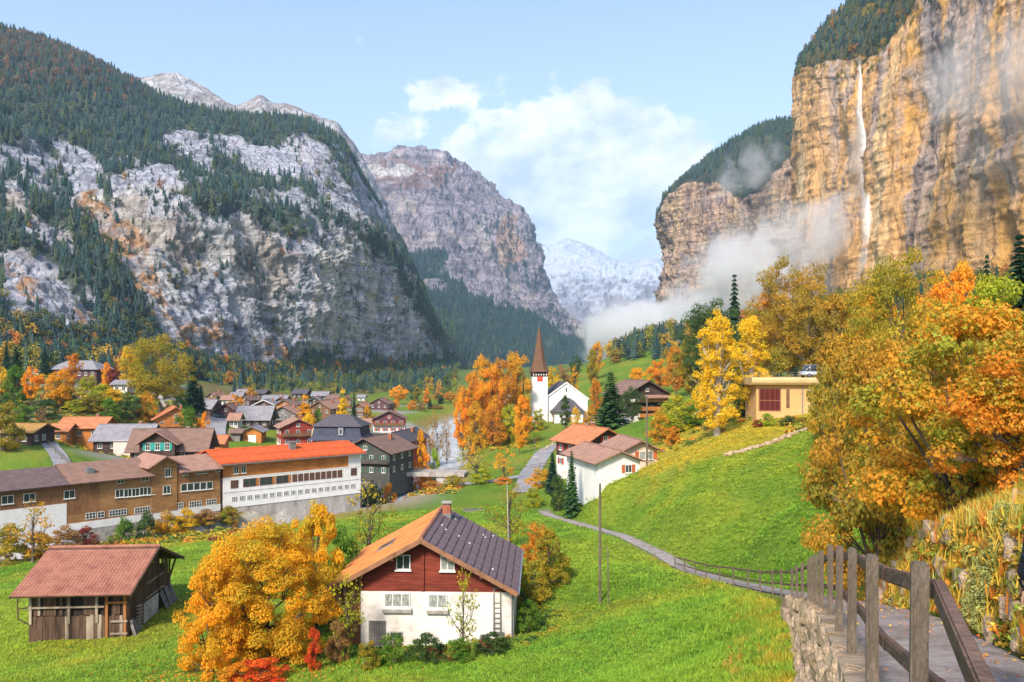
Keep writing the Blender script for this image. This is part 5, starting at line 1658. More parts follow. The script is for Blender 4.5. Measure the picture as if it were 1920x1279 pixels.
for px, py, ww, hh in [(314, 886, 0.95, 1.35), (312, 918, 1.2, 1.3)]:
    put_window(wd, (wpx(px), -0.135, wz(px, py)), 0, ww, hh, 2, 1)

# ------------------------------------------------------------------ concrete bridge over the river
br = empty('bridge', (-24.5, 186, -24.6), math.radians(-6))
tag(br, 'low concrete bridge with railing over the river', 'bridge')
MB().box(-12, 14, -2.2, 2.2, -0.55, 0.0).build('deck', M_CONC, br)
MB().box(-12, 14, -2.5, -2.202, -0.75, 0.25).build('parapet', M_CONC, br)
MB().box(-12, 14, 2.202, 2.5, -0.75, 0.25).build('parapet', M_CONC, br)
MB().box(-12, -6.5, -2.1, 2.1, -6, -0.552).build('abutment', M_CONC, br)
MB().box(7.5, 13, -2.1, 2.1, -6, -0.552).build('abutment', M_CONC, br)
for i in range(14):
    MB().box(-11.6 + i * 1.9 - .03, -11.6 + i * 1.9 + .03, -2.38, -2.32, 0.252, 1.15).build('railing_post', M_METAL, br)
for z in (0.6, 1.15):
    MB().box(-11.8, 13.8, -2.41, -2.29, z, z + 0.05).build('rail', M_METAL, br)
# ------------------------------------------------------------------ chalet in the meadow
M_BARGE = mat_plain('brown_barge_paint', (0.27, 0.13, 0.07), rough=0.7, var=0.25, scale=2)
def tile_field(x_len, slope_len, cw, ch, r, lift=0.03):
    """interlocking clay tiles over a slope: local x along the eave, y up the slope -> verts, faces"""
    nx = int(x_len / cw); ny = int(slope_len / ch)
    prof = np.array([(0.0, 0.0), (0.18, 0.035), (0.42, 0.05), (0.66, 0.03), (0.82, 0.0), (1.0, 0.0)])
    v, f = [], []
    n = 0
    for j in range(ny):
        y0, y1 = j * ch - 0.03, (j + 1) * ch
        for i in range(nx):
            dz = r.normal(0, 0.004); dx = r.normal(0, 0.003)
            xs = (i + prof[:, 0]) * cw + dx
            lo = np.stack([xs, np.full(6, y0), prof[:, 1] + lift + dz], 1)
            hi = np.stack([xs, np.full(6, y1), prof[:, 1] * 0.9 + dz], 1)
            fr = np.stack([xs, np.full(6, y0), np.full(6, -0.01)], 1)
            v.append(np.concatenate([fr, lo, hi]))
            for q in range(5):
                f.append((n + q, n + q + 1, n + 7 + q, n + 6 + q)); f.append((n + 6 + q, n + 7 + q, n + 13 + q, n + 12 + q))
            n += 18
    return np.concatenate(v), np.array(f)
def tile_part(name, origin, ex, ey, x_len, s_len, cw, ch, mat, parent, seed):
    """lay a tile field with its lower left corner at origin, along ex (eave) and ey (up the slope)"""
    ex, ey = Vector(ex).normalized(), Vector(ey).normalized()
    v, f = tile_field(x_len, s_len, cw, ch, np.random.default_rng(seed))
    R_ = np.array([ex, ey, ex.cross(ey)])
    me = mesh_np(name, v @ R_ + np.array(origin), f)
    me.materials.append(mat)
    o = link(name, me, parent)
    tag(o, kind='stuff')
    return o
M_CLAYO = mat_plain('orange_clay_tile', (0.56, 0.20, 0.055), rough=0.8, var=0.22, scale=1.2, bump=0.3, bscale=20, col2=(0.40, 0.12, 0.04))
M_CLAYR = mat_plain('weathered_red_clay_tile', (0.35, 0.15, 0.10), rough=0.85, var=0.35, scale=1.1, bump=0.3, bscale=20, col2=(0.24, 0.085, 0.06))
M_SLATEP = mat_plain('purple_slate', (0.175, 0.115, 0.125), rough=0.6, var=0.4, scale=1.4, bump=0.25, bscale=9, col2=(0.10, 0.07, 0.075))
ch_x, ch_y, ch_zr = -5.75, 58.6, -11.35
chz = -18.0
chal = empty('meadow_chalet', (ch_x, ch_y, chz), math.radians(-2.0))
tag(chal, 'red and white chalet with orange and purple roof in the foreground meadow', 'house')
zr = ch_zr - chz; hwid = 6.35; drop = 3.45; ze = zr - drop; hy = 6.15
pz_ = lambda x: zr - drop * abs(x) / hwid            # underside line of the roof
fy = -hy + 0.95                                       # front wall
MB().box(-4.15, 6.05, fy, hy - 0.6, -1.8, 2.95).build('white_wall', M_WHITE2, chal)
m = MB(); m.prism_y([(-4.15, 2.952), (6.05, 2.952), (6.05, pz_(6.05) - .22), (0, zr - .22), (-4.15, pz_(4.15) - .22)], fy + 0.06, hy - 0.6); m.build('red_timber_wall', W_RED, chal)
m = MB(); m.prism_y([(-6.0, -1.8), (-4.16, -1.8), (-4.16, pz_(4.16) - .22), (-6.0, pz_(6.0) - .22)], fy + 0.5, hy - 0.6); m.build('brown_side_shed', W_VERT, chal)
MB().box(-6.02, -4.18, fy + 0.35, fy + 0.495, -1.6, -0.75).build('shed_sill', M_STONE, chal)
# left slope: clay tiles on a deck; right slope: slates one by one
lsl = math.hypot(hwid, drop)
for sgn, nm in ((-1, 'orange_roof_deck'), (1, 'slate_roof_deck')):
    q = [(sgn * hwid, -hy, ze), (sgn * hwid, hy, ze), (0, hy, zr), (0, -hy, zr)]
    if sgn < 0: q = q[::-1]
    dk = MB().quad_slab(*q, 0.16).build(nm, M_BARGE if sgn < 0 else mat_plain('dark_roof_felt', (0.055, 0.04, 0.045), rough=0.9, var=0.2), chal)
    if sgn < 0:
        tile_part('clay_tiles', (-hwid, hy, ze + 0.01), (0, -1, 0), (hwid, 0, drop), 2 * hy, lsl, 0.24, 0.36, M_CLAYO, chal, 31)
    else:
        ncol, nrow = 8, 13
        cw_, rw_ = 2 * hy / ncol, lsl / nrow
        tl = MB().box(0.02, cw_ - 0.02, 0.03, rw_ - 0.03, 0.0, 0.04)
        tme = tl.mesh('slate'); tme.materials.append(M_SLATEP)
        ex, ey = Vector((0, 1, 0)), Vector((-hwid, 0, drop)).normalized()
        ez = ex.cross(ey)
        r = random.Random(5)
        for i in range(ncol):
            for j in range(nrow):
                o = link('slate', tme, chal)
                org_ = Vector((hwid, -hy, ze)) + ex * (i * cw_) + ey * (j * rw_) + ez * (0.012 + 0.012 * (i % 2))
                Mx = Matrix((ex, ey, ez)).transposed().to_4x4()
                tilt = Matrix.Rotation(math.radians(-0.35 - 0.25 * r.random()), 4, 'X')
                o.matrix_local = Matrix.Translation(org_) @ Mx @ tilt
                o.color = (1, 1, 1, 1)
        for i in range(1, nrow):
            t_ = i / nrow
            MB().bar((hwid * t_, -hy, zr - drop * t_ + .05), (hwid * t_, hy, zr - drop * t_ + .05), 0.09, 0.05).build('roof_batten', MATS['dark_roof_felt'], chal)
        for i in range(10):
            t_, y_ = r.uniform(.08, .85), r.uniform(-hy + .5, hy - .5)
            MB().bar((hwid * t_, y_ - .12, zr - drop * t_ + .09), (hwid * t_, y_ + .12, zr - drop * t_ + .09), .10, .05).build('pale_fleck', M_FRAME, chal)  # small pale bars added to show white flecks on the slates
        MB().bar((hwid + 0.06, -hy, ze - 0.05), (hwid + 0.06, hy, ze - 0.05), 0.12, 0.12).build('gutter', M_METAL, chal)
for i in range(26):
    y = -hy + (i + 0.5) * 2 * hy / 26
    MB().cyl((0, y - 0.26, zr + 0.07), (0, y + 0.26, zr + 0.055), 0.14, 0.12, 8).build('ridge_tile', M_CLAYR, chal)
for sgn in (-1, 1):
    MB().bar((sgn * hwid, -hy - 0.04, ze - 0.10), (0, -hy - 0.04, zr - 0.10), 0.07, 0.30).build('barge_board', M_BARGE, chal)
    for q in (0.3, 0.62, 0.93):
        x = sgn * hwid * q
        MB().box(x - .07, x + .07, -hy + .05, fy + .05, pz_(x) - 0.42, pz_(x) - 0.20).build('purlin', M_BARGE, chal)
MB().box(-0.09, 0.09, fy - 0.06, fy + 0.058, 3.0, zr - 0.55).build('post', W_RED, chal)
for x, sh in ((-4.1, 1.2),):
    MB().bar((x, fy - 0.02, 3.2), (x, -hy + .2, 3.2 + sh), 0.12, 0.12).build('bracket', M_BARGE, chal)
for (x, z, w, h, nx, ny, gl) in [(-1.3, 4.9, 0.95, 1.0, 2, 1, M_GLASS), (1.65, 4.86, 0.95, 1.0, 2, 1, M_CURT)]:
    put_window(chal, (x, fy + 0.045, z), 0, w, h, nx, ny, glass=gl)
for (x, z, w, h, nx) in [(-1.7, 2.38, 1.75, 0.95, 3), (1.0, 2.34, 1.25, 0.95, 2)]:
    o = put_window(chal, (x, fy - 0.015, z), 0, w, h, nx, 1, glass=M_CURT)
    MB().box(-w/2 - .1, w/2 + .1, -0.22, -0.005, -h/2 - 0.32, -h/2 - 0.092).build('flower_sill', M_STONE, o)
MB().cyl((5.95, fy - .09, -1.2), (5.95, fy - .09, 3.6), .055, .055, 8).build('downpipe', M_METAL, chal)
put_window(chal, (-1.75, fy - 0.015, 0.05), 0, 0.85, 0.5, 2, 1, sill=False, frame=M_STONE, name='cellar_window')
dr = MB()
for i in range(6):
    dr.box(-3.6 + i * 0.19, -3.6 + i * 0.19 + 0.17, fy - 0.08, fy - 0.005, -0.6, 1.0)
dr.build('cellar_door', W_GREY, chal)
lad = empty('ladder', (0, 0, 0)); lad.parent = None
lad.location = chal.location + Vector((4.78, fy - 0.22, 0.35)); lad.rotation_euler = (math.radians(-2), 0, math.radians(-2))
tag(lad, 'grey wooden ladder hanging on the white chalet wall', 'ladder')
for sx in (-0.22, 0.22):
    MB().box(sx - .05, sx + .05, -0.04, 0.04, 0, 3.05).build('side_rail', W_GREY, lad)
for i in range(9):
    MB().box(-0.185, 0.185, -0.02, 0.02, 0.2 + i * 0.33, 0.28 + i * 0.33).build('rung', W_GREY, lad)
MB().box(-0.45, 0.45, -0.12, 0.1, -0.1, -0.01).build('foot_board', W_GREY, lad)
# chimney and skylight
cx, cy = 0.62, 3.4
zb = pz_(cx)
c_ = MB().box(cx - .3, cx + .3, cy - .3, cy + .3, zb - .2, zb + 0.95).build('chimney', M_BRICK, chal)
MB().box(cx - .33, cx + .33, cy - .33, cy + .33, zb - .1, zb + .28).build('flashing', M_METAL, c_)
MB().box(cx - .38, cx + .38, cy - .38, cy + .38, zb + 1.1, zb + 1.18).build('cap', M_CONC, c_)
MB().box(cx - .2, cx + .2, cy - .2, cy + .2, zb + 0.952, zb + 1.098).build('flue', M_METAL, c_)
sx_ = -3.4
skl = MB().quad_slab((sx_ - .5, -0.2, pz_(sx_ - .5) + .14), (sx_ - .5, -1.9, pz_(sx_ - .5) + .14), (sx_ + .5, -1.9, pz_(sx_ + .5) + .14), (sx_ + .5, -0.2, pz_(sx_ + .5) + .14), 0.12)
skl = MB()
a_ = Vector((sx_ - .55, 0.6, pz_(sx_ - .55) + .16)); b_ = Vector((sx_ - .55, -1.1, pz_(sx_ - .55) + .16)); c2_ = Vector((sx_ + .55, -1.1, pz_(sx_ + .55) + .16)); d2_ = Vector((sx_ + .55, 0.6, pz_(sx_ + .55) + .16))
skl.quad_slab(d2_, a_, b_, c2_, 0.12)
sk_o = skl.build('skylight', M_METAL, chal)
ins = lambda p, q, t: p.lerp(q, t)
cen = (a_ + b_ + c2_ + d2_) / 4
gq = [ins(p, cen, 0.22) + Vector((0, 0, 0.02)) for p in (d2_, a_, b_, c2_)]
MB().quad_slab(*gq, 0.015).build('pane', M_GLASS, sk_o)

# ------------------------------------------------------------------ old hay barn
M_BARNWHITE = mat_plain('whitewashed_board', (0.50, 0.47, 0.42), rough=0.9, var=0.3, scale=1.5)
bz = -20.0
barn = empty('hay_barn', (-31.9, 63.0, bz), math.radians(4.0))
tag(barn, 'old dark timber hay barn with weathered red tile roof', 'barn')
bw, bd_ = 3.45, 4.4            # half width of walls, half depth
ez_f, rz_b = 3.55, 5.75        # eave and ridge above base
ov_e, ov_s = 1.25, 0.75
def bpz(y): return rz_b - (rz_b - ez_f) * abs(y) / (bd_ + ov_e)
for sgn in (-1, 1):
    q = [(-bw - ov_s, sgn * (bd_ + ov_e), ez_f), (bw + ov_s, sgn * (bd_ + ov_e), ez_f), (bw + ov_s, 0, rz_b), (-bw - ov_s, 0, rz_b)]
    if sgn > 0: q = q[::-1]
    MB().quad_slab(*q, 0.12).build('roof_deck', W_OLD, barn)
ssl = math.hypot(bd_ + ov_e, rz_b - ez_f)
tile_part('front_tiles', (-bw - ov_s, -bd_ - ov_e, ez_f + .01), (1, 0, 0), (0, bd_ + ov_e, rz_b - ez_f), 2 * (bw + ov_s), ssl, 0.26, 0.38, M_CLAYR, barn, 41)
tile_part('rear_tiles', (bw + ov_s, bd_ + ov_e, ez_f + .01), (-1, 0, 0), (0, -(bd_ + ov_e), rz_b - ez_f), 2 * (bw + ov_s), ssl, 0.26, 0.38, M_CLAYR, barn, 42)
for i in range(17):
    x = -bw - ov_s + (i + .5) * 2 * (bw + ov_s) / 17
    MB().cyl((x - .27, 0, rz_b + .06), (x + .27, 0, rz_b + .05), 0.13, 0.115, 8).build('ridge_tile', M_CLAYR, barn)
for sgn in (-1, 1):
    for s2 in (-1, 1):
        MB().bar((s2 * (bw + ov_s), sgn * (bd_ + ov_e), ez_f - .1), (s2 * (bw + ov_s), 0, rz_b - .1), 0.06, 0.2).build('barge_board', W_OLD, barn)
MB().box(-bw + .12, bw - .12, -bd_ + .12, bd_ - .12, -0.6, 3.4).build('interior_shade_box', mat_plain('barn_shade_black', (0.028, 0.02, 0.016), rough=1, var=0.3), barn)  # near-black box paints in the shade behind the open planks
r = random.Random(12)
pme = {}
def plank(x0, x1, z0, z1, y, mat, nm='plank'):
    MB().box(x0 + .006, x1 - .006, y - 0.035 - r.random() * .03, y + 0.03, z0, z1).build(nm, mat, barn)
x = -bw
i = 0
while x < bw - .1:
    w = min(r.uniform(0.2, 0.3), bw - x)
    plank(x, x + w, -0.5 + r.uniform(-.05, .1), 1.75 + r.uniform(-.08, .05), -bd_, W_OLD if r.random() < .85 else W_OLDL)
    if r.random() < .62:
        plank(x, x + w, 1.76, 3.3, -bd_ + .09, W_OLD if r.random() < .75 else W_OLDL, 'upper_plank')
    x += w
for xx, mt in ((-3.35, W_OLDL), (-0.65, W_OLDL), (1.3, W_OLDL), (2.0, W_OLDO), (3.3, W_OLDO)):
    MB().box(xx - .09, xx + .09, -bd_ - .13, -bd_ + .05, 1.2 if mt is W_OLDL else -0.4, 3.45).build('post', mt, barn)
MB().box(-bw - .35, bw - 1.6, -bd_ - .2, -bd_ - .11, 2.35, 2.47).build('pole_rail', W_OLDL, barn)
for z, x0 in ((2.62, 1.9), (1.25, 2.3), (0.35, 2.3)):
    MB().box(x0, bw + .05, -bd_ - .2, -bd_ - .132, z, z + .14).build('door_ledge', W_OLDO if z > 2 else W_OLDL, barn)
# right end: boards, leaning shingles, white panel, steps
y = -bd_
while y < bd_ - .1:
    w = min(r.uniform(0.22, 0.34), bd_ - y)
    top = bpz(y + w/2) - .25
    MB().box(bw - .03, bw + .03 + r.random() * .03, y + .006, y + w - .006, -0.4, top - (0 if r.random() < .7 else r.uniform(.6, 1.6))).build('end_plank', W_OLD, barn)
    MB().box(-bw - .05, -bw + .03, y + .006, y + w - .006, -0.5, top).build('end_plank', W_OLD, barn)
    y += w
MB().box(bw + .07, bw + .12, -1.6, 1.4, 0.1, 1.7).build('white_panel', M_BARNWHITE, barn)
for k in range(9):
    y = 1.7 + k * 0.3
    MB().bar((bw + .75 + r.uniform(-.1, .1), y, 0.0), (bw + .12, y + r.uniform(-.1, .1), 1.8 + r.uniform(-.2, .1)), 0.24, 0.05).build('leaning_board', W_GREY, barn)
for k in range(5):
    y = -4.2 + k * 0.28
    MB().bar((bw + .6, y, -0.3), (bw + .12, y, 1.1 + r.uniform(-.2, .2)), 0.22, 0.05).build('leaning_board', W_GREY, barn)
for k in range(8):
    MB().box(bw + .1, bw + .42, -3.0 - .02 * k, -2.6, 0.1 + k * .26, 0.17 + k * .26).build('stair_tread', W_OLDL, barn)
for z in (1.9, 3.0):
    MB().box(bw + .05, bw + .13, -1.0, 2.6, z, z + .12).build('cross_beam', W_OLDL, barn)
MB().bar((bw, bd_ - .2, 2.2), (bw + .1, bd_ + ov_e - .2, 3.55), 0.12).build('brace', W_OLD, barn)
MB().bar((-bw - .7, -bd_ - .3, 3.4), (-bw - .65, -bd_ - .3, 1.7), 0.07).build('hanging_pole', W_OLD, barn)
MB().bar((-bw - .7, -bd_ - .3, 1.7), (-bw, -bd_ - .1, 1.2), 0.07).build('hanging_pole', W_OLD, barn)
MB().bar((-bw - .75, -bd_ - .3, 2.4), (-bw, -bd_ - .2, 2.45), 0.06).build('hanging_pole', W_OLD, barn)
MB().box(-bw - .3, -0.6, -bd_ - .3, -bd_ + .3, -1.0, -0.42).build('foundation_stone', M_STONE, barn)
MB().box(0.4, 2.2, -bd_ - .25, -bd_ + .3, -0.7, -0.18).build('foundation_stone', M_STONE, barn)

# ------------------------------------------------------------------ church
cg = at_d(1055, 290)
chu = empty('church', (cg[0], cg[1], cg[2]), math.radians(4))
tag(chu, 'white church with tall russet spire and porch', 'church')
k = 290 / FPX
M_CHW = mat_plain('church_white_render', (0.80, 0.78, 0.75), rough=0.9, var=0.06, scale=0.4)
def cX(px): return (px - 1055) * k
def cZ(py): return zpix(py, 290) - cg[2]
tx, tw = cX(1011.5), 2.75
zt = cZ(706)
tw_o = MB().box(tx - tw, tx + tw, -tw + 1.5, tw + 1.5, -3, zt).build('tower', M_CHW, chu)
g0 = zt; g1 = cZ(696)
MB().box(tx - tw - .12, tx + tw + .12, -tw + 1.38, tw + 1.62, g0 + .002, g1 - .9).build('belfry_band', W_DARK, chu)
for i in range(6):
    for sx, ax in ((0, 1), (1, 0)):
        u = -tw + (i + .5) * 2 * tw / 6
        if ax: MB().box(tx + u - .16, tx + u + .16, -tw + 1.3, -tw + 1.37, g1 - 1.5, g1 - .95).build('belfry_arch', M_CHW, chu)
MB().box(tx - tw - .3, tx + tw + .3, -tw + 1.2, tw + 1.8, g1 - .898, g1).build('belfry_gallery', W_DARK, chu)
# flared octagonal spire
v, f = [], []
prof = [(4.15, g1 - .2), (3.35, g1 + .8), (2.45, g1 + 3.2), (1.75, g1 + 6.6), (1.1, g1 + 10.6), (0.55, g1 + 14.2), (0.05, cZ(612))]
for (rad, z) in prof:
    for j in range(8):
        a = math.pi / 8 + j * math.pi / 4
        v.append((tx + rad * math.cos(a), 1.5 + rad * math.sin(a), z))
for i in range(len(prof) - 1):
    for j in range(8):
        f.append((i * 8 + j, i * 8 + (j + 1) % 8, (i + 1) * 8 + (j + 1) % 8, (i + 1) * 8 + j))
f.append(tuple(range(8))[::-1])
sp_o = MB().poly(v, f).build('spire', T_SPIRE, chu)
MB().cyl((tx, 1.5, cZ(613)), (tx, 1.5, cZ(605)), 0.09, 0.03, 6).build('finial', M_METAL, sp_o)
cw_ = cX(1006) - cX(0)
M_CLK = mat_plain('red_clock_face', (0.62, 0.055, 0.03), rough=0.6, var=0.1)
ck = MB().box(tx - 1.0, tx + 1.0, -tw + 1.40, -tw + 1.498, cZ(715), cZ(705.5)).build('clock_face', M_CLK, chu)
MB().bar((tx, -tw + 1.38, cZ(710.5)), (tx + .55, -tw + 1.38, cZ(708)), 0.12, 0.04).build('clock_hand', mat_plain('gilt', (0.7, 0.45, 0.1), rough=0.4), ck)
MB().bar((tx, -tw + 1.38, cZ(710.5)), (tx, -tw + 1.38, cZ(707)), 0.12, 0.04).build('clock_hand', MATS['gilt'], ck)
x0, x1, xa = cX(1021), cX(1102), cX(1062)
ze_, za_ = cZ(748), cZ(719)
MB().prism_y([(x0, -3), (x1, -3), (x1, ze_), (xa, za_), (x0, ze_)], 0, 22).build('nave_wall', M_CHW, chu)
for sgn, xe in ((-1, x0 - .5), (1, x1 + .5)):
    q = [(xe, -0.35, ze_ - .2), (xe, 22.5, ze_ - .2), (xa, 22.5, za_ + .35), (xa, -0.35, za_ + .35)]
    if sgn < 0: q = q[::-1]
    MB().quad_slab(*[(a, b2, c2 + .1) for a, b2, c2 in q], 0.2).build('nave_roof', T_DARK, chu)
    MB().bar((xe, -0.42, ze_ - .15), (xa, -0.42, za_ + .35), 0.1, 0.4).build('verge', M_CHW, chu)
put_window(chu, (xa, -0.012, cZ(731)), 0, 0.55, 1.5, 1, 1, sill=False, frame=M_STONE, name='slit_window')
# porch with flared hipped roof
px0, px1, pzt, pze = cX(1030), cX(1096), cZ(746), cZ(771)
MB().box(px0 + 1.2, px1 - 1.2, -4.6, -0.002, -3, pze - .05).build('porch_wall', M_CHW, chu)
A_ = []
prof = [(0.0, 0.0), (0.18, 0.13), (0.45, 0.42), (0.72, 0.78), (1.0, 1.0)]
rows = []
for (t, hgt) in prof:
    xl, xr = px0 + (xa - 1.1 - px0) * t, px1 + (xa + 1.1 - px1) * t
    yf = -5.8 + 5.0 * t
    rows.append([(xl, -0.01, pze + hgt * (pzt - pze)), (xl, yf, pze + hgt * (pzt - pze)), (xr, yf, pze + hgt * (pzt - pze)), (xr, -0.01, pze + hgt * (pzt - pze))])
v = [q for row in rows for q in row]; f = []
for i in range(len(rows) - 1):
    for j in range(3):
        f.append((i * 4 + j, i * 4 + j + 1, i * 4 + j + 5, i * 4 + j + 4))
f.append((16, 17, 18, 19)); f.append((3, 2, 1, 0))
MB().poly(v, f).build('porch_roof', T_DARK, chu)
for xx in (px0 + .7, px1 - .7):
    MB().box(xx - .15, xx + .15, -5.5, -5.2, -1.5, pze - .02).build('porch_post', W_BROWN, chu)
MB().box(xa - 1.0, xa + 1.0, -4.66, -4.602, -0.5, 2.2).build('porch_door', W_BROWN, chu)

# ------------------------------------------------------------------ village houses
def vhouse(label, px, d, wpx_, apex, eave, rz=0, ridge='y', wall=None, roof=None, D=None, upper=None, split=0.4, nwin=(3, 2), ov=0.9, chim=1, trim=None, frame=None, shutter=None, group=None, name='chalet', dz=0.0, winmat=None, cat='house', ww=None):
    g = at_d(px, d)
    sc = d / FPX
    Wr = wpx_ * sc
    zA, zE = zpix(apex, d), zpix(eave, d)
    base = g[2] + dz
    if ridge == 'y':
        W = Wr - 2 * ov; DD = D or W * 1.15
        rise = (zA - zE) * (W / 2) / (W / 2 + ov)
    else:
        W = Wr - 2 * ov; DD = D or W * 0.75
        rise = (zA - zE) * (DD / 2) / (DD / 2 + ov)
    Hw = max(2.4, zA - rise - base - 0.15)
    wins = []
    nx, nf = nwin
    for lv in range(nf):
        z = Hw - 1.35 - lv * 2.6
        if z < 0.6: break
        for i in range(nx):
            wins.append(('F', -W/2 + W * (i + .5) / nx, z, ww or 1.0, 1.15))
            if i < 3:
                wins.append(('R', -DD/2 + DD * (i + .5) / 3, z, 1.0, 1.15)); wins.append(('L', -DD/2 + DD * (i + .5) / 3, z, 1.0, 1.15))
    if ridge == 'y' and rise > 1.5:
        wins.append(('F', 0, Hw + rise * 0.28, 0.9, 0.9))
    ch_ = [(W * 0.18, DD * 0.15, 1.5, 0.7, M_BRICK)] if chim else []
    h = gable_house(name, label, (g[0], g[1] + DD/2, base), rz, W, DD, Hw, rise, wall or W_BROWN, roof or T_BRN, ov=ov, upper=upper, split=(Hw * split if upper else None), wins=wins, chimneys=ch_, trim=trim, frame=frame, shutter=shutter, ridge=ridge, group=group, cat=cat, base=3.5)
    if ridge == 'y' and d < 330 and W > 5 and nwin[0] > 0:
        zb_ = max(Hw - 2.4, 1.2)
        bo = MB().box(-W/2 + .1, W/2 - .1, -DD/2 - 1.0, -DD/2 - .004, zb_ - .14, zb_).build('balcony', W_BROWN, h)
        MB().box(-W/2 + .1, W/2 - .1, -DD/2 - 1.06, -DD/2 - 1.002, zb_, zb_ + .85).build('balustrade', wall if wall and wall is not M_WHITE else W_BROWN, bo)
    return h
R = math.radians
VG = 'village houses on the valley floor'
tq = vhouse('brown house with turquoise shutters and broad purple brown roof', 308, 160, 150, 808, 848, R(8), 'x', W_DARK, T_BRN, D=9, nwin=(5, 2), group=VG)
# its cross gable
cgz = zpix(834, 155)
def cross_gable(par, x, W, z0, z1, za, y0, y1, wall, roof, wins, shutter):
    MB().prism_y([(x - W/2, z0), (x + W/2, z0), (x + W/2, z1), (x, za), (x - W/2, z1)], y0, y1).build('gable_wall', wall, par)
    for s in (-1, 1):
        sl_ = (za - z1) / (W/2); e_ = W/2 + .8
        q = [(x + s * e_, y0 - .9, z1 - .8 * sl_ + .12), (x + s * e_, y1, z1 - .8 * sl_ + .12), (x, y1, za + .12), (x, y0 - .9, za + .12)]
        if s < 0: q = q[::-1]
        MB().quad_slab(*[(a, b2, c2 + .15) for a, b2, c2 in q], .15).build('gable_roof', roof, par)
    for (u, z, w, h) in wins:
        put_window(par, (x + u, y0 - .012, z), 0, w, h, 2, 2, shutter=shutter)
bz_ = tq.location.z
cross_gable(tq, -1.4, 6.6, -2, zpix(835, 154) - bz_, zpix(814, 154) - bz_, -6.6, 0, W_DARK, T_PINK, [(-1.7, zpix(841, 154) - bz_, 0.9, 1.5), (0.1, zpix(841, 154) - bz_, 0.9, 1.5), (1.9, zpix(841, 154) - bz_, 0.9, 1.5)], S_TURQ)
gh = vhouse('grey roofed dark house with a blank pinkish end wall', 222, 185, 112, 799, 828, R(4), 'x', W_DARK, T_GREY, D=10, nwin=(4, 1), group=VG)
MB().box(-1.2, 3.2, -5.7, -5.004, -2, zpix(829, 180) - gh.location.z).build('pale_end_wall', mat_plain('pinkish_render', (0.62, 0.52, 0.46), rough=0.9, var=0.15, scale=0.4), gh)
vhouse('orange walled house with pink tile roof on the left slope', 147, 196, 92, 785, 804, R(3), 'x', W_ORNG, T_ORG, D=9, nwin=(3, 1), group=VG)
vhouse('low orange annex beside the pink roofed house', 108, 192, 44, 805, 818, R(3), 'x', W_ORNG, T_ORG, D=5, nwin=(1, 1), chim=0, group=VG, name='annex')
vhouse('orange timber chalet with long sloping roof under the steam', 312, 222, 84, 764, 788, R(28), 'y', W_ORNG, T_ORG, D=10, nwin=(3, 1), group=VG)
vhouse('small orange carport behind the red roof', 397, 187, 48, 819, 833, R(5), 'x', W_ORNG, T_ORG, D=6, nwin=(0, 0), chim=0, group=VG, name='carport')
vhouse('dark chalet with grey roof and white dormer beside the dark conifer', 378, 305, 48, 751, 768, R(-6), 'x', M_WHITE, T_GREY, upper=W_PURP, D=9, nwin=(3, 2), group=VG)
v2 = vhouse('dark timber house with broad pale grey roof and twin flues', 472, 258, 70, 765, 791, R(2), 'x', W_DARK, T_GREY, D=10, nwin=(4, 2), chim=0, group=VG)
for fx_, fy_ in ((0.6, 1.0), (2.2, 2.4)):
    MB().cyl((fx_, -fy_ + 1, 5.0), (fx_, -fy_ + 1, zpix(771, 258) - v2.location.z), 0.22, 0.22, 8).build('flue', M_METAL, v2)
vhouse('purple brown chalet gable next to the pale grey roof', 425, 268, 58, 763, 782, R(-4), 'y', W_PURP, T_BRN, D=8, nwin=(3, 1), group=VG)
vhouse('small white house with pink roof before the purple gable', 437, 246, 26, 777, 790, R(4), 'x', M_WHITE, T_PINK, D=5, nwin=(2, 1), chim=0, group=VG)
gar = vhouse('brown garage with white door and grey roof', 470, 230, 46, 800, 811, R(6), 'y', W_ORNG, T_GREY, D=7, nwin=(0, 0), chim=0, group=VG, name='garage', cat='garage')
MB().box(-1.1, 1.1, -3.6, -3.504, -0.4, 1.9).build('garage_door', M_WHITE, gar)
vhouse('low dark shed beside the brown garage', 440, 228, 28, 812, 819, R(6), 'x', W_GREY, T_BRN, D=4, nwin=(0, 0), chim=0, group=VG, name='shed', cat='shed')
v4 = vhouse('red brown chalet with white garage storey before the yellow larch', 546, 222, 74, 786, 803, R(24), 'y', M_WHITE, T_PINK, upper=W_REDV, split=0.36, D=9, nwin=(3, 2), group=VG)
# mansard house
g = at_d(630, 215)
mh = empty('mansard_house', (g[0], g[1] + 7, g[2]), R(-3))
tag(mh, 'large house with dark blue mansard roof and arched gable', 'house', VG)
sc = 215 / FPX
mW = 108 * sc / 2
z1, z2, z3 = zpix(826, 215) - g[2], zpix(801, 215) - g[2], zpix(778, 220) - g[2]
MB().box(-mW + 1.2, mW - 1.2, -5.2, 6, -3, z1 + .3).build('wall', M_WHITE2, mh)
def frustum(m, x0, x1, y0, y1, za, X0, X1, Y0, Y1, zb):
    m.poly([(x0, y0, za), (x1, y0, za), (x1, y1, za), (x0, y1, za), (X0, Y0, zb), (X1, Y0, zb), (X1, Y1, zb), (X0, Y1, zb)], [(0, 3, 2, 1), (4, 5, 6, 7), (0, 1, 5, 4), (1, 2, 6, 5), (2, 3, 7, 6), (3, 0, 4, 7)])
    return m
frustum(MB(), -mW, mW, -6.6, 7, z1, -mW + 1.0, mW - 1.0, -5.4, 6, z1 + 1.0).build('roof_skirt', T_SLATE, mh)
frustum(MB(), -mW + 1.0, mW - 1.0, -5.4, 6, z1 + 1.002, -mW + 1.5, mW - 1.5, -4.9, 5.6, z2).build('mansard_slope', T_SLATE, mh)
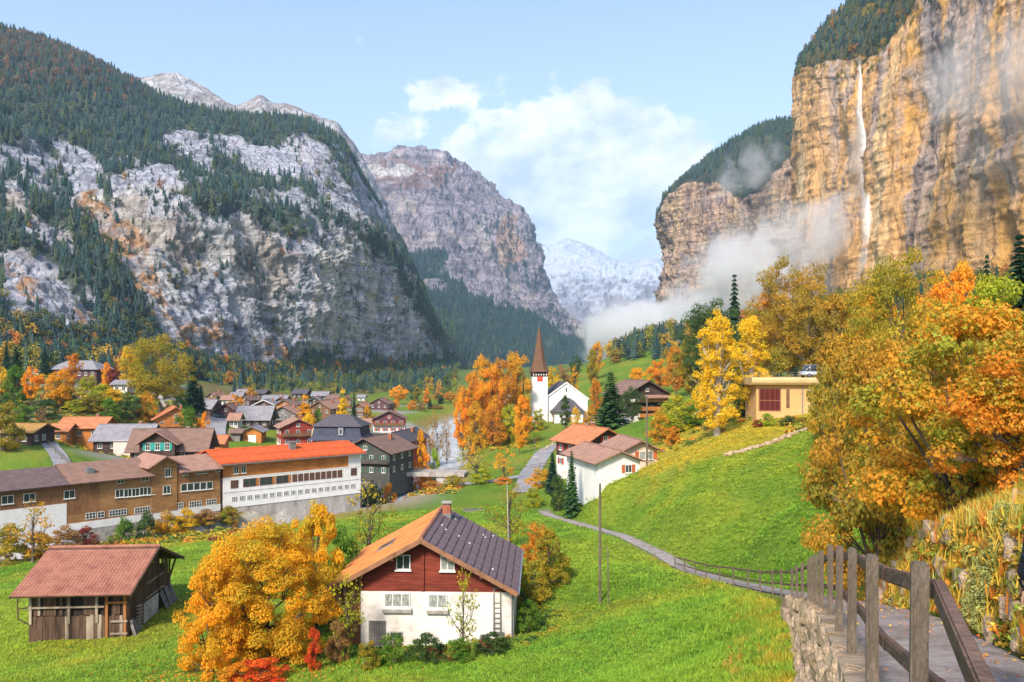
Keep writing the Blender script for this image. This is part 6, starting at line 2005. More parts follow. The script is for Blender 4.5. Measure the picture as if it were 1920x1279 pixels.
frustum(MB(), -mW + .7, mW - .7, -5.6, 6.2, z2 + .002, -mW + 5.0, mW - 5.2, -0.4, 0.8, z3).build('hip_roof', T_DARK, mh)
dm = MB().box(0.6, 2.0, -5.75, -4.6, z1 + 1.2, z2 - .3).build('dormer', M_METAL, mh)
MB().prism_y([(0.5, z2 - .298), (2.1, z2 - .298), (1.3, z2 + .3)], -5.9, -4.6).build('dormer_roof', T_SLATE, dm)
put_window(mh, (1.3, -5.762, (z1 + z2) / 2 + .5), 0, 0.8, 1.4, 1, 1, sill=False)
for i in range(8):
    u = -mW + 2.2 + i * (2 * mW - 4.4) / 7
    put_window(mh, (u, -5.212, z1 - 1.0), 0, 0.9, 1.5, 2, 2, shutter=S_RED if i < 3 else None)
arch = MB()
for i in range(9):
    a0, a1 = math.pi * i / 9, math.pi * (i + 1) / 9
    for rr_ in ((2.2, 2.6),):
        arch.poly([(-mW - .02, -2.6 * math.cos(a) * 1.0, z1 - .6 + 3.6 * math.sin(a)) for a in (a0, a1)] + [(-mW - .02, -2.1 * math.cos(a), z1 - .6 + 3.1 * math.sin(a)) for a in (a1, a0)] +
                  [(-mW + .9, -2.6 * math.cos(a) * 1.0, z1 - .6 + 3.6 * math.sin(a)) for a in (a0, a1)] + [(-mW + .9, -2.1 * math.cos(a), z1 - .6 + 3.1 * math.sin(a)) for a in (a1, a0)],
                  [(0, 1, 2, 3), (7, 6, 5, 4), (0, 4, 5, 1), (2, 6, 7, 3)])
arch.build('gable_arch', mat_plain('cream_paint', (0.60, 0.44, 0.27), rough=0.8, var=0.15), mh)
vhouse('dark green grey chalet with green shutters by the bridge', 700, 176, 118, 822, 850, R(-16), 'y', W_GREEN, T_BRN, D=13, nwin=(4, 2), shutter=S_GREEN, ov=1.1, group=VG, ww=0.85)
vhouse('dark red house with long purple roof behind the green shuttered chalet', 752, 212, 60, 811, 830, R(-14), 'y', W_REDV, T_DARK, D=16, nwin=(2, 1), ov=1.0, group=VG)
vhouse('red and white chalet on the green by the river', 727, 300, 68, 771, 787, R(6), 'y', M_WHITE, T_BRN, upper=W_PURP, split=.5, D=10, nwin=(4, 2), shutter=S_RED, group=VG)
vhouse('purple chalet with white windows above the green', 713, 400, 42, 747, 758, R(-8), 'y', W_PURP, T_BRN, D=10, nwin=(3, 2), group=VG)
vhouse('white gabled house with white barge boards in mid village', 493, 340, 58, 750, 763, R(4), 'y', M_WHITE, T_GREY, upper=W_PURP, split=.55, D=11, nwin=(4, 2), trim=M_FRAME, group=VG)
vhouse('orange timber gable right of the white gabled house', 537, 330, 40, 750, 761, R(-10), 'y', W_ORNG, T_BRN, D=10, nwin=(3, 1), group=VG)
vhouse('grey timber house with wide pinkish roof behind the red brown chalet', 533, 285, 60, 762, 777, R(-6), 'y', W_GREY, T_PINK, D=10, nwin=(4, 2), group=VG)
vhouse('brown gable between the two yellow trees', 606, 330, 52, 752, 767, R(-14), 'y', W_BROWN, T_PINK, D=12, nwin=(3, 1), group=VG)
vhouse('small red brown gable left of the yellow poplar', 623, 370, 30, 749, 757, R(-12), 'y', W_RED, T_PINK, D=11, nwin=(2, 1), group=VG)
vhouse('pale roofed dark house at the back of the village, left of the poplar', 598, 470, 34, 735, 743, R(4), 'x', W_DARK, T_GREY, D=10, nwin=(3, 1), group=VG)
vhouse('dark roofed house at the back of the village above the larch', 562, 480, 32, 736, 744, R(-4), 'x', W_DARK, T_DARK, D=10, nwin=(3, 1), group=VG)
vhouse('long grey roof behind the white gabled house', 512, 400, 48, 742, 751, R(3), 'x', M_WHITE, T_GREY, D=11, nwin=(4, 1), group=VG)
vhouse('white walled house left of the orange village tree', 424, 355, 28, 745, 753, R(6), 'x', M_WHITE, T_PINK, D=9, nwin=(2, 2), group=VG)
vhouse('small pink roofed hut right of the mansard house', 682, 285, 26, 786, 795, R(10), 'x', W_BROWN, T_PINK, D=5, nwin=(1, 1), chim=0, group=VG, name='hut')
vhouse('pale hut on the far lawn', 677, 500, 18, 745, 750, R(0), 'x', M_WHITE, T_GREY, D=6, nwin=(1, 1), chim=0, group=VG, name='hut')
vhouse('grey roofed house at the far left of the village', 452, 440, 26, 740, 747, R(10), 'x', M_WHITE, T_GREY, D=9, nwin=(2, 1), group=VG)
for lb, px_, d_, w_, a_, e_, rz_, ri_, wl_, rf_ in [
  ('brown gable in front of the long grey roof', 520, 372, 30, 746, 755, 12, 'y', W_BROWN, T_BRN), ('dark gable left of the white gabled house', 460, 372, 30, 748, 757, -8, 'y', W_PURP, T_BRN),
  ('small grey roof right of the orange gable', 560, 352, 26, 754, 761, 5, 'x', M_WHITE, T_GREY), ('dark timber house behind the brown gable', 586, 392, 30, 745, 753, 10, 'y', W_DARK, T_GREY),
  ('pink roofed house right of the yellow larch', 676, 352, 26, 756, 764, -10, 'y', W_BROWN, T_PINK), ('white house with brown roof far behind the larches', 622, 440, 26, 741, 748, 4, 'x', M_WHITE, T_BRN),
  ('dark roofed house behind the amber village tree', 486, 452, 28, 737, 744, -6, 'x', W_DARK, T_DARK), ('brown chalet at the village back by the poplar', 646, 420, 26, 744, 751, 8, 'y', W_BROWN, T_BRN),
  ('small brown house behind the dormer house', 398, 372, 28, 745, 754, -4, 'y', W_BROWN, T_PINK), ('grey roofed house beyond the golden round tree', 440, 400, 26, 742, 750, 6, 'x', W_GREY, T_GREY)]:
    vhouse(lb, px_, d_, w_, a_, e_, R(rz_), ri_, wl_, rf_, D=9, nwin=(3, 2), group=VG)
vhouse('white house with grey roof among the left bushes', 224, 250, 36, 715, 723, R(4), 'x', M_WHITE, T_GREY, D=6, nwin=(2, 1), chim=0, group='houses on the left hill')
hh = vhouse('brown hut with mossy orange roof at the left edge', 34, 170, 80, 797, 812, R(-6), 'x', W_DARK, tiles_far('mossy_orange_roof', (0.36, 0.20, 0.06)), D=7, nwin=(2, 1), chim=0, group='houses on the left hill', name='hut')
# hipped house on the hill
g = at_d(134, 292)
hp = empty('hipped_house', (g[0], g[1] + 6, g[2]), R(-3))
tag(hp, 'dark house with grey hipped roof on the left hill', 'house', 'houses on the left hill')
sc = 292 / FPX
mW = 52 * sc
z2, z3 = zpix(693, 292) - g[2], zpix(676, 298) - g[2]
MB().box(-mW + 1.0, mW - 1.0, -5, 6, -4, z2 + .1).build('wall', W_PURP, hp)
frustum(MB(), -mW, mW, -6, 7, z2, -mW * .45, mW * .45, 0, 1, z3).build('hip_roof', T_GREY, hp)
for i in range(7):
    put_window(hp, (-mW + 2.4 + i * (2 * mW - 4.8) / 6, -5.012, z2 - 1.5), 0, 1.0, 1.3, 2, 1)
an = MB().box(-mW - 6, -mW + .98, -3, 4, -4, z2 - .9).build('annex_wall', M_WHITE2, hp)
MB().quad_slab((-mW - 6.5, -3.6, z2 - .7), (-mW + .9, -3.6, z2 - .7), (-mW + .9, 4.5, z2 + .2), (-mW - 6.5, 4.5, z2 + .2), .2).build('annex_roof', T_GREY, hp)

# --- chalets right of the lane
rc = vhouse('dark chalet with red shutters and pink tile roof above the lane', 1112, 142, 112, 804, 834, R(27), 'y', M_WHITE2, T_ORG, upper=W_DARK, split=.45, D=10, nwin=(2, 2), shutter=S_RED, ov=1.0, group='chalets right of the lane')
wc = vhouse('white chalet with rust shutters and striped tile roof at the meadow edge', 1138, 108, 112, 846, 869, R(16), 'y', M_WHITE, T_PINK, D=12, nwin=(0, 0), ov=0.9, chim=0, group='chalets right of the lane')
W_, D_ = 112 * 108 / FPX - 1.8, 12
put_window(wc, (W_ * .22, -D_/2 - .012, zpix(880, 108) - wc.location.z), 0, 0.95, 1.1, 2, 1, shutter=S_ORNG)
for i in range(14):     # metal roof ribs catch the light
    pass
w2 = vhouse('cream wing with paired windows and rust shutters behind the white chalet', 1190, 118, 92, 826, 848, R(10), 'y', mat_plain('cream_render', (0.66, 0.52, 0.38), rough=0.9, var=0.12, scale=.5), T_PINK, D=9, nwin=(0, 0), ov=1.0, chim=0, group='chalets right of the lane')
for u in (0.4, 1.5):
    put_window(w2, (u, -4.512, zpix(857, 116) - w2.location.z), 0, 0.95, 1.2, 1, 1, glass=M_CURT)
for u in (-0.45, 2.35):
    MB().box(u - .28, u + .28, -4.57, -4.505, zpix(857, 116) - w2.location.z - .6, zpix(857, 116) - w2.location.z + .6).build('shutter', S_ORNG, w2)
bc = vhouse('large brown chalet with stacked balconies right of the church', 1200, 216, 100, 714, 741, R(18), 'y', M_WHITE2, T_BRN, upper=W_DARK, split=.3, D=13, nwin=(4, 3), ov=1.3, group='chalets right of the lane')
for q, zz in enumerate((752, 770, 783)):
    z = zpix(zz, 214) - bc.location.z
    MB().box(-3.0, 5.4, -8.0, -6.6, z - .2, z).build('balcony', W_BROWN, bc)
    MB().box(-3.0, 5.4, -8.08, -8.0, z + .002, z + 1.0).build('balustrade', W_ORNG, bc)
MB().quad_slab((-1.5, -8.8, zpix(746, 214) - bc.location.z), (6.8, -8.8, zpix(746, 214) - bc.location.z), (6.8, -5.0, zpix(738, 214) - bc.location.z), (-1.5, -5.0, zpix(738, 214) - bc.location.z), .2).build('awning_roof', T_PINK, bc)

# ------------------------------------------------------------------ flat roofed pavilion with its parking deck
g = at_d(1465, 128)
M_OCH = mat_plain('ochre_render', (0.62, 0.36, 0.15), rough=0.85, var=0.10, scale=.5)
M_FASC = mat_plain('pale_fascia', (0.60, 0.42, 0.20), rough=0.5, var=0.15, scale=.6)
pv_ = empty('pavilion', (g[0], g[1], zpix(776, 128)), R(-4))
tag(pv_, 'ochre flat roofed pavilion with curved fascia and red framed doors', 'building')
sc = 128 / FPX
pX = lambda px: (px - 1465) * sc
pZ = lambda py: zpix(py, 128) - zpix(776, 128)
MB().box(pX(1419), pX(1522), 0, 8, -2.5, pZ(722)).build('wall', M_OCH, pv_)
prof = [(-0.9, pZ(721)), (-1.15, pZ(717)), (-1.2, pZ(712)), (-1.1, pZ(708)), (8.5, pZ(708)), (8.5, pZ(722) + .01), (-0.5, pZ(722) + .01)]
MB().prism_x(prof, pX(1408), pX(1548)).build('curved_roof', M_FASC, pv_)
dr = MB().box(pX(1423), pX(1464), -0.06, -0.004, pZ(771), pZ(728)).build('glazed_door', M_FRAMEB, pv_)
for i in range(4):
    x0 = pX(1425) + i * (pX(1462) - pX(1425)) / 4
    for za, zb in ((pZ(769), pZ(752)), (pZ(750), pZ(730))):
        MB().box(x0 + .06, x0 + .78, -0.085, -0.062, za, zb).build('pane', mat_plain('dark_red_glass', (0.10, 0.02, 0.02), rough=0.15, var=0.2, scale=2), dr)
MB().box(pX(1474), pX(1480), -0.05, -0.004, pZ(765), pZ(730)).build('slit', W_BROWN, pv_)
MB().box(pX(1503), pX(1505), -0.08, -0.004, -1, pZ(724)).build('downpipe', M_METAL, pv_)
for z in (732, 740):
    MB().cyl((pX(1517), -0.16, pZ(z)), (pX(1517), -0.01, pZ(z)), 0.2, 0.2, 10).build('wall_lamp', M_FRAME, pv_)
for i in range(9):
    x = pX(1412) + i * 1.0
    MB().box(x - .02, x + .02, -0.6, -0.56, pZ(708) + .002, pZ(708) + 0.8).build('railing_post', M_METAL, pv_)
for h_ in (.4, .8):
    MB().box(pX(1412), pX(1412) + 8.0, -0.61, -0.55, pZ(708) + h_, pZ(708) + h_ + .03).build('rail', M_METAL, pv_)

# ------------------------------------------------------------------ vehicles
M_TYRE = mat_plain('tyre_rubber', (0.02, 0.02, 0.02), rough=0.9, var=0.2)
def car(label, loc, rz, paint, L_=4.2, W_=1.75, H_=1.5, name='parked_car', group=None):
    root = empty(name, loc, rz)
    tag(root, label, 'car', group)
    hw = W_/2
    def section(prof, w, nm, mat):
        bm = bmesh.new()
        vs = []
        for y, k_ in ((-w, 1), (w, 1)):
            vs.append([bm.verts.new((x, y, z)) for x, z in prof])
        n = len(prof)
        bm.faces.new(vs[0][::-1]); bm.faces.new(vs[1])
        for i in range(n):
            bm.faces.new((vs[0][i], vs[0][(i + 1) % n], vs[1][(i + 1) % n], vs[1][i]))
        bmesh.ops.recalc_face_normals(bm, faces=bm.faces)
        bmesh.ops.bevel(bm, geom=bm.edges[:], offset=0.09, segments=3, affect='EDGES', clamp_overlap=True)
        me = bpy.data.meshes.new(nm); bm.to_mesh(me); bm.free()
        for p_ in me.polygons: p_.use_smooth = True
        me.materials.append(mat)
        return link(nm, me, root)
    a = L_/2
    section([(-a, .35), (a, .35), (a, .62), (a * .95, .82), (a * .48, .95), (-a * .86, 1.0), (-a, .8)], hw, 'body', paint)
    section([(-a * .84, .94), (a * .44, .94), (a * .12, H_), (-a * .55, H_), (-a * .78, 1.2)], hw * .86, 'cabin', M_GLASS)
    section([(a * .10, H_ - .06), (a * .06, H_ + .02), (-a * .52, H_ + .02), (-a * .58, H_ - .06)], hw * .84, 'roof', paint)
    for s in (-1, 1):
        for x in (a * .10, -a * .5):
            MB().bar((x - .02, s * hw * .87, H_ - .04), (x + (.34 * a if x > 0 else -.05), s * hw * .9, .95), 0.07, 0.05).build('pillar', paint, root)
        for x in (-a * .6, a * .62):
            wh = MB().cyl((x, s * (hw - .18), .33), (x, s * (hw + .01), .33), .33, .33, 16).build('wheel', M_TYRE, root)
            MB().cyl((x, s * (hw + .012), .33), (x, s * (hw + .022), .33), .2, .2, 12).build('rim', M_METAL, wh)
        MB().box(a * .97, a + .015, s * hw * .55 - .2, s * hw * .55 + .2, .62, .74).build('headlight', M_FRAME, root)
    return root
P_SILV = mat_plain('silver_car_paint', (0.50, 0.54, 0.58), rough=0.25, var=0.05, metal=0.4, spec=0.6)
P_WHITE = mat_plain('white_car_paint', (0.70, 0.71, 0.72), rough=0.3, var=0.05, spec=0.6)
P_DARK = mat_plain('dark_car_paint', (0.05, 0.06, 0.075), rough=0.25, var=0.05, spec=0.6)
pl = Matrix.Rotation(R(-4), 3, 'Z') @ Vector((pX(1530), 1.6, pZ(708) + .01)) + pv_.location
car('silver car parked on the pavilion roof deck', pl, R(12), P_SILV, 4.6, 1.9, 2.0)
g = at_d(432, 190); car('small white car on the grass behind the red roof', g, R(15), P_WHITE)
g = at_d(407, 262); car('dark car parked by the purple gable', g, R(40), P_DARK)
# delivery truck
g = at_d(503, 208)
tk = empty('delivery_truck', g, R(16))
tag(tk, 'white delivery truck parked behind the red roofed building', 'truck')
P_CREAM = mat_plain('cream_truck_paint', (0.66, 0.62, 0.48), rough=0.4, var=0.08)
MB().box(-1.6, 3.4, -1.2, 1.2, 0.75, 3.6).build('cargo_box', P_CREAM, tk)
MB().box(3.402, 3.45, -1.1, 1.1, 0.85, 3.5).build('rear_door', P_WHITE, tk)
MB().prism_y([(-3.5, .6), (-1.65, .6), (-1.65, 2.7), (-2.9, 2.7), (-3.5, 1.7)], -1.1, 1.1).build('cab', P_CREAM, tk)
MB().quad_slab((-3.52, -1.0, 1.75), (-3.52, 1.0, 1.75), (-2.95, 1.0, 2.62), (-2.95, -1.0, 2.62), .03).build('windscreen', M_GLASS, tk)
MB().box(-2.9, -2.0, -1.125, -1.102, 1.7, 2.5).build('side_window', M_GLASS, tk)
for x in (-2.6, 2.2):
    for s in (-1, 1):
        wh = MB().cyl((x, s * .85, .45), (x, s * 1.15, .45), .45, .45, 16).build('wheel', M_TYRE, tk)
        MB().cyl((x, s * 1.152, .45), (x, s * 1.165, .45), .25, .25, 12).build('rim', M_METAL, wh)
# ------------------------------------------------------------------ trees and shrubs standing singly
PROTO = {}
for i in range(4):
    PROTO['round%d' % i] = make_broadleaf('round_tree', 'round', 1000 + i, 12500, 0.027, nl=46, rmin=0.075, rmax=0.135)
for i in range(2):
    PROTO['spread%d' % i] = make_broadleaf('spreading_tree', 'spread', 1050 + i, 28000, 0.0175, nl=90, rmin=0.07, rmax=0.12)
for i in range(3):
    PROTO['tall%d' % i] = make_broadleaf('tall_tree', 'tall', 1100 + i, 6500, 0.028, nl=44, rmin=0.05, rmax=0.10)
for i in range(2):
    PROTO['cone%d' % i] = make_broadleaf('larch', 'cone', 1150 + i, 4600, 0.032, nl=26, rmin=0.06, rmax=0.12)
for i in range(4):
    PROTO['bush%d' % i] = make_broadleaf('bush', 'bush', 1200 + i, 6000, 0.044, nl=34, rmin=0.10, rmax=0.19, stems=4)
for i in range(2):
    PROTO['thin%d' % i] = make_broadleaf('thin_tree', 'round', 1250 + i, 1500, 0.036, nl=20, rmin=0.10, rmax=0.18, sparse=0.22)
for i in range(3):
    PROTO['fir%d' % i] = make_conifer('fir', 1300 + i)
BASEW = {'round': 1.0, 'spread': 1.22, 'tall': 0.56, 'cone': 0.56, 'bush': 1.22, 'thin': 1.0, 'fir': 0.38}
C_ = dict(olive=((0.24, 0.22, 0.024), (0.40, 0.28, 0.022)), yellow=((0.72, 0.47, 0.022), (0.58, 0.40, 0.025)), gold=((0.74, 0.36, 0.016), (0.58, 0.30, 0.015)), orange=((0.74, 0.27, 0.018), (0.66, 0.36, 0.02)),
          rust=((0.50, 0.19, 0.022), (0.56, 0.28, 0.025)), red=((0.58, 0.06, 0.02), (0.66, 0.16, 0.02)), green=((0.085, 0.19, 0.02), (0.15, 0.23, 0.022)), ygreen=((0.28, 0.32, 0.022), (0.46, 0.40, 0.022)),
          dgreen=((0.04, 0.085, 0.026), (0.08, 0.13, 0.028)), fir=((0.022, 0.058, 0.036), (0.036, 0.08, 0.04)), firg=((0.036, 0.10, 0.036), (0.07, 0.145, 0.036)), brown=((0.28, 0.17, 0.06), (0.36, 0.18, 0.05)), umber=((0.42, 0.24, 0.022), (0.25, 0.19, 0.022)), amber=((0.62, 0.31, 0.02), (0.42, 0.28, 0.022)), wine=((0.20, 0.036, 0.034), (0.34, 0.075, 0.034)), lime=((0.22, 0.36, 0.024), (0.36, 0.42, 0.024)))
_tn = [0]
NAMES = {'round': 'broadleaf_tree', 'spread': 'broadleaf_tree', 'tall': 'slender_tree', 'cone': 'larch_tree', 'bush': 'shrub', 'thin': 'thin_tree', 'fir': 'fir_tree'}
def plant(kind, px, d, top, wpx_, col, label, group=None, lean=0.0, base=None, rz=None, name=None, loc=None, c2=None):
    """a tree rooted on the ground d metres ahead at column px, reaching photograph row top and wpx_ wide"""
    fam = kind.rstrip('0123456789')
    if kind == fam:
        n = sum(1 for q in PROTO if q.startswith(fam)); kind = fam + str(_tn[0] % n)
    _tn[0] += 1
    x, y, z = at_d(px, d) if loc is None else loc
    Ht = zpix(top, d) - z
    W = wpx_ * d / FPX
    root = empty(name or NAMES[fam], (x, y, z), rz if rz is not None else (_tn[0] * 2.399) % 6.28)
    sw = W / BASEW[fam]
    root.scale = (sw, sw, Ht)
    tag(root, label, 'shrub' if fam == 'bush' else 'tree', group)
    tr, cr = PROTO[kind]
    link('trunk', tr, root)
    c = link('crown', cr, root)
    a, b_ = C_[col] if isinstance(col, str) else col
    if c2: b_ = C_[c2][0]
    j = 0.9 + 0.2 * ((_tn[0] * 0.618) % 1)
    c.color = (a[0] * j, a[1] * j, a[2] * j, 1.0)
    c['col2'] = [b_[0] * j, b_[1] * j, b_[2] * j]
    return root
GL_ = 'trees on the left hill'; GV = 'village trees'; GCH = 'trees round the church'; GR = 'trees on the right slope'; GB = 'bushes along the river wall'; GM = 'trees and shrubs round the meadow chalet'
T = [
 ('spread0', 300, 236, 631, 128, 'olive', 'huge round olive green tree on the left hill', GL_),
 ('fir', 30, 246, 650, 44, 'fir', 'tall dark fir near the left edge', GL_),
 ('fir', 84, 292, 650, 24, 'fir', 'dark fir left of the hipped house', GL_),
 ('fir', 12, 300, 640, 20, 'fir', 'slim dark fir at the very left edge', GL_),
 ('bush', 30, 216, 690, 50, 'green', 'bright green bushy tree below the tall left fir', GL_),
 ('round', 60, 216, 691, 42, 'orange', 'round orange tree left of the hipped house', GL_),
 ('round', 113, 214, 699, 62, 'gold', 'broad golden tree in front of the hipped house', GL_),
 ('round', 137, 262, 667, 40, 'rust', 'russet tree standing before the hipped roof', GL_),
 ('bush', 116, 216, 731, 60, 'dgreen', 'dark green round bush below the golden tree', GL_),
 ('bush', 166, 232, 706, 46, 'ygreen', 'yellow green bush right of the hipped house', GL_),
 ('bush', 192, 226, 722, 52, 'ygreen', 'yellow green bush left of the small white house', GL_),
 ('round', 214, 226, 730, 52, 'yellow', 'yellow bushy tree under the small white house', GL_),
 ('bush', 172, 218, 742, 58, 'olive', 'olive bush in the middle of the left bank', GL_),
 ('bush', 245, 222, 742, 60, 'dgreen', 'dark bush under the huge olive tree', GL_),
 ('bush', 275, 225, 738, 44, 'amber', 'amber bush beside the steaming chimney', GL_),
 ('bush', 140, 214, 750, 46, 'ygreen', 'yellow green bush above the pink roofed house', GL_),
 ('bush', 207, 214, 752, 44, 'green', 'green bush right above the pink roof', GL_),
 ('round', 213, 258, 690, 26, 'wine', 'small wine red tree on the left hill', GL_),
 ('round', 200, 262, 684, 26, 'orange', 'small orange tree beside the wine red one', GL_),
 ('round', 240, 275, 655, 46, 'yellow', 'yellow tree left behind the huge olive tree', GL_),
 ('tall', 262, 290, 650, 34, 'ygreen', 'slender yellow green tree left of the huge olive crown', GL_),
 ('fir', 362, 258, 678, 42, 'fir', 'dark fir right of the huge olive tree', GL_),
 ('fir', 377, 262, 722, 26, 'firg', 'short fir at the foot of the tall dark fir', GL_),
 ('bush', 340, 248, 738, 40, 'green', 'green bush at the huge tree\'s right foot', GL_),
 ('round', 4, 226, 690, 36, 'yellow', 'yellow tree cut by the left edge', GL_),
 ('bush', 8, 163, 758, 70, 'olive', 'olive bush at the left edge above the hut', GL_),
 ('thin', 78, 186, 770, 42, 'brown', 'thin brown tree by the curving hill lane', GL_),
 ('bush', 45, 196, 760, 56, 'green', 'green bank shrub above the hut', GL_),
 ('bush', 82, 204, 752, 52, 'dgreen', 'dark green shrub on the bank left of the dark bush', GL_),
 ('bush', 10, 205, 742, 50, 'dgreen', 'dark shrub on the upper bank at the left edge', GL_),
 ('round', 352, 192, 771, 60, 'green', 'green tree behind the turquoise shuttered house', GV),
 ('bush', 383, 194, 775, 36, 'orange', 'orange shrub beside the green village tree', GV),
 ('round', 444, 318, 741, 34, 'gold', 'golden round tree left of the white gabled house', GV),
 ('round', 471, 420, 728, 28, 'amber', 'amber tree behind the white gabled house', GV),
 ('fir', 408, 312, 738, 18, 'fir', 'small dark fir behind the grey dormer house', GV),
 ('cone', 573, 246, 738, 50, 'gold', 'golden larch behind the red brown chalet', GV),
 ('bush', 575, 240, 778, 44, 'yellow', 'yellow shrub at the foot of the golden larch', GV),
 ('cone', 643, 268, 727, 40, 'yellow', 'yellow larch behind the mansard house', GV),
 ('fir', 664, 272, 737, 20, 'fir', 'narrow dark fir right of the yellow larch', GV),
 ('bush', 597, 250, 766, 26, 'green', 'green shrub between the two larches', GV),
 ('bush', 690, 300, 762, 24, 'amber', 'amber shrub left of the chalet on the green', GV),
 ('round', 748, 470, 724, 38, 'gold', 'golden tree at the far end of the green', GV),
 ('round', 742, 410, 751, 18, 'orange', 'small orange tree by the purple chalet', GV),
 ('tall', 783, 490, 727, 22, 'olive', 'slim olive tree on the far river bank', GV),
 ('tall', 800, 470, 728, 18, 'orange', 'slim orange tree on the far river bank', GV),
 ('fir', 806, 440, 745, 12, 'fir', 'tiny dark fir beside the slim orange tree', GV),
 ('bush', 773, 430, 752, 24, 'orange', 'low orange shrub on the far bank', GV),
 ('bush', 790, 425, 754, 22, 'brown', 'low brown shrub on the far bank', GV),
 ('round', 822, 500, 734, 30, 'amber', 'amber tree above the river bend', GV),
 ('round', 845, 480, 735, 30, 'rust', 'rust tree left of the church wood', GV),
 ('fir', 826, 470, 742, 10, 'fir', 'slim dark fir above the river bend', GV),
 ('bush', 818, 440, 758, 30, 'brown', 'brown shrub beside the upper river', GV),
 ('tall', 789, 198, 804, 20, 'gold', 'golden column tree by the river below the red house', GV),
 ('bush', 768, 190, 846, 34, 'orange', 'orange hedge bush left of the golden column', GV),
 ('bush', 796, 190, 846, 34, 'orange', 'orange hedge bush right of the golden column', GV),
 ('bush', 815, 194, 842, 24, 'lime', 'lime green bush at the river edge', GV),
 ('bush', 762, 196, 838, 20, 'ygreen', 'yellow green bush beside the green shuttered chalet', GV),
 ('thin', 820, 216, 776, 46, 'brown', 'bare brown tree on the river bank', GV),
 ('thin', 838, 236, 790, 30, 'brown', 'thin brown tree right of the bare river tree', GV),
 ('thin', 806, 228, 800, 26, 'amber', 'thin amber tree left of the bare river tree', GV),
 ('round', 883, 262, 700, 60, 'rust', 'rust brown tree at the left of the church wood', GCH),
 ('round', 922, 258, 690, 62, 'orange', 'bright orange tree in the church wood', GCH),
 ('round', 905, 280, 678, 66, 'amber', 'tall amber tree in the middle of the church wood', GCH),
 ('round', 968, 286, 668, 72, 'amber', 'tallest amber tree left of the church tower', GCH),
 ('round', 940, 275, 676, 60, 'rust', 'rust tree between the amber crowns', GCH),
 ('round', 868, 250, 742, 42, 'orange', 'low orange tree beside the river gravel', GCH),
 ('bush', 893, 246, 760, 50, 'amber', 'amber undergrowth at the church wood\'s foot', GCH),
 ('bush', 925, 246, 765, 56, 'rust', 'rust undergrowth under the bright orange tree', GCH),
 ('bush', 955, 250, 765, 50, 'ygreen', 'yellow green undergrowth left of the tower', GCH),
 ('fir', 981, 268, 717, 16, 'fir', 'slim dark fir just left of the church tower', GCH),
 ('round', 980, 240, 748, 46, 'orange', 'orange tree below the church tower', GCH),
 ('round', 974, 218, 790, 34, 'gold', 'golden tree on the church meadow', GCH),
 ('round', 1035, 345, 690, 30, 'yellow', 'yellow tree behind the church tower', GCH),
 ('round', 1057, 370, 688, 50, 'brown', 'brown tree behind the church roof', GCH),
 ('tall', 1077, 350, 687, 24, 'amber', 'amber tree right behind the nave', GCH),
 ('tall', 1060, 272, 744, 26, 'dgreen', 'dark columnar yew before the church porch', GCH),
 ('bush', 1080, 270, 766, 22, 'yellow', 'yellow shrub by the church porch', GCH),
 ('bush', 1010, 274, 768, 30, 'ygreen', 'yellow green bush at the foot of the tower', GCH),
 ('bush', 1105, 268, 770, 30, 'amber', 'amber churchyard shrub right of the porch', GCH),
 ('round', 1117, 255, 714, 34, 'rust', 'rust red tree right of the church', GCH),
 ('fir', 1146, 203, 698, 80, 'firg', 'big dark green fir right of the church', GCH),
 ('spread', 1185, 196, 728, 54, 'dgreen', 'dark green broad tree beside the big fir', GCH),
 ('round', 1110, 420, 660, 30, 'olive', 'olive tree on the slope behind the nave', GR),
 ('round', 1120, 460, 645, 34, 'amber', 'amber tree on the misty slope', GR),
 ('round', 1080, 480, 668, 26, 'dgreen', 'dark tree on the slope edge above the church', GR),
 ('round', 1236, 325, 676, 52, 'orange', 'orange tree behind the brown chalet', GR),
 ('round', 1195, 330, 694, 50, 'gold', 'golden tree left above the brown chalet', GR),
 ('round', 1268, 298, 655, 62, 'rust', 'rust tree right above the brown chalet', GR),
 ('bush', 1220, 250, 716, 40, 'green', 'green shrub on the slope behind the brown chalet', GR),
 ('bush', 1272, 152, 742, 96, 'ygreen', 'large yellow green bush left of the hillock', GR),
 ('bush', 1236, 146, 775, 50, 'amber', 'amber bush beside the pole at the cream wing', GR),
 ('bush', 1262, 138, 800, 44, 'rust', 'rust shrub at the hillock\'s left end', GR),
 ('bush', 1310, 150, 760, 70, 'green', 'green bush behind the hillock', GR),
 ('round', 1297, 222, 632, 74, 'olive', 'olive tree left of the tall dark green tree', GR),
 ('spread', 1338, 196, 566, 128, 'dgreen', 'tall dark green broad tree on the right slope', GR),
 ('fir', 1377, 236, 514, 56, 'fir', 'dark fir spire above the right slope trees', GR),
 ('spread', 1482, 166, 489, 168, 'umber', 'tall amber tree right of the fir spire', GR),
 ('round', 1440, 180, 560, 110, 'rust', 'rust tree behind the yellow birches', GR),
 ('round', 1520, 150, 570, 120, 'umber', 'rust brown tree above the pavilion', GR),
 ('round', 1570, 132, 560, 110, 'umber', 'amber tree right of the pavilion roof', GR),
 ('bush', 1398, 142, 668, 76, 'dgreen', 'dark bush behind the second birch', GR),
 ('bush', 1450, 146, 656, 80, 'olive', 'olive bush behind the pavilion railing', GR),
 ('spread', 1690, 70, 478, 210, 'olive', 'broad olive tree high on the right bank', GR),
 ('round', 1640, 84, 560, 150, 'amber', 'amber tree left below the broad olive tree', GR),
 ('round', 1790, 78, 500, 150, 'orange', 'orange tree right of the broad olive tree', GR),
 ('fir', 1912, 62, 440, 120, 'fir', 'dark fir at the right edge', GR),
 ('fir', 1850, 110, 478, 50, 'fir', 'slim fir left of the right edge fir', GR),
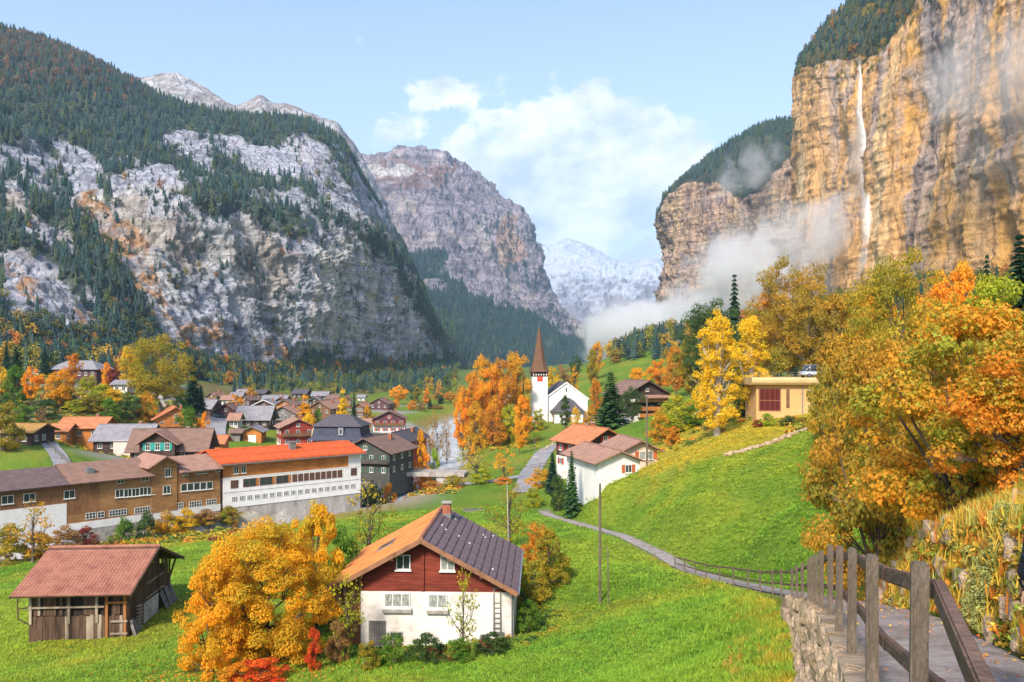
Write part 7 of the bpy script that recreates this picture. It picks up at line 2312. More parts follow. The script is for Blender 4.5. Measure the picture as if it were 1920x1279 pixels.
 ('round', 1868, 60, 530, 150, 'ygreen', 'yellow green tree under the right edge fir', GR),
 ('bush', 1440, 121, 776, 36, 'lime', 'bright green shrub before the pavilion doors', GR),
 ('bush', 1480, 119, 780, 44, 'dgreen', 'dark green shrub before the pavilion wall', GR),
 ('bush', 1420, 121, 788, 26, 'wine', 'dark red shrub on the hillock', GR),
 ('bush', 1505, 112, 782, 40, 'olive', 'olive shrub at the hillock\'s right end', GR),
 ('bush', 1572, 72, 655, 120, 'umber', 'umber bush covering the right end of the pavilion', GR),
 ('bush', 1548, 88, 700, 70, 'olive', 'olive bush just right of the pavilion wall', GR),
 # by the river
 ('thin', 62, 100, 952, 110, 'amber', 'thin amber tree by the river at the left', GB),
 ('bush', 20, 101, 985, 90, 'olive', 'olive bush at the left river bend', GB),
 ('bush', 78, 103, 1000, 70, 'rust', 'rust bush under the thin amber tree', GB),
 ('bush', 122, 107, 988, 66, 'brown', 'brown bush left of the dark river gap', GB),
 ('bush', 160, 109, 990, 52, 'wine', 'dark red bush beside the river gap', GB),
 ('bush', 232, 118, 972, 60, 'green', 'green bush right of the river gap', GB),
 ('bush', 272, 121, 966, 56, 'dgreen', 'dark green bush along the timber building\'s wall', GB),
 ('bush', 312, 124, 961, 58, 'amber', 'amber bush along the timber building\'s wall', GB),
 ('bush', 350, 127, 956, 52, 'yellow', 'yellow bush under the timber tower', GB),
 ('bush', 388, 130, 955, 50, 'brown', 'brown bush near the joint of the two long buildings', GB),
 ('bush', 432, 133, 950, 46, 'olive', 'olive bush below the white corner', GB),
 ('bush', 700, 160, 905, 44, 'dgreen', 'dark bush at the red roofed building\'s right end', GB),
 ('bush', 728, 163, 910, 40, 'rust', 'rust bush left of the bridge', GB),
 ('bush', 812, 164, 902, 46, 'rust', 'rust bush right under the bridge', GB),
 ('bush', 850, 163, 893, 50, 'olive', 'olive bush right of the bridge', GB),
 ('thin', 893, 166, 836, 86, 'ygreen', 'airy willow right of the bridge', GB),
 ('bush', 905, 164, 880, 50, 'ygreen', 'low willow bush under the airy willow', GB),
 ('thin', 945, 158, 842, 52, 'orange', 'airy orange tree beside the lower lane', GB),
 ('bush', 945, 158, 895, 40, 'orange', 'orange shrub at the lower lane', GB),
 ('bush', 1015, 142, 880, 62, 'amber', 'amber shrub beside the lane fork', GB),
 ('fir', 1036, 132, 848, 34, 'fir', 'small fir left of the white chalet', GB),
 ('fir', 1072, 110, 846, 36, 'firg', 'narrow fir at the corner of the white chalet', GB),
 ('bush', 1046, 118, 895, 40, 'dgreen', 'dark shrub beside the small fir', GB),
 ('bush', 1000, 122, 915, 40, 'ygreen', 'yellow green shrub at the footpath\'s end', GB),
 # around the chalet
 ('thin', 690, 74, 922, 130, 'olive', 'olive fruit tree behind the orange roof', GM),
 ('bush', 640, 64, 990, 80, 'green', 'green shrub left behind the orange roof', GM),
 ('thin', 955, 82, 918, 112, 'olive', 'gnarled fruit tree right behind the slate roof', GM),
 ('bush', 1010, 74, 985, 70, 'rust', 'rust shrub right of the gnarled fruit tree', GM),
 ('bush', 1030, 64, 1000, 84, 'olive', 'olive shrub right of the slate roof', GM),
 ('bush', 1000, 60, 1052, 70, 'olive', 'low olive shrub at the right end of the chalet', GM),
 ('bush', 992, 54, 1130, 56, 'green', 'green shrub at the chalet\'s front right corner', GM),
 ('bush', 1045, 66, 1040, 60, 'ygreen', 'yellow green shrub on the meadow right of the chalet', GM),
 ('thin', 648, 50, 1090, 90, 'ygreen', 'leafy vine tree at the chalet\'s left corner', GM),
 ('bush', 632, 49, 1165, 48, 'brown', 'brown creeper at the foot of the brown shed', GM),
 ('thin', 868, 48, 1088, 78, 'ygreen', 'small sapling before the white wall', GM),
 ('bush', 735, 48, 1190, 70, 'green', 'green shrub at the cellar door', GM),
 ('bush', 800, 48, 1192, 84, 'dgreen', 'dark green shrub in the middle of the white wall', GM),
 ('bush', 860, 47.5, 1198, 60, 'green', 'green shrub under the sapling', GM),
 ('bush', 925, 49, 1190, 76, 'dgreen', 'dark shrub below the ladder', GM),
 ('bush', 690, 47, 1205, 50, 'olive', 'olive shrub left of the cellar door', GM),
 ('bush', 485, 45, 1240, 120, 'red', 'flame red bush under the golden foreground tree', GM),
 ('bush', 588, 47, 1178, 34, 'red', 'flame red shrub beside the brown shed', GM),
 ('bush', 440, 44, 1245, 70, 'orange', 'orange red groundcover bush at the golden tree\'s foot', GM),
]
for t in T:
    plant(*t)
# the golden tree in the foreground, with its own dense crown
def hero(name, px, d, top, wpx_, col, label, kind, seed, nleaf, ls, nl, shape='quad', rmin=.1, rmax=.18, group=None, stems=1, loc=None, sparse=0.0, bark=None, cat='tree', flat=1.0):
    tr, cr = make_broadleaf(name, kind, seed, nleaf, ls, nl=nl, rmin=rmin, rmax=rmax, shape=shape, stems=stems, sparse=sparse, bark=bark)
    x, y, z = at_d(px, d) if loc is None else loc
    Ht = zpix(top, d) - z; W = wpx_ * d / FPX
    root = empty(name, (x, y, z), seed * 0.7)
    sw = W / BASEW[kind]
    root.scale = (sw, sw, Ht)
    tag(root, label, cat, group)
    link('trunk', tr, root)
    c = link('crown', cr, root)
    a, b_ = C_[col] if isinstance(col, str) else col
    c.color = (*a, 1); c['col2'] = list(b_)
    return root
hero('golden_tree', 500, 50, 985, 270, ((0.74, 0.37, 0.016), (0.44, 0.33, 0.024)), 'large golden yellow tree left of the meadow chalet', 'bush', 2001, 95000, 0.0145, 160, rmin=.06, rmax=.13, stems=3, sparse=-.25)
hero('golden_tree', 592, 58, 952, 140, ((0.76, 0.40, 0.018), (0.52, 0.38, 0.022)), 'smaller golden tree behind the big golden one', 'bush', 2002, 26000, 0.022, 70, rmin=.06, rmax=.11)
hero('golden_tree', 400, 47, 1060, 150, ((0.76, 0.36, 0.016), (0.58, 0.36, 0.022)), 'low golden tree at the left of the big golden crown', 'bush', 2003, 22000, 0.024, 60, rmin=.08, rmax=.14, stems=3)
hero('birch_tree', 1344, 126, 586, 104, ((0.76, 0.50, 0.022), (0.62, 0.42, 0.024)), 'bright yellow birch on the grassy hillock', 'tall', 2021, 20000, 0.0155, 110, rmin=.035, rmax=.085, bark=M_BIRCH)
hero('birch_tree', 1408, 134, 592, 86, ((0.76, 0.50, 0.022), (0.58, 0.42, 0.026)), 'second yellow birch right of the brightest one', 'tall', 2022, 17000, 0.0155, 100, rmin=.035, rmax=.085, bark=M_BIRCH)
# maples and hazel on the right bank
MAPLE = ((0.44, 0.23, 0.022), (0.20, 0.25, 0.028))
hero('maple_bush', 1815, 16.5, 585, 420, ((0.62, 0.28, 0.022), (0.29, 0.29, 0.03)), 'big orange and green maple bush over the right bank', 'bush', 2011, 34000, 0.024, 90, shape='maple', rmin=.08, rmax=.16, stems=9)
hero('maple_bush', 1650, 23, 655, 290, ((0.46, 0.24, 0.026), (0.24, 0.21, 0.026)), 'olive and orange bush hanging over the upper meadow', 'bush', 2012, 30000, 0.022, 80, shape='maple', rmin=.08, rmax=.15, stems=7)
hero('maple_bush', 1910, 13.5, 640, 300, ((0.60, 0.22, 0.02), (0.34, 0.28, 0.025)), 'rust orange maple bush at the right edge', 'bush', 2013, 18000, 0.028, 50, shape='maple', rmin=.10, rmax=.18, stems=6)
hero('maple_bush', 1750, 29, 575, 270, ((0.46, 0.28, 0.022), (0.25, 0.25, 0.026)), 'tall olive bush behind the maples', 'bush', 2014, 22000, 0.024, 70, shape='maple', rmin=.08, rmax=.16, stems=6)
# ------------------------------------------------------------------ fence along the footpath
W_POST = mat_plain('weathered_post_wood', (0.15, 0.118, 0.09), rough=0.9, var=0.6, scale=2.6, bump=0.8, bscale=30, stretch=(1.5, 1.5, 0.35), col2=(0.10, 0.075, 0.055))
W_RAIL = mat_plain('brown_rail_wood', (0.155, 0.095, 0.07), rough=0.8, var=0.5, scale=2.0, bump=0.6, bscale=24, stretch=(0.6, 0.6, 2.0), col2=(0.07, 0.04, 0.032))
def bevel_box(name, mat, parent, sx, sy, sz, bev=0.012):
    bm = bmesh.new()
    bmesh.ops.create_cube(bm, size=1.0)
    bmesh.ops.scale(bm, vec=(sx, sy, sz), verts=bm.verts)
    bmesh.ops.bevel(bm, geom=bm.edges[:], offset=bev, segments=2, affect='EDGES')
    me = bpy.data.meshes.new(name); bm.to_mesh(me); bm.free()
    me.materials.append(mat)
    return link(name, me, parent)
fence = empty('footpath_fence', (fx(4.2), 4.2, pz(4.2)), 0)
tag(fence, 'brown wooden post and rail fence along the footpath', 'fence')
fo_ = fence.location.copy()
pd = [0.8, 4.2, 6, 8.3, 10.3, 12.5, 15, 17, 19, 21, 24, 27, 31, 34.5, 38, 42, 46, 50, 54, 58, 61.5, 65, 68]
r = random.Random(3)
tops = []
for i, y in enumerate(pd):
    x, zt = float(fx(y)), float(fz(y))
    dx = float(fx(y + .5) - fx(y - .5))
    rz = math.atan2(-dx, 1.0)
    low = 1.9 if y < 26 else 1.6
    p_ = bevel_box('post', W_POST, fence, 0.085, 0.09, low + 0.06 + .03)
    p_.location = Vector((x - 0.10, y, zt - low/2 + 0.03)) - fo_
    p_.rotation_euler = (r.gauss(0, .012), r.gauss(0, .012), rz)
    # rounded post head
    tops.append(Vector((x + 0.01, y, zt)))
for i in range(len(tops) - 1):
    a, b_ = tops[i], tops[i + 1]
    for off, hh_ in ((-0.06, 0.10), (-0.58, 0.095)):
        d_ = b_ - a
        o = bevel_box('rail', W_RAIL, fence, 0.06, d_.length + 0.02, hh_, 0.01)
        o.location = (a + b_) / 2 + Vector((0.0 + (0.004 if i % 2 else 0), 0, off + r.gauss(0, .006))) - fo_
        o.rotation_euler = d_.to_track_quat('Y', 'Z').to_euler()

# ------------------------------------------------------------------ stone walls below and above the footpath
STN = []
def stone_mesh(seed):
    rr_ = np.random.default_rng(seed)
    bm = bmesh.new()
    bmesh.ops.create_cube(bm, size=1.0)
    bmesh.ops.bevel(bm, geom=bm.edges[:], offset=0.16, segments=1, affect='EDGES')
    for v in bm.verts:
        n = vnoise(np.array([[v.co.x * 1.7 + seed, v.co.y * 1.7, v.co.z * 1.7]]), seed)[0]
        v.co *= 1 + 0.22 * n
        v.co += Vector(rr_.normal(0, 0.03, 3))
    me = bpy.data.meshes.new('stone'); bm.to_mesh(me); bm.free()
    return me
M_LIME = mat_plain('pale_limestone_block', (0.50, 0.37, 0.25), rough=0.95, var=0.4, scale=2.5, bump=1.0, bscale=9, col2=(0.26, 0.15, 0.07))
M_LIME2 = mat_plain('mossy_limestone_block', (0.33, 0.25, 0.15), rough=0.95, var=0.4, scale=2.5, bump=1.0, bscale=9, col2=(0.20, 0.11, 0.035))
for i in range(8):
    me = stone_mesh(60 + i); me.materials.append(M_LIME if i % 3 else M_LIME2); STN.append(me)
rw = empty('retaining_wall', (fx(8.0), 8.0, pz(8.0) - 1.5), 0)
tag(rw, 'pale rough stone retaining wall under the fence', 'wall')
def bed(parent, y0, y1, xoff, z0f, z1f, lean, mat, name):
    ys_ = np.linspace(y0, y1, 60)
    v, f = [], []
    for j, t in enumerate(np.linspace(0, 1, 6)):
        for y in ys_:
            zz = z0f(y) * (1 - t) + z1f(y) * t
            xx = fx(y) + xoff + lean * (1 - t) + 0.05 * math.sin(y * 5 + j)
            v.append((xx, y, zz))
    n = len(ys_)
    for j in range(5):
        for i in range(n - 1):
            f.append((j * n + i, j * n + i + 1, (j + 1) * n + i + 1, (j + 1) * n + i))
    me = mesh_np(name, np.array(v) - np.array(parent.location), np.array(f), smooth=True)
    me.materials.append(mat)
    return link(name, me, parent)
M_EARTH = mat_plain('wall_mortar_earth', (0.24, 0.17, 0.10), rough=1.0, var=0.4, scale=3, bump=0.8, bscale=12)
bed(rw, -2, 33, -0.10, lambda y: pz(y) - wallh(y) - .5, lambda y: pz(y) + .0, -0.34, M_EARTH, 'mortar_bed')
r = random.Random(9)
cnt = 0
y = 6.2
while y < 31 and cnt < 295:
    sz = 0.40 if y < 14 else 0.5
    hgt = wallh(y) + .25
    nrow = max(1, int(hgt / (sz * .62)))
    for j in range(nrow):
        t = (j + .5) / nrow
        zz = pz(y) - hgt * (1 - t) + r.gauss(0, .03)
        xx = fx(y) - 0.14 - 0.34 * (1 - t)
        o = link('stone', STN[r.randrange(8)], rw)
        o.location = Vector((xx, y + r.uniform(-.12, .12), zz)) - rw.location
        o.scale = (0.26, sz * r.uniform(.75, 1.25), sz * .62 * r.uniform(.8, 1.2))
        o.rotation_euler = (r.gauss(0, .12), r.gauss(0, .12), r.gauss(0, .15) - math.atan2(float(fx(y + .5) - fx(y - .5)), 1))
        cnt += 1
    y += sz * .92
M_KERB = mat_plain('path_edge_concrete', (0.33, 0.25, 0.17), rough=0.95, var=0.3, scale=1.5, bump=0.5, bscale=12)
ys_ = np.linspace(-3, 30, 80)
kv = []
for (o_, zo) in ((-0.28, -0.25), (-0.26, 0.03), (0.05, 0.045), (0.07, -0.1)):
    kv.append(np.stack([fx(ys_) + o_, ys_, pz(ys_) + zo + 0.012 * np.sin(ys_ * 3)], 1))
kv = np.stack(kv, 1)
me = mesh_np('path_edging', kv.reshape(-1, 3) - np.array(rw.location), grid_faces(len(ys_), 4), smooth=False)
me.materials.append(M_KERB)
link('path_edging', me, rw)
bw_ = empty('bank_wall', (fx(9) + PATHW + .5, 9, pz(9)), 0)
tag(bw_, 'old stone bank wall overgrown with autumn plants', 'wall')
cnt = 0
y = 2.2
while y < 24 and cnt < 240:
    sz = 0.40
    hgt = bankh(y) * .95
    nrow = max(1, int(hgt / (sz * .6)))
    for j in range(nrow):
        if r.random() < .78: continue
        t = (j + .5) / nrow
        o = link('stone', STN[r.randrange(8)], bw_)
        o.location = Vector((fx(y) + PATHW + 0.12 + 0.42 * t, y + r.uniform(-.14, .14), pz(y) + hgt * t)) - bw_.location
        o.scale = (0.34, sz * r.uniform(.7, 1.25), sz * .6 * r.uniform(.8, 1.2))
        o.rotation_euler = (r.gauss(0, .15), r.gauss(0, .15), r.gauss(0, .2) - math.atan2(float(fx(y + .5) - fx(y - .5)), 1))
        cnt += 1
    y += sz * .95
# boulders along the church lane and dry wall stones of the hillock
for i, (px, d) in enumerate([(1020, 206), (1026, 212), (1030, 219), (1034, 226), (1037, 232), (1041, 240), (1012, 200), (1004, 194), (1046, 248)]):
    o = link('roadside_boulder', STN[i % 8]); g = at_d(px, d)
    o.location = (g[0], g[1], g[2] + .2); o.scale = (1.1 + .3 * (i % 3), 1.0, .8 + .25 * (i % 2)); o.rotation_euler = (0, 0, i * 1.3)
    nth = ('nearest', 'second', 'third', 'fourth', 'fifth', 'sixth', 'seventh', 'eighth', 'last')[sorted([206, 212, 219, 226, 232, 240, 200, 194, 248]).index(d)]
    tag(o, 'pale boulder edging the church lane, %s counting from its lower end' % nth, 'boulder', 'boulders along the church lane')
hw_ = empty('dry_stone_wall', ground_at(1430, 838, 40, 140), 0)
tag(hw_, 'low rough stone wall below the pavilion hillock', 'wall')
for i in range(70):
    t = i / 69
    px = 1360 + 150 * t
    g = ground_at(px, np.interp(px, [1290, 1350, 1430, 1520], [872, 858, 838, 804]), 40, 140)
    o = link('stone', STN[i % 8], hw_)
    o.location = Vector((g[0], g[1] + r.gauss(0, .2), g[2] + .12)) - hw_.location
    o.scale = (.5 * r.uniform(.6, 1.2), .5, .38 * r.uniform(.6, 1.3)); o.rotation_euler = (r.gauss(0, .2), 0, r.random() * 3)

# ------------------------------------------------------------------ poles, posts, lane fence, lamps
def pole(label, px, d, top, rad, mat=None, name='wooden_pole', lean=0.0, ins_=True):
    x, y, z = at_d(px, d)
    root = empty(name, (x, y, z), 0)
    h = zpix(top, d) - z
    MB().cyl((0, 0, -.4), (lean, 0, h), rad, rad * .75, 9).build('shaft', mat or W_POST, root)
    if ins_:
        MB().cyl((lean, 0, h), (lean, 0, h + .12), rad * .9, rad * .3, 9).build('cap', M_METAL, root)
    tag(root, label, 'pole')
    return root
pole('tall thin wooden pole in the right meadow', 1125, 58, 908, 0.11)
pole('short wooden post beside the tall meadow pole', 1141, 57, 1030, 0.05, lean=-.05)
pole('wooden power pole beside the cream wing', 1213, 116, 742, 0.15)
pole('bare pale sapling pole right of the slate roof', 955, 70, 905, 0.05, mat=M_BIRCH, ins_=False, lean=-.2)
pole('slim lamp post on the church meadow', 1003, 205, 824, 0.07, mat=M_METAL)
g = at_d(1895, 11.0)
x_, y_ = (1890 - 960) / FPX * 11.0, 11.0
zg = float(Hn(np.array([x_]), np.array([y_]))[0])
ps = empty('stake', (x_, y_, zg), 0)
tag(ps, 'pale wooden stake on the right bank', 'stake')
MB().cyl((0.02, 0, -.3), (0.10, 0, zpix(916, 11.0) - zg), 0.034, 0.03, 9).build('shaft', mat_plain('pale_stake_wood', (0.50, 0.32, 0.15), rough=0.8, var=0.2, scale=3), ps)
MB().bar((0.10, 0, zpix(922, 11.0) - zg), (1.2, -.4, zpix(935, 11.0) - zg), 0.012).build('wire', M_METAL, ps)
MB().bar((0.2, -.03, zpix(925, 11.0) - zg), (0.2, -.03, zpix(955, 11.0) - zg), 0.008).build('hanger', M_METAL, ps)
MB().box(0.14, 0.27, -.05, -.02, zpix(962, 11.0) - zg, zpix(954, 11.0) - zg).build('insulator', M_METAL, ps)
lf = empty('lane_fence', at_d(110, 160), 0)
tag(lf, 'grey rail fence beside the curving hill lane', 'fence')
pts = [at_d(62, 183), at_d(76, 178), at_d(90, 172), at_d(104, 166), at_d(116, 160), at_d(127, 156), at_d(137, 153)]
for i, p_ in enumerate(pts):
    q = Vector(p_) - lf.location
    MB().box(q.x - .06, q.x + .06, q.y - .06, q.y + .06, q.z - .3, q.z + 1.1).build('post', W_POST, lf)
    if i:
        for h_ in (.5, 1.0):
            MB().bar(Vector(pts[i - 1]) - lf.location + Vector((0, 0, h_)), q + Vector((0, 0, h_)), .07, .1).build('rail', W_POST, lf)
rf_ = empty('road_railing', at_d(990, 168), 0)
tag(rf_, 'dark low railing along the lane below the church', 'fence')
pts = [(5.6 + i * .9, 163 + i * 2.2) for i in range(9)]
pts = [at_d(px, d) for px, d in ((962, 186), (975, 184), (988, 182), (1012, 180), (1026, 176), (1040, 172))]
for i, p_ in enumerate(pts):
    q = Vector(p_) - rf_.location
    MB().box(q.x - .05, q.x + .05, q.y - .05, q.y + .05, q.z - .3, q.z + 1.0).build('post', W_RAIL, rf_)
    if i:
        MB().bar(Vector(pts[i - 1]) - rf_.location + Vector((0, 0, .95)), q + Vector((0, 0, .95)), .08, .12).build('rail', W_RAIL, rf_)
        MB().bar(Vector(pts[i - 1]) - rf_.location + Vector((0, 0, .5)), q + Vector((0, 0, .5)), .06, .1).build('rail', W_RAIL, rf_)
# log and wood pile by the chalet, trough in the far meadow
def heap(label, px, d, n, L_, rad, mat, name):
    g = at_d(px, d)
    root = empty(name, g, 0)
    tag(root, label, 'wood pile')
    rr_ = random.Random(n)
    k_ = 0
    for j in range(4):
        for i in range(n - j):
            y_ = (i - (n - j) / 2) * rad * 2.05
            MB().cyl((-L_/2 + rr_.uniform(-.1, .1), -y_, rad * (1 + 1.75 * j)), (L_/2, -y_, rad * (1 + 1.75 * j)), rad, rad * .9, 8).build('log', mat, root)
    return root
heap('pile of reddish logs before the chalet wall', 842, 48.5, 5, 2.6, .11, W_OLDO, 'log_pile')
heap('small stack of red firewood by the ladder', 918, 50.5, 5, 1.2, .09, W_OLDO, 'firewood_stack')
g = at_d(888, 120)
tr_ = empty('meadow_trough', g, R(8)); tag(tr_, 'dark flat trough lying in the far meadow', 'trough')
MB().box(-1.5, 1.5, -.4, .4, -.1, .32).build('trough_body', W_GREY, tr_)
MB().box(-1.4, 1.4, -.3, .3, .322, .36).build('water', M_GLASS, tr_)

# ------------------------------------------------------------------ the walker at the right edge
def skin_body(name, verts, edges, rad, root_i, mat, parent, sub=2):
    me = bpy.data.meshes.new(name)
    me.from_pydata(verts, edges, [])
    o = link(name, me, parent)
    sm = o.modifiers.new('skin', 'SKIN')
    for i, v in enumerate(me.skin_vertices[0].data):
        v.radius = (rad[i], rad[i] * .9) if not isinstance(rad[i], tuple) else rad[i]
        v.use_root = (i == root_i)
    ss = o.modifiers.new('sub', 'SUBSURF'); ss.levels = sub; ss.render_levels = sub
    me.materials.append(mat)
    return o
M_NAVY = mat_plain('navy_padded_jacket', (0.018, 0.022, 0.04), rough=0.45, var=0.3, scale=3, bump=0.9, bscale=9, stretch=(.3, .3, 2.2))
M_SKIN = mat_plain('skin', (0.50, 0.30, 0.21), rough=0.6, var=0.08)
M_JEAN = mat_plain('dark_trousers', (0.04, 0.045, 0.06), rough=0.9, var=0.2)
M_HAIR = mat_plain('dark_hair', (0.03, 0.02, 0.015), rough=0.7, var=0.3, scale=12)
hx, hy_ = 3.43, 5.0
hz_ = float(pz(hy_)) + .02
wk = empty('person', (hx, hy_, hz_), R(200))
tag(wk, 'person in a dark navy padded jacket at the right edge', 'person')
sV = [(0, 0, .95), (0, .01, 1.15), (0, .02, 1.35), (0, .01, 1.46), (0, 0, 1.54), (0, 0, 1.62), (0, -.01, 1.72),
      (.17, .01, 1.42), (.25, .03, 1.16), (.24, -.06, .93), (-.17, .01, 1.42), (-.25, .03, 1.16), (-.24, -.06, .93),
      (.095, 0, .9), (.10, -.03, .5), (.10, .03, .09), (-.095, 0, .9), (-.10, .02, .5), (-.10, .06, .09), (.10, -.10, .04), (-.10, -.07, .04)]
sE = [(0, 1), (1, 2), (2, 3), (3, 4), (4, 5), (5, 6), (3, 7), (7, 8), (8, 9), (3, 10), (10, 11), (11, 12), (0, 13), (13, 14), (14, 15), (0, 16), (16, 17), (17, 18), (15, 19), (18, 20)]
sR = [(.15, .11), (.15, .11), (.17, .12), (.12, .10), .05, (.075, .09), (.07, .085), .075, .055, .04, .075, .055, .04, .085, .062, .045, .085, .062, .045, .04, .04]
body = skin_body('body', sV, sE, sR, 0, M_SKIN, wk)
jV = [(0, 0, .86), (0, .01, 1.15), (0, .02, 1.34), (0, .01, 1.46), (.18, .01, 1.43), (.27, .03, 1.16), (.25, -.06, .97), (-.18, .01, 1.43), (-.27, .03, 1.16), (-.25, -.06, .97)]
skin_body('padded_jacket', jV, [(0, 1), (1, 2), (2, 3), (3, 4), (4, 5), (5, 6), (3, 7), (7, 8), (8, 9)], [(.20, .16), (.20, .16), (.21, .16), (.13, .12), .105, .085, .065, .105, .085, .065], 1, M_NAVY, body)
skin_body('trousers', [(0, 0, .92), (.1, 0, .86), (.102, -.03, .5), (.102, .03, .12), (-.1, 0, .86), (-.102, .02, .5), (-.102, .06, .12)], [(0, 1), (1, 2), (2, 3), (0, 4), (4, 5), (5, 6)], [(.16, .13), .105, .08, .075, .105, .08, .075], 0, M_JEAN, body)
hm_ = MB()
bm = bmesh.new(); bmesh.ops.create_uvsphere(bm, u_segments=16, v_segments=10, radius=.105)
for v in bm.verts:
    v.co.y = v.co.y * 1.15 + .02; v.co.z = v.co.z * 1.15 + 1.70
    if v.co.y < -.04 and v.co.z < 1.72: v.co.y = -.04 + .3 * (v.co.y + .04)
me = bpy.data.meshes.new('hair'); bm.to_mesh(me); bm.free(); me.materials.append(M_HAIR); link('hair', me, body)
for s in (-1, 1):
    for k_ in range(4):
        fv = [(s * .24, -.075 + .0 * k_, .90), (s * (.235 - .004 * k_), -.09 + .018 * k_, .85), (s * .225, -.10 + .02 * k_, .81)]
        A = Acc(); A.add(*tube(fv, [.010, .009, .006], 6)); m_ = A.mesh('finger'); m_.materials.append(M_SKIN); link('finger', m_, body)
    A = Acc(); A.add(*tube([(s * .235, -.10, .91), (s * .215, -.125, .88), (s * .21, -.13, .85)], [.012, .010, .007], 6)); m_ = A.mesh('thumb'); m_.materials.append(M_SKIN); link('thumb', m_, body)

# ------------------------------------------------------------------ grass, bank plants, fallen leaves
def tuft_mesh(seed, n, h, spread, wid, lean=.35):
    rr_ = np.random.default_rng(seed)
    v, f, c_ = [], [], []
    for i in range(n):
        a = rr_.random() * 6.28; rad = spread * math.sqrt(rr_.random())
        bx, by = rad * math.cos(a), rad * math.sin(a)
        hh_ = h * rr_.uniform(.5, 1.15)
        la = rr_.random() * 6.28; ll = hh_ * lean * rr_.uniform(.3, 1.4)
        w = wid * rr_.uniform(.6, 1.2)
        px_, py_ = -math.sin(la) * w, math.cos(la) * w
        ex_, ey_ = math.cos(la) * ll, math.sin(la) * ll
        k_ = len(v)
        v += [(bx - px_, by - py_, 0), (bx + px_, by + py_, 0), (bx + px_ * .7 + ex_ * .4, by + py_ * .7 + ey_ * .4, hh_ * .6), (bx - px_ * .7 + ex_ * .4, by - py_ * .7 + ey_ * .4, hh_ * .6), (bx + ex_, by + ey_, hh_)]
        f.append((k_, k_ + 1, k_ + 2, k_ + 3))
        c_ += [rr_.random()] * 5
    f4 = np.array(f); f3 = np.stack([f4[:, 3], f4[:, 2], f4[:, 2] + 2], 1)
    cc_ = np.zeros((len(v), 3)); cc_[:, 0] = np.array(c_) * .6 + .15
    me = mesh_np('tuft', np.array(v), [f4, f3], cols=cc_)
    me.materials.append(M_LEAFI)
    return me
def leafclump_mesh(seed, n, size, shape='quad'):
    rr_ = np.random.default_rng(seed)
    d = rr_.normal(0, 1, (n, 3)); d /= np.linalg.norm(d, axis=1, keepdims=True); d[:, 2] = np.abs(d[:, 2])
    pos = d * rr_.uniform(.35, 1, (n, 1)) * np.array([.5, .5, .45])
    v, f, c_ = leaves(pos, d + np.array([0, 0, .5]), size, rr_, shape)
    me = mesh_np('leaf_clump', v, f, cols=c_)
    me.materials.append(M_LEAFI)
    return me
gcol = bpy.data.collections.new('grass_kinds')
for i in range(3): gcol.objects.link(bpy.data.objects.new('grass_kind_%d' % i, tuft_mesh(80 + i, 26, 1.0, .55, .035)))
for i in range(2): gcol.objects.link(bpy.data.objects.new('grass_kind_%d' % (3 + i), leafclump_mesh(90 + i, 34, .22)))
G_GR = inst_group('grass_instances', gcol)
rg = np.random.default_rng(77)
def in_view(n, dmin, dmax, pxr=(-60, 1980), power=1.0):
    """points over the open ground ahead, thinning with distance"""
    d = np.exp(rg.uniform(math.log(dmin), math.log(dmax), n))
    px = rg.uniform(pxr[0], pxr[1], n)
    return (px - 960) / FPX * d, d
def ground_cols(x, y, seed=5):
    q = np.stack([x, y, 0 * x], -1)
    n1_ = fbm(q * 0.05, 4, seed=11); n2_ = fbm(q * .35, 3, seed=12); n3_ = fbm(q * 1.7, 2, seed=13)
    c_ = np.broadcast_to(np.array([0.185, 0.31, 0.024]), q.shape).copy()
    c_ = mix(c_, np.array([0.27, 0.35, 0.028]), sstep(-.2, .5, n1_ + .4 * n2_))
    c_ = mix(c_, np.array([0.11, 0.25, 0.02]), .7 * sstep(.1, .6, n2_ * .8 - n1_ * .4 + n3_ * .3))
    c_ = mix(c_, np.array([0.42, 0.34, 0.03]), .5 * sstep(.15, .6, fbm(q * .11, 3, seed=21) + .25 * n3_))
    s = x - fx(y)
    ed_ = np.where((y < 75), np.exp(-np.maximum(0, -s - .4) / np.interp(y, [0, 20, 40, 75], [.7, .9, .9, .5])) * (s < .2), 0)
    c_ = mix(c_, np.array([0.50, 0.27, 0.03]), np.clip(ed_ * (.35 + .9 * n3_), 0, .7))
    bk_ = np.where((y < 30) & (s > PATHW), 1., 0)
    c_ = mix(c_, np.array([0.42, 0.32, 0.035]), np.clip(bk_ * (.5 + .8 * n3_), 0, .9))
    gx_ = 960 + FPX * x / y
    hl_ = inpoly(gx_ + 6 * n2_, HOR - FPX * H(x, y) / y + 6 * n3_, HILL) & (y > 78) & (y < 150)
    c_ = mix(c_, np.array([0.50, 0.36, 0.03]), np.where(hl_, np.clip(.75 + .5 * n2_, 0, 1), 0))
    up_ = np.clip(sstep(45, 100, y) * sstep(2, 8, s) * (y <= 101) * (.05 + .6 * n2_), 0, .5)
    c_ = mix(c_, np.array([0.42, 0.38, 0.028]), up_)
    return c_ * rg.uniform(.75, 1.3, (len(x), 1)), n2_, n3_
x, y = in_view(95000, 9, 125)
s = x - fx(y)
rd_, _ = seg_dist(x, y, RIV)
inhouse = ((np.abs(x + 5.75) < 6.4) & (y > 53.2) & (y < 64.6)) | ((np.abs(x + 31.9) < 3.6) & (np.abs(y - 63) < 4.6))
ok = ((s < -.45) | (s > PATHW + .6)) & (rd_ > 9.5) & ~inhouse & (np.abs(x) < 90)
x, y = x[ok], y[ok]
c_, n2_, n3_ = ground_cols(x, y)
n = len(x)
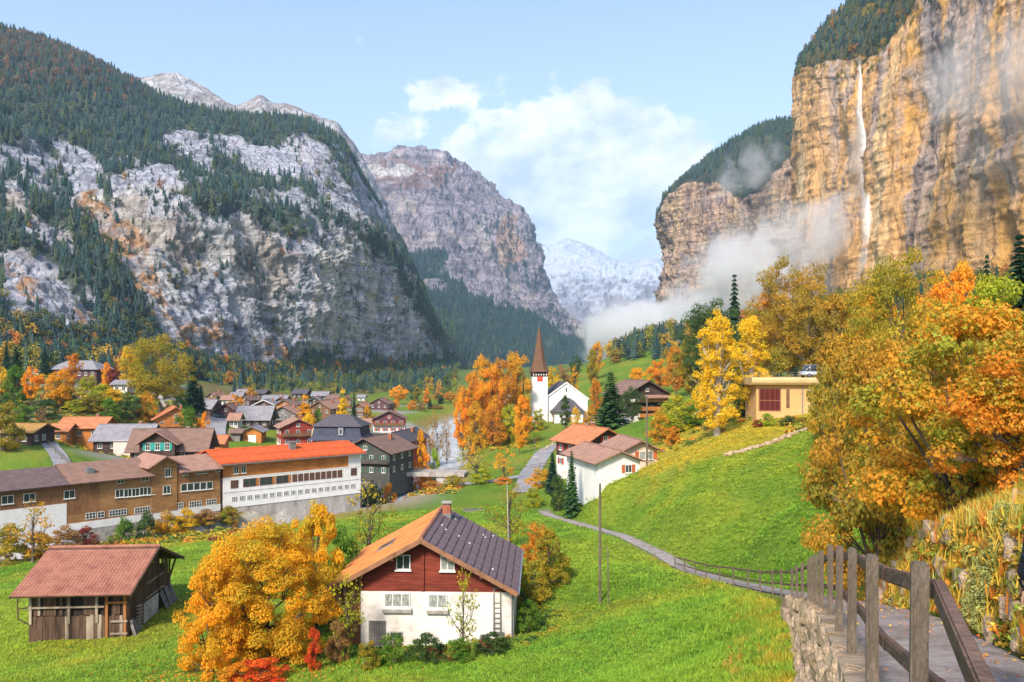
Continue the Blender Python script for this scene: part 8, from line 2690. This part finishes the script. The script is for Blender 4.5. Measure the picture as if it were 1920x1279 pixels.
hgt = np.interp(y, [8, 30, 60, 125], [.09, .10, .12, .15]) * (1 + .5 * n2_) * rg.uniform(.6, 1.4, n)
s = x - fx(y)
hgt *= 1 + 1.2 * np.exp(-np.maximum(0, -s - .4) / 1.5) * (s < 0) * (y < 60)
wd_ = np.interp(y, [8, 30, 60, 125], [.28, .45, .7, 1.1]) * rg.uniform(.7, 1.3, n)
kd = rg.integers(0, 3, n)
points_object('grass', np.stack([x, y, Hn(x, y) - .02], 1), np.stack([rg.normal(0, .1, n), rg.normal(0, .1, n), rg.uniform(0, 6.28, n)], 1), np.stack([wd_, wd_, hgt], 1), kd, c_, G_GR, 'short green meadow grass', 'grass')
# dock and clover leaves in patches of the meadow
x, y = in_view(9000, 12, 100)
s = x - fx(y)
q = np.stack([x, y, 0 * x], -1)
ok = ((s < -1) | (s > PATHW + 1.5)) & (fbm(q * .13, 3, seed=61) > .12) & (y < 98) & ~(((np.abs(x + 5.75) < 6.4) & (y > 53.2) & (y < 64.6)) | ((np.abs(x + 31.9) < 3.6) & (np.abs(y - 63) < 4.6)))
x, y = x[ok], y[ok]; n = len(x)
sc = rg.uniform(.15, .42, n) * np.interp(y, [10, 100], [.8, 1.6])
c_ = np.where(rg.random((n, 1)) < .75, np.array([[0.10, 0.23, 0.025]]), np.array([[0.40, 0.30, 0.035]])) * rg.uniform(.7, 1.4, (n, 1))
points_object('meadow_weeds', np.stack([x, y, Hn(x, y) - .03], 1), np.stack([0 * x, 0 * x, rg.uniform(0, 6.28, n)], 1), np.stack([sc, sc, sc * .45], 1), rg.integers(3, 5, n), c_, G_GR, 'broad leaved weeds in the meadow grass', 'weeds')
# plants hanging over the bank wall, along the retaining wall and the river
def bankset(n, yr, sr, colset, hs, kinds, ws=(.3, .7), zoff=0.0):
    y = rg.uniform(yr[0], yr[1], n); s = rg.uniform(sr[0], sr[1], n)
    x = fx(y) + s
    w = np.array([q[1] for q in colset], float); ci = rg.choice(len(colset), n, p=w / w.sum())
    c_ = np.array([q[0] for q in colset])[ci] * rg.uniform(.7, 1.3, (n, 1))
    sc = rg.uniform(*ws, n)
    return np.stack([x, y, H(x, y) + zoff], 1), np.stack([rg.normal(0, .25, n), rg.normal(0, .25, n), rg.uniform(0, 6.28, n)], 1), np.stack([sc, sc, sc * hs], 1), rg.choice(kinds, n), c_
BANKC = [((0.48, 0.30, 0.04), 3), ((0.52, 0.18, 0.025), 2.2), ((0.20, 0.26, 0.03), 2), ((0.42, 0.40, 0.10), 1.5), ((0.58, 0.38, 0.04), 2.4)]
S1 = bankset(11000, (1.5, 24), (PATHW + .06, PATHW + 2.0), BANKC, .9, [3, 4, 3, 4, 0, 1], (.14, .34))
S2 = bankset(2600, (1.5, 30), (PATHW + 1.2, PATHW + 9), [((0.16, 0.20, 0.03), 3), ((0.26, 0.20, 0.04), 2), ((0.34, 0.18, 0.03), 1)], 1.0, [0, 1, 2, 3], (.25, .5))
S3 = bankset(620, (5, 36), (-2.2, -.35), [((0.40, 0.23, 0.035), 1.5), ((0.28, 0.28, 0.035), 2), ((0.13, 0.24, 0.025), 3)], .8, [0, 1, 3, 4], (.12, .3))
S5 = bankset(1, (20, 21), (-9, -8), BANKC, .5, [3], (.1, .2))
S4 = bankset(420, (6, 30), (-.5, -.1), [((0.10, 0.17, 0.03), 2), ((0.36, 0.20, 0.04), 2)], .9, [3, 4, 0], (.10, .24), zoff=.0)
cat_ = [np.concatenate(q) for q in zip(S1, S2, S3, S4)]
points_object('bank_plants', *cat_, G_GR, 'orange and green wild plants over the path banks', 'plants')
# plants round the chalet's foot
n = 260
x = np.concatenate([rg.uniform(-13, 1.6, 170), rg.uniform(.6, 3.2, 90)]); y = np.concatenate([rg.uniform(50.2, 53.0, 170), rg.uniform(52, 66, 90)])
sc = rg.uniform(.5, 1.25, n)
pal = np.array([(0.09, 0.18, 0.025), (0.05, 0.11, 0.025), (0.19, 0.24, 0.03), (0.42, 0.24, 0.03)])
c_ = pal[rg.choice(4, n, p=[.4, .3, .2, .1])] * rg.uniform(.7, 1.3, (n, 1))
points_object('garden_plants', np.stack([x, y, Hn(x, y) - .1], 1), np.stack([0 * x, 0 * x, rg.uniform(0, 6.28, n)], 1), np.stack([sc, sc, sc * .8], 1), rg.integers(3, 5, n), c_, G_GR, 'green garden plants round the foot of the meadow chalet', 'plants')
# fallen leaves on the footpath and below the trees
lc = bpy.data.collections.new('fallen_leaf_kinds')
for i in range(2):
    v_, f_, k_ = leaves(np.zeros((1, 3)), np.array([[0, 0, 40.]]), np.array([1.0]), np.random.default_rng(300 + i), 'maple')
    me = mesh_np('fallen_leaf', v_, f_, cols=k_); me.materials.append(M_LEAFI)
    lc.objects.link(bpy.data.objects.new('fallen_leaf_kind_%d' % i, me))
G_LV = inst_group('fallen_leaf_instances', lc)
n = 700
y = rg.uniform(2.5, 30, n); s = PATHW * (1 - np.abs(rg.normal(0, .33, n)))
s = np.where(rg.random(n) < .35, rg.uniform(0, PATHW, n), s)
x = fx(y) + np.clip(s, 0.02, PATHW)
x2 = rg.normal(-15.8, 3.2, 2600); y2 = rg.normal(47, 2.6, 2600)
x3 = np.concatenate([x, x2]); y3 = np.concatenate([y, y2])
z3 = np.concatenate([np.interp(y, ys, _sm) + .06, Hn(x2, y2) + .08])
n = len(x3)
pal = np.array([(0.62, 0.26, 0.03), (0.66, 0.14, 0.02), (0.60, 0.42, 0.05), (0.30, 0.15, 0.05)])
c_ = pal[rg.choice(4, n, p=[.35, .25, .2, .2])] * rg.uniform(.7, 1.2, (n, 1))
sc = np.where(y3 < 32, rg.uniform(.03, .065, n), rg.uniform(.10, .2, n))
points_object('fallen_leaves', np.stack([x3, y3, z3], 1), np.stack([rg.normal(0, .3, n), rg.normal(0, .3, n), rg.uniform(0, 6.28, n)], 1), np.stack([sc, sc, sc], 1), rg.integers(0, 2, n), c_, G_LV, 'orange fallen leaves on the path and under the golden tree', 'leaves')
# hanging pale clematis on the bank wall
n = 350
y = rg.uniform(9.8, 10.8, n); t = rg.random(n)
pos = np.stack([fx(y) + PATHW - .05 + .5 * t, y, pz(y) + bankh(y) * (t * .95 + .08)], 1)
sc = rg.uniform(.10, .2, n)
c_ = np.broadcast_to(np.array([0.34, 0.34, 0.10]), (n, 3)) * rg.uniform(.7, 1.25, (n, 1))
points_object('hanging_creeper', pos, np.stack([rg.normal(0, .4, n), rg.normal(0, .4, n), rg.uniform(0, 6.28, n)], 1), np.stack([sc, sc, sc], 1), rg.integers(3, 5, n), c_, G_GR, 'pale green creeper hanging over the bank wall', 'creeper')
# undergrowth between the hillside trees
n = 5200
xa, ya = [], []
for (px0, px1, d0, d1, m_) in ((-40, 330, 180, 330, 1500), (1230, 1560, 130, 260, 900), (860, 1010, 235, 300, 400), (1560, 1960, 40, 160, 1300), (170, 440, 108, 136, 1000), (680, 860, 152, 166, 180), (1480, 1640, 96, 125, 120)):
    d = rg.uniform(d0, d1, m_); px = rg.uniform(px0, px1, m_)
    xa.append((px - 960) / FPX * d); ya.append(d)
x, y = np.concatenate(xa), np.concatenate(ya)
rd_, _ = seg_dist(x, y, RIV)
n = len(x)
w = np.array([3, 2, 2, 2, 1.2, .8]); pal = np.array([(0.18, 0.21, 0.025), (0.38, 0.31, 0.025), (0.07, 0.12, 0.025), (0.56, 0.34, 0.025), (0.52, 0.21, 0.025), (0.25, 0.08, 0.03)])
c_ = pal[rg.choice(6, n, p=w / w.sum())] * rg.uniform(.7, 1.3, (n, 1))
sc = rg.uniform(1.2, 3.2, n) * np.interp(y, [40, 130, 250], [.6, .8, 1.1])
ok = (rd_ > 4.4) | (y > 200)
points_object('undergrowth', np.stack([x, y, Hn(x, y) - .2], 1)[ok], np.stack([0 * x, 0 * x, rg.uniform(0, 6.28, n)], 1)[ok], np.stack([sc, sc, sc * .9], 1)[ok], rg.integers(3, 5, n)[ok], c_[ok], G_GR, 'mixed autumn undergrowth between the hillside trees', 'undergrowth')
# steam from the chimney below the big tree
mist('chimney_steam', P(311, 768, 226), P(295, 734, 226), 0.9, 0.9, 1.6, 1 / 1.6, 8, 'white steam rising from a chimney on the left hill', 0.42)
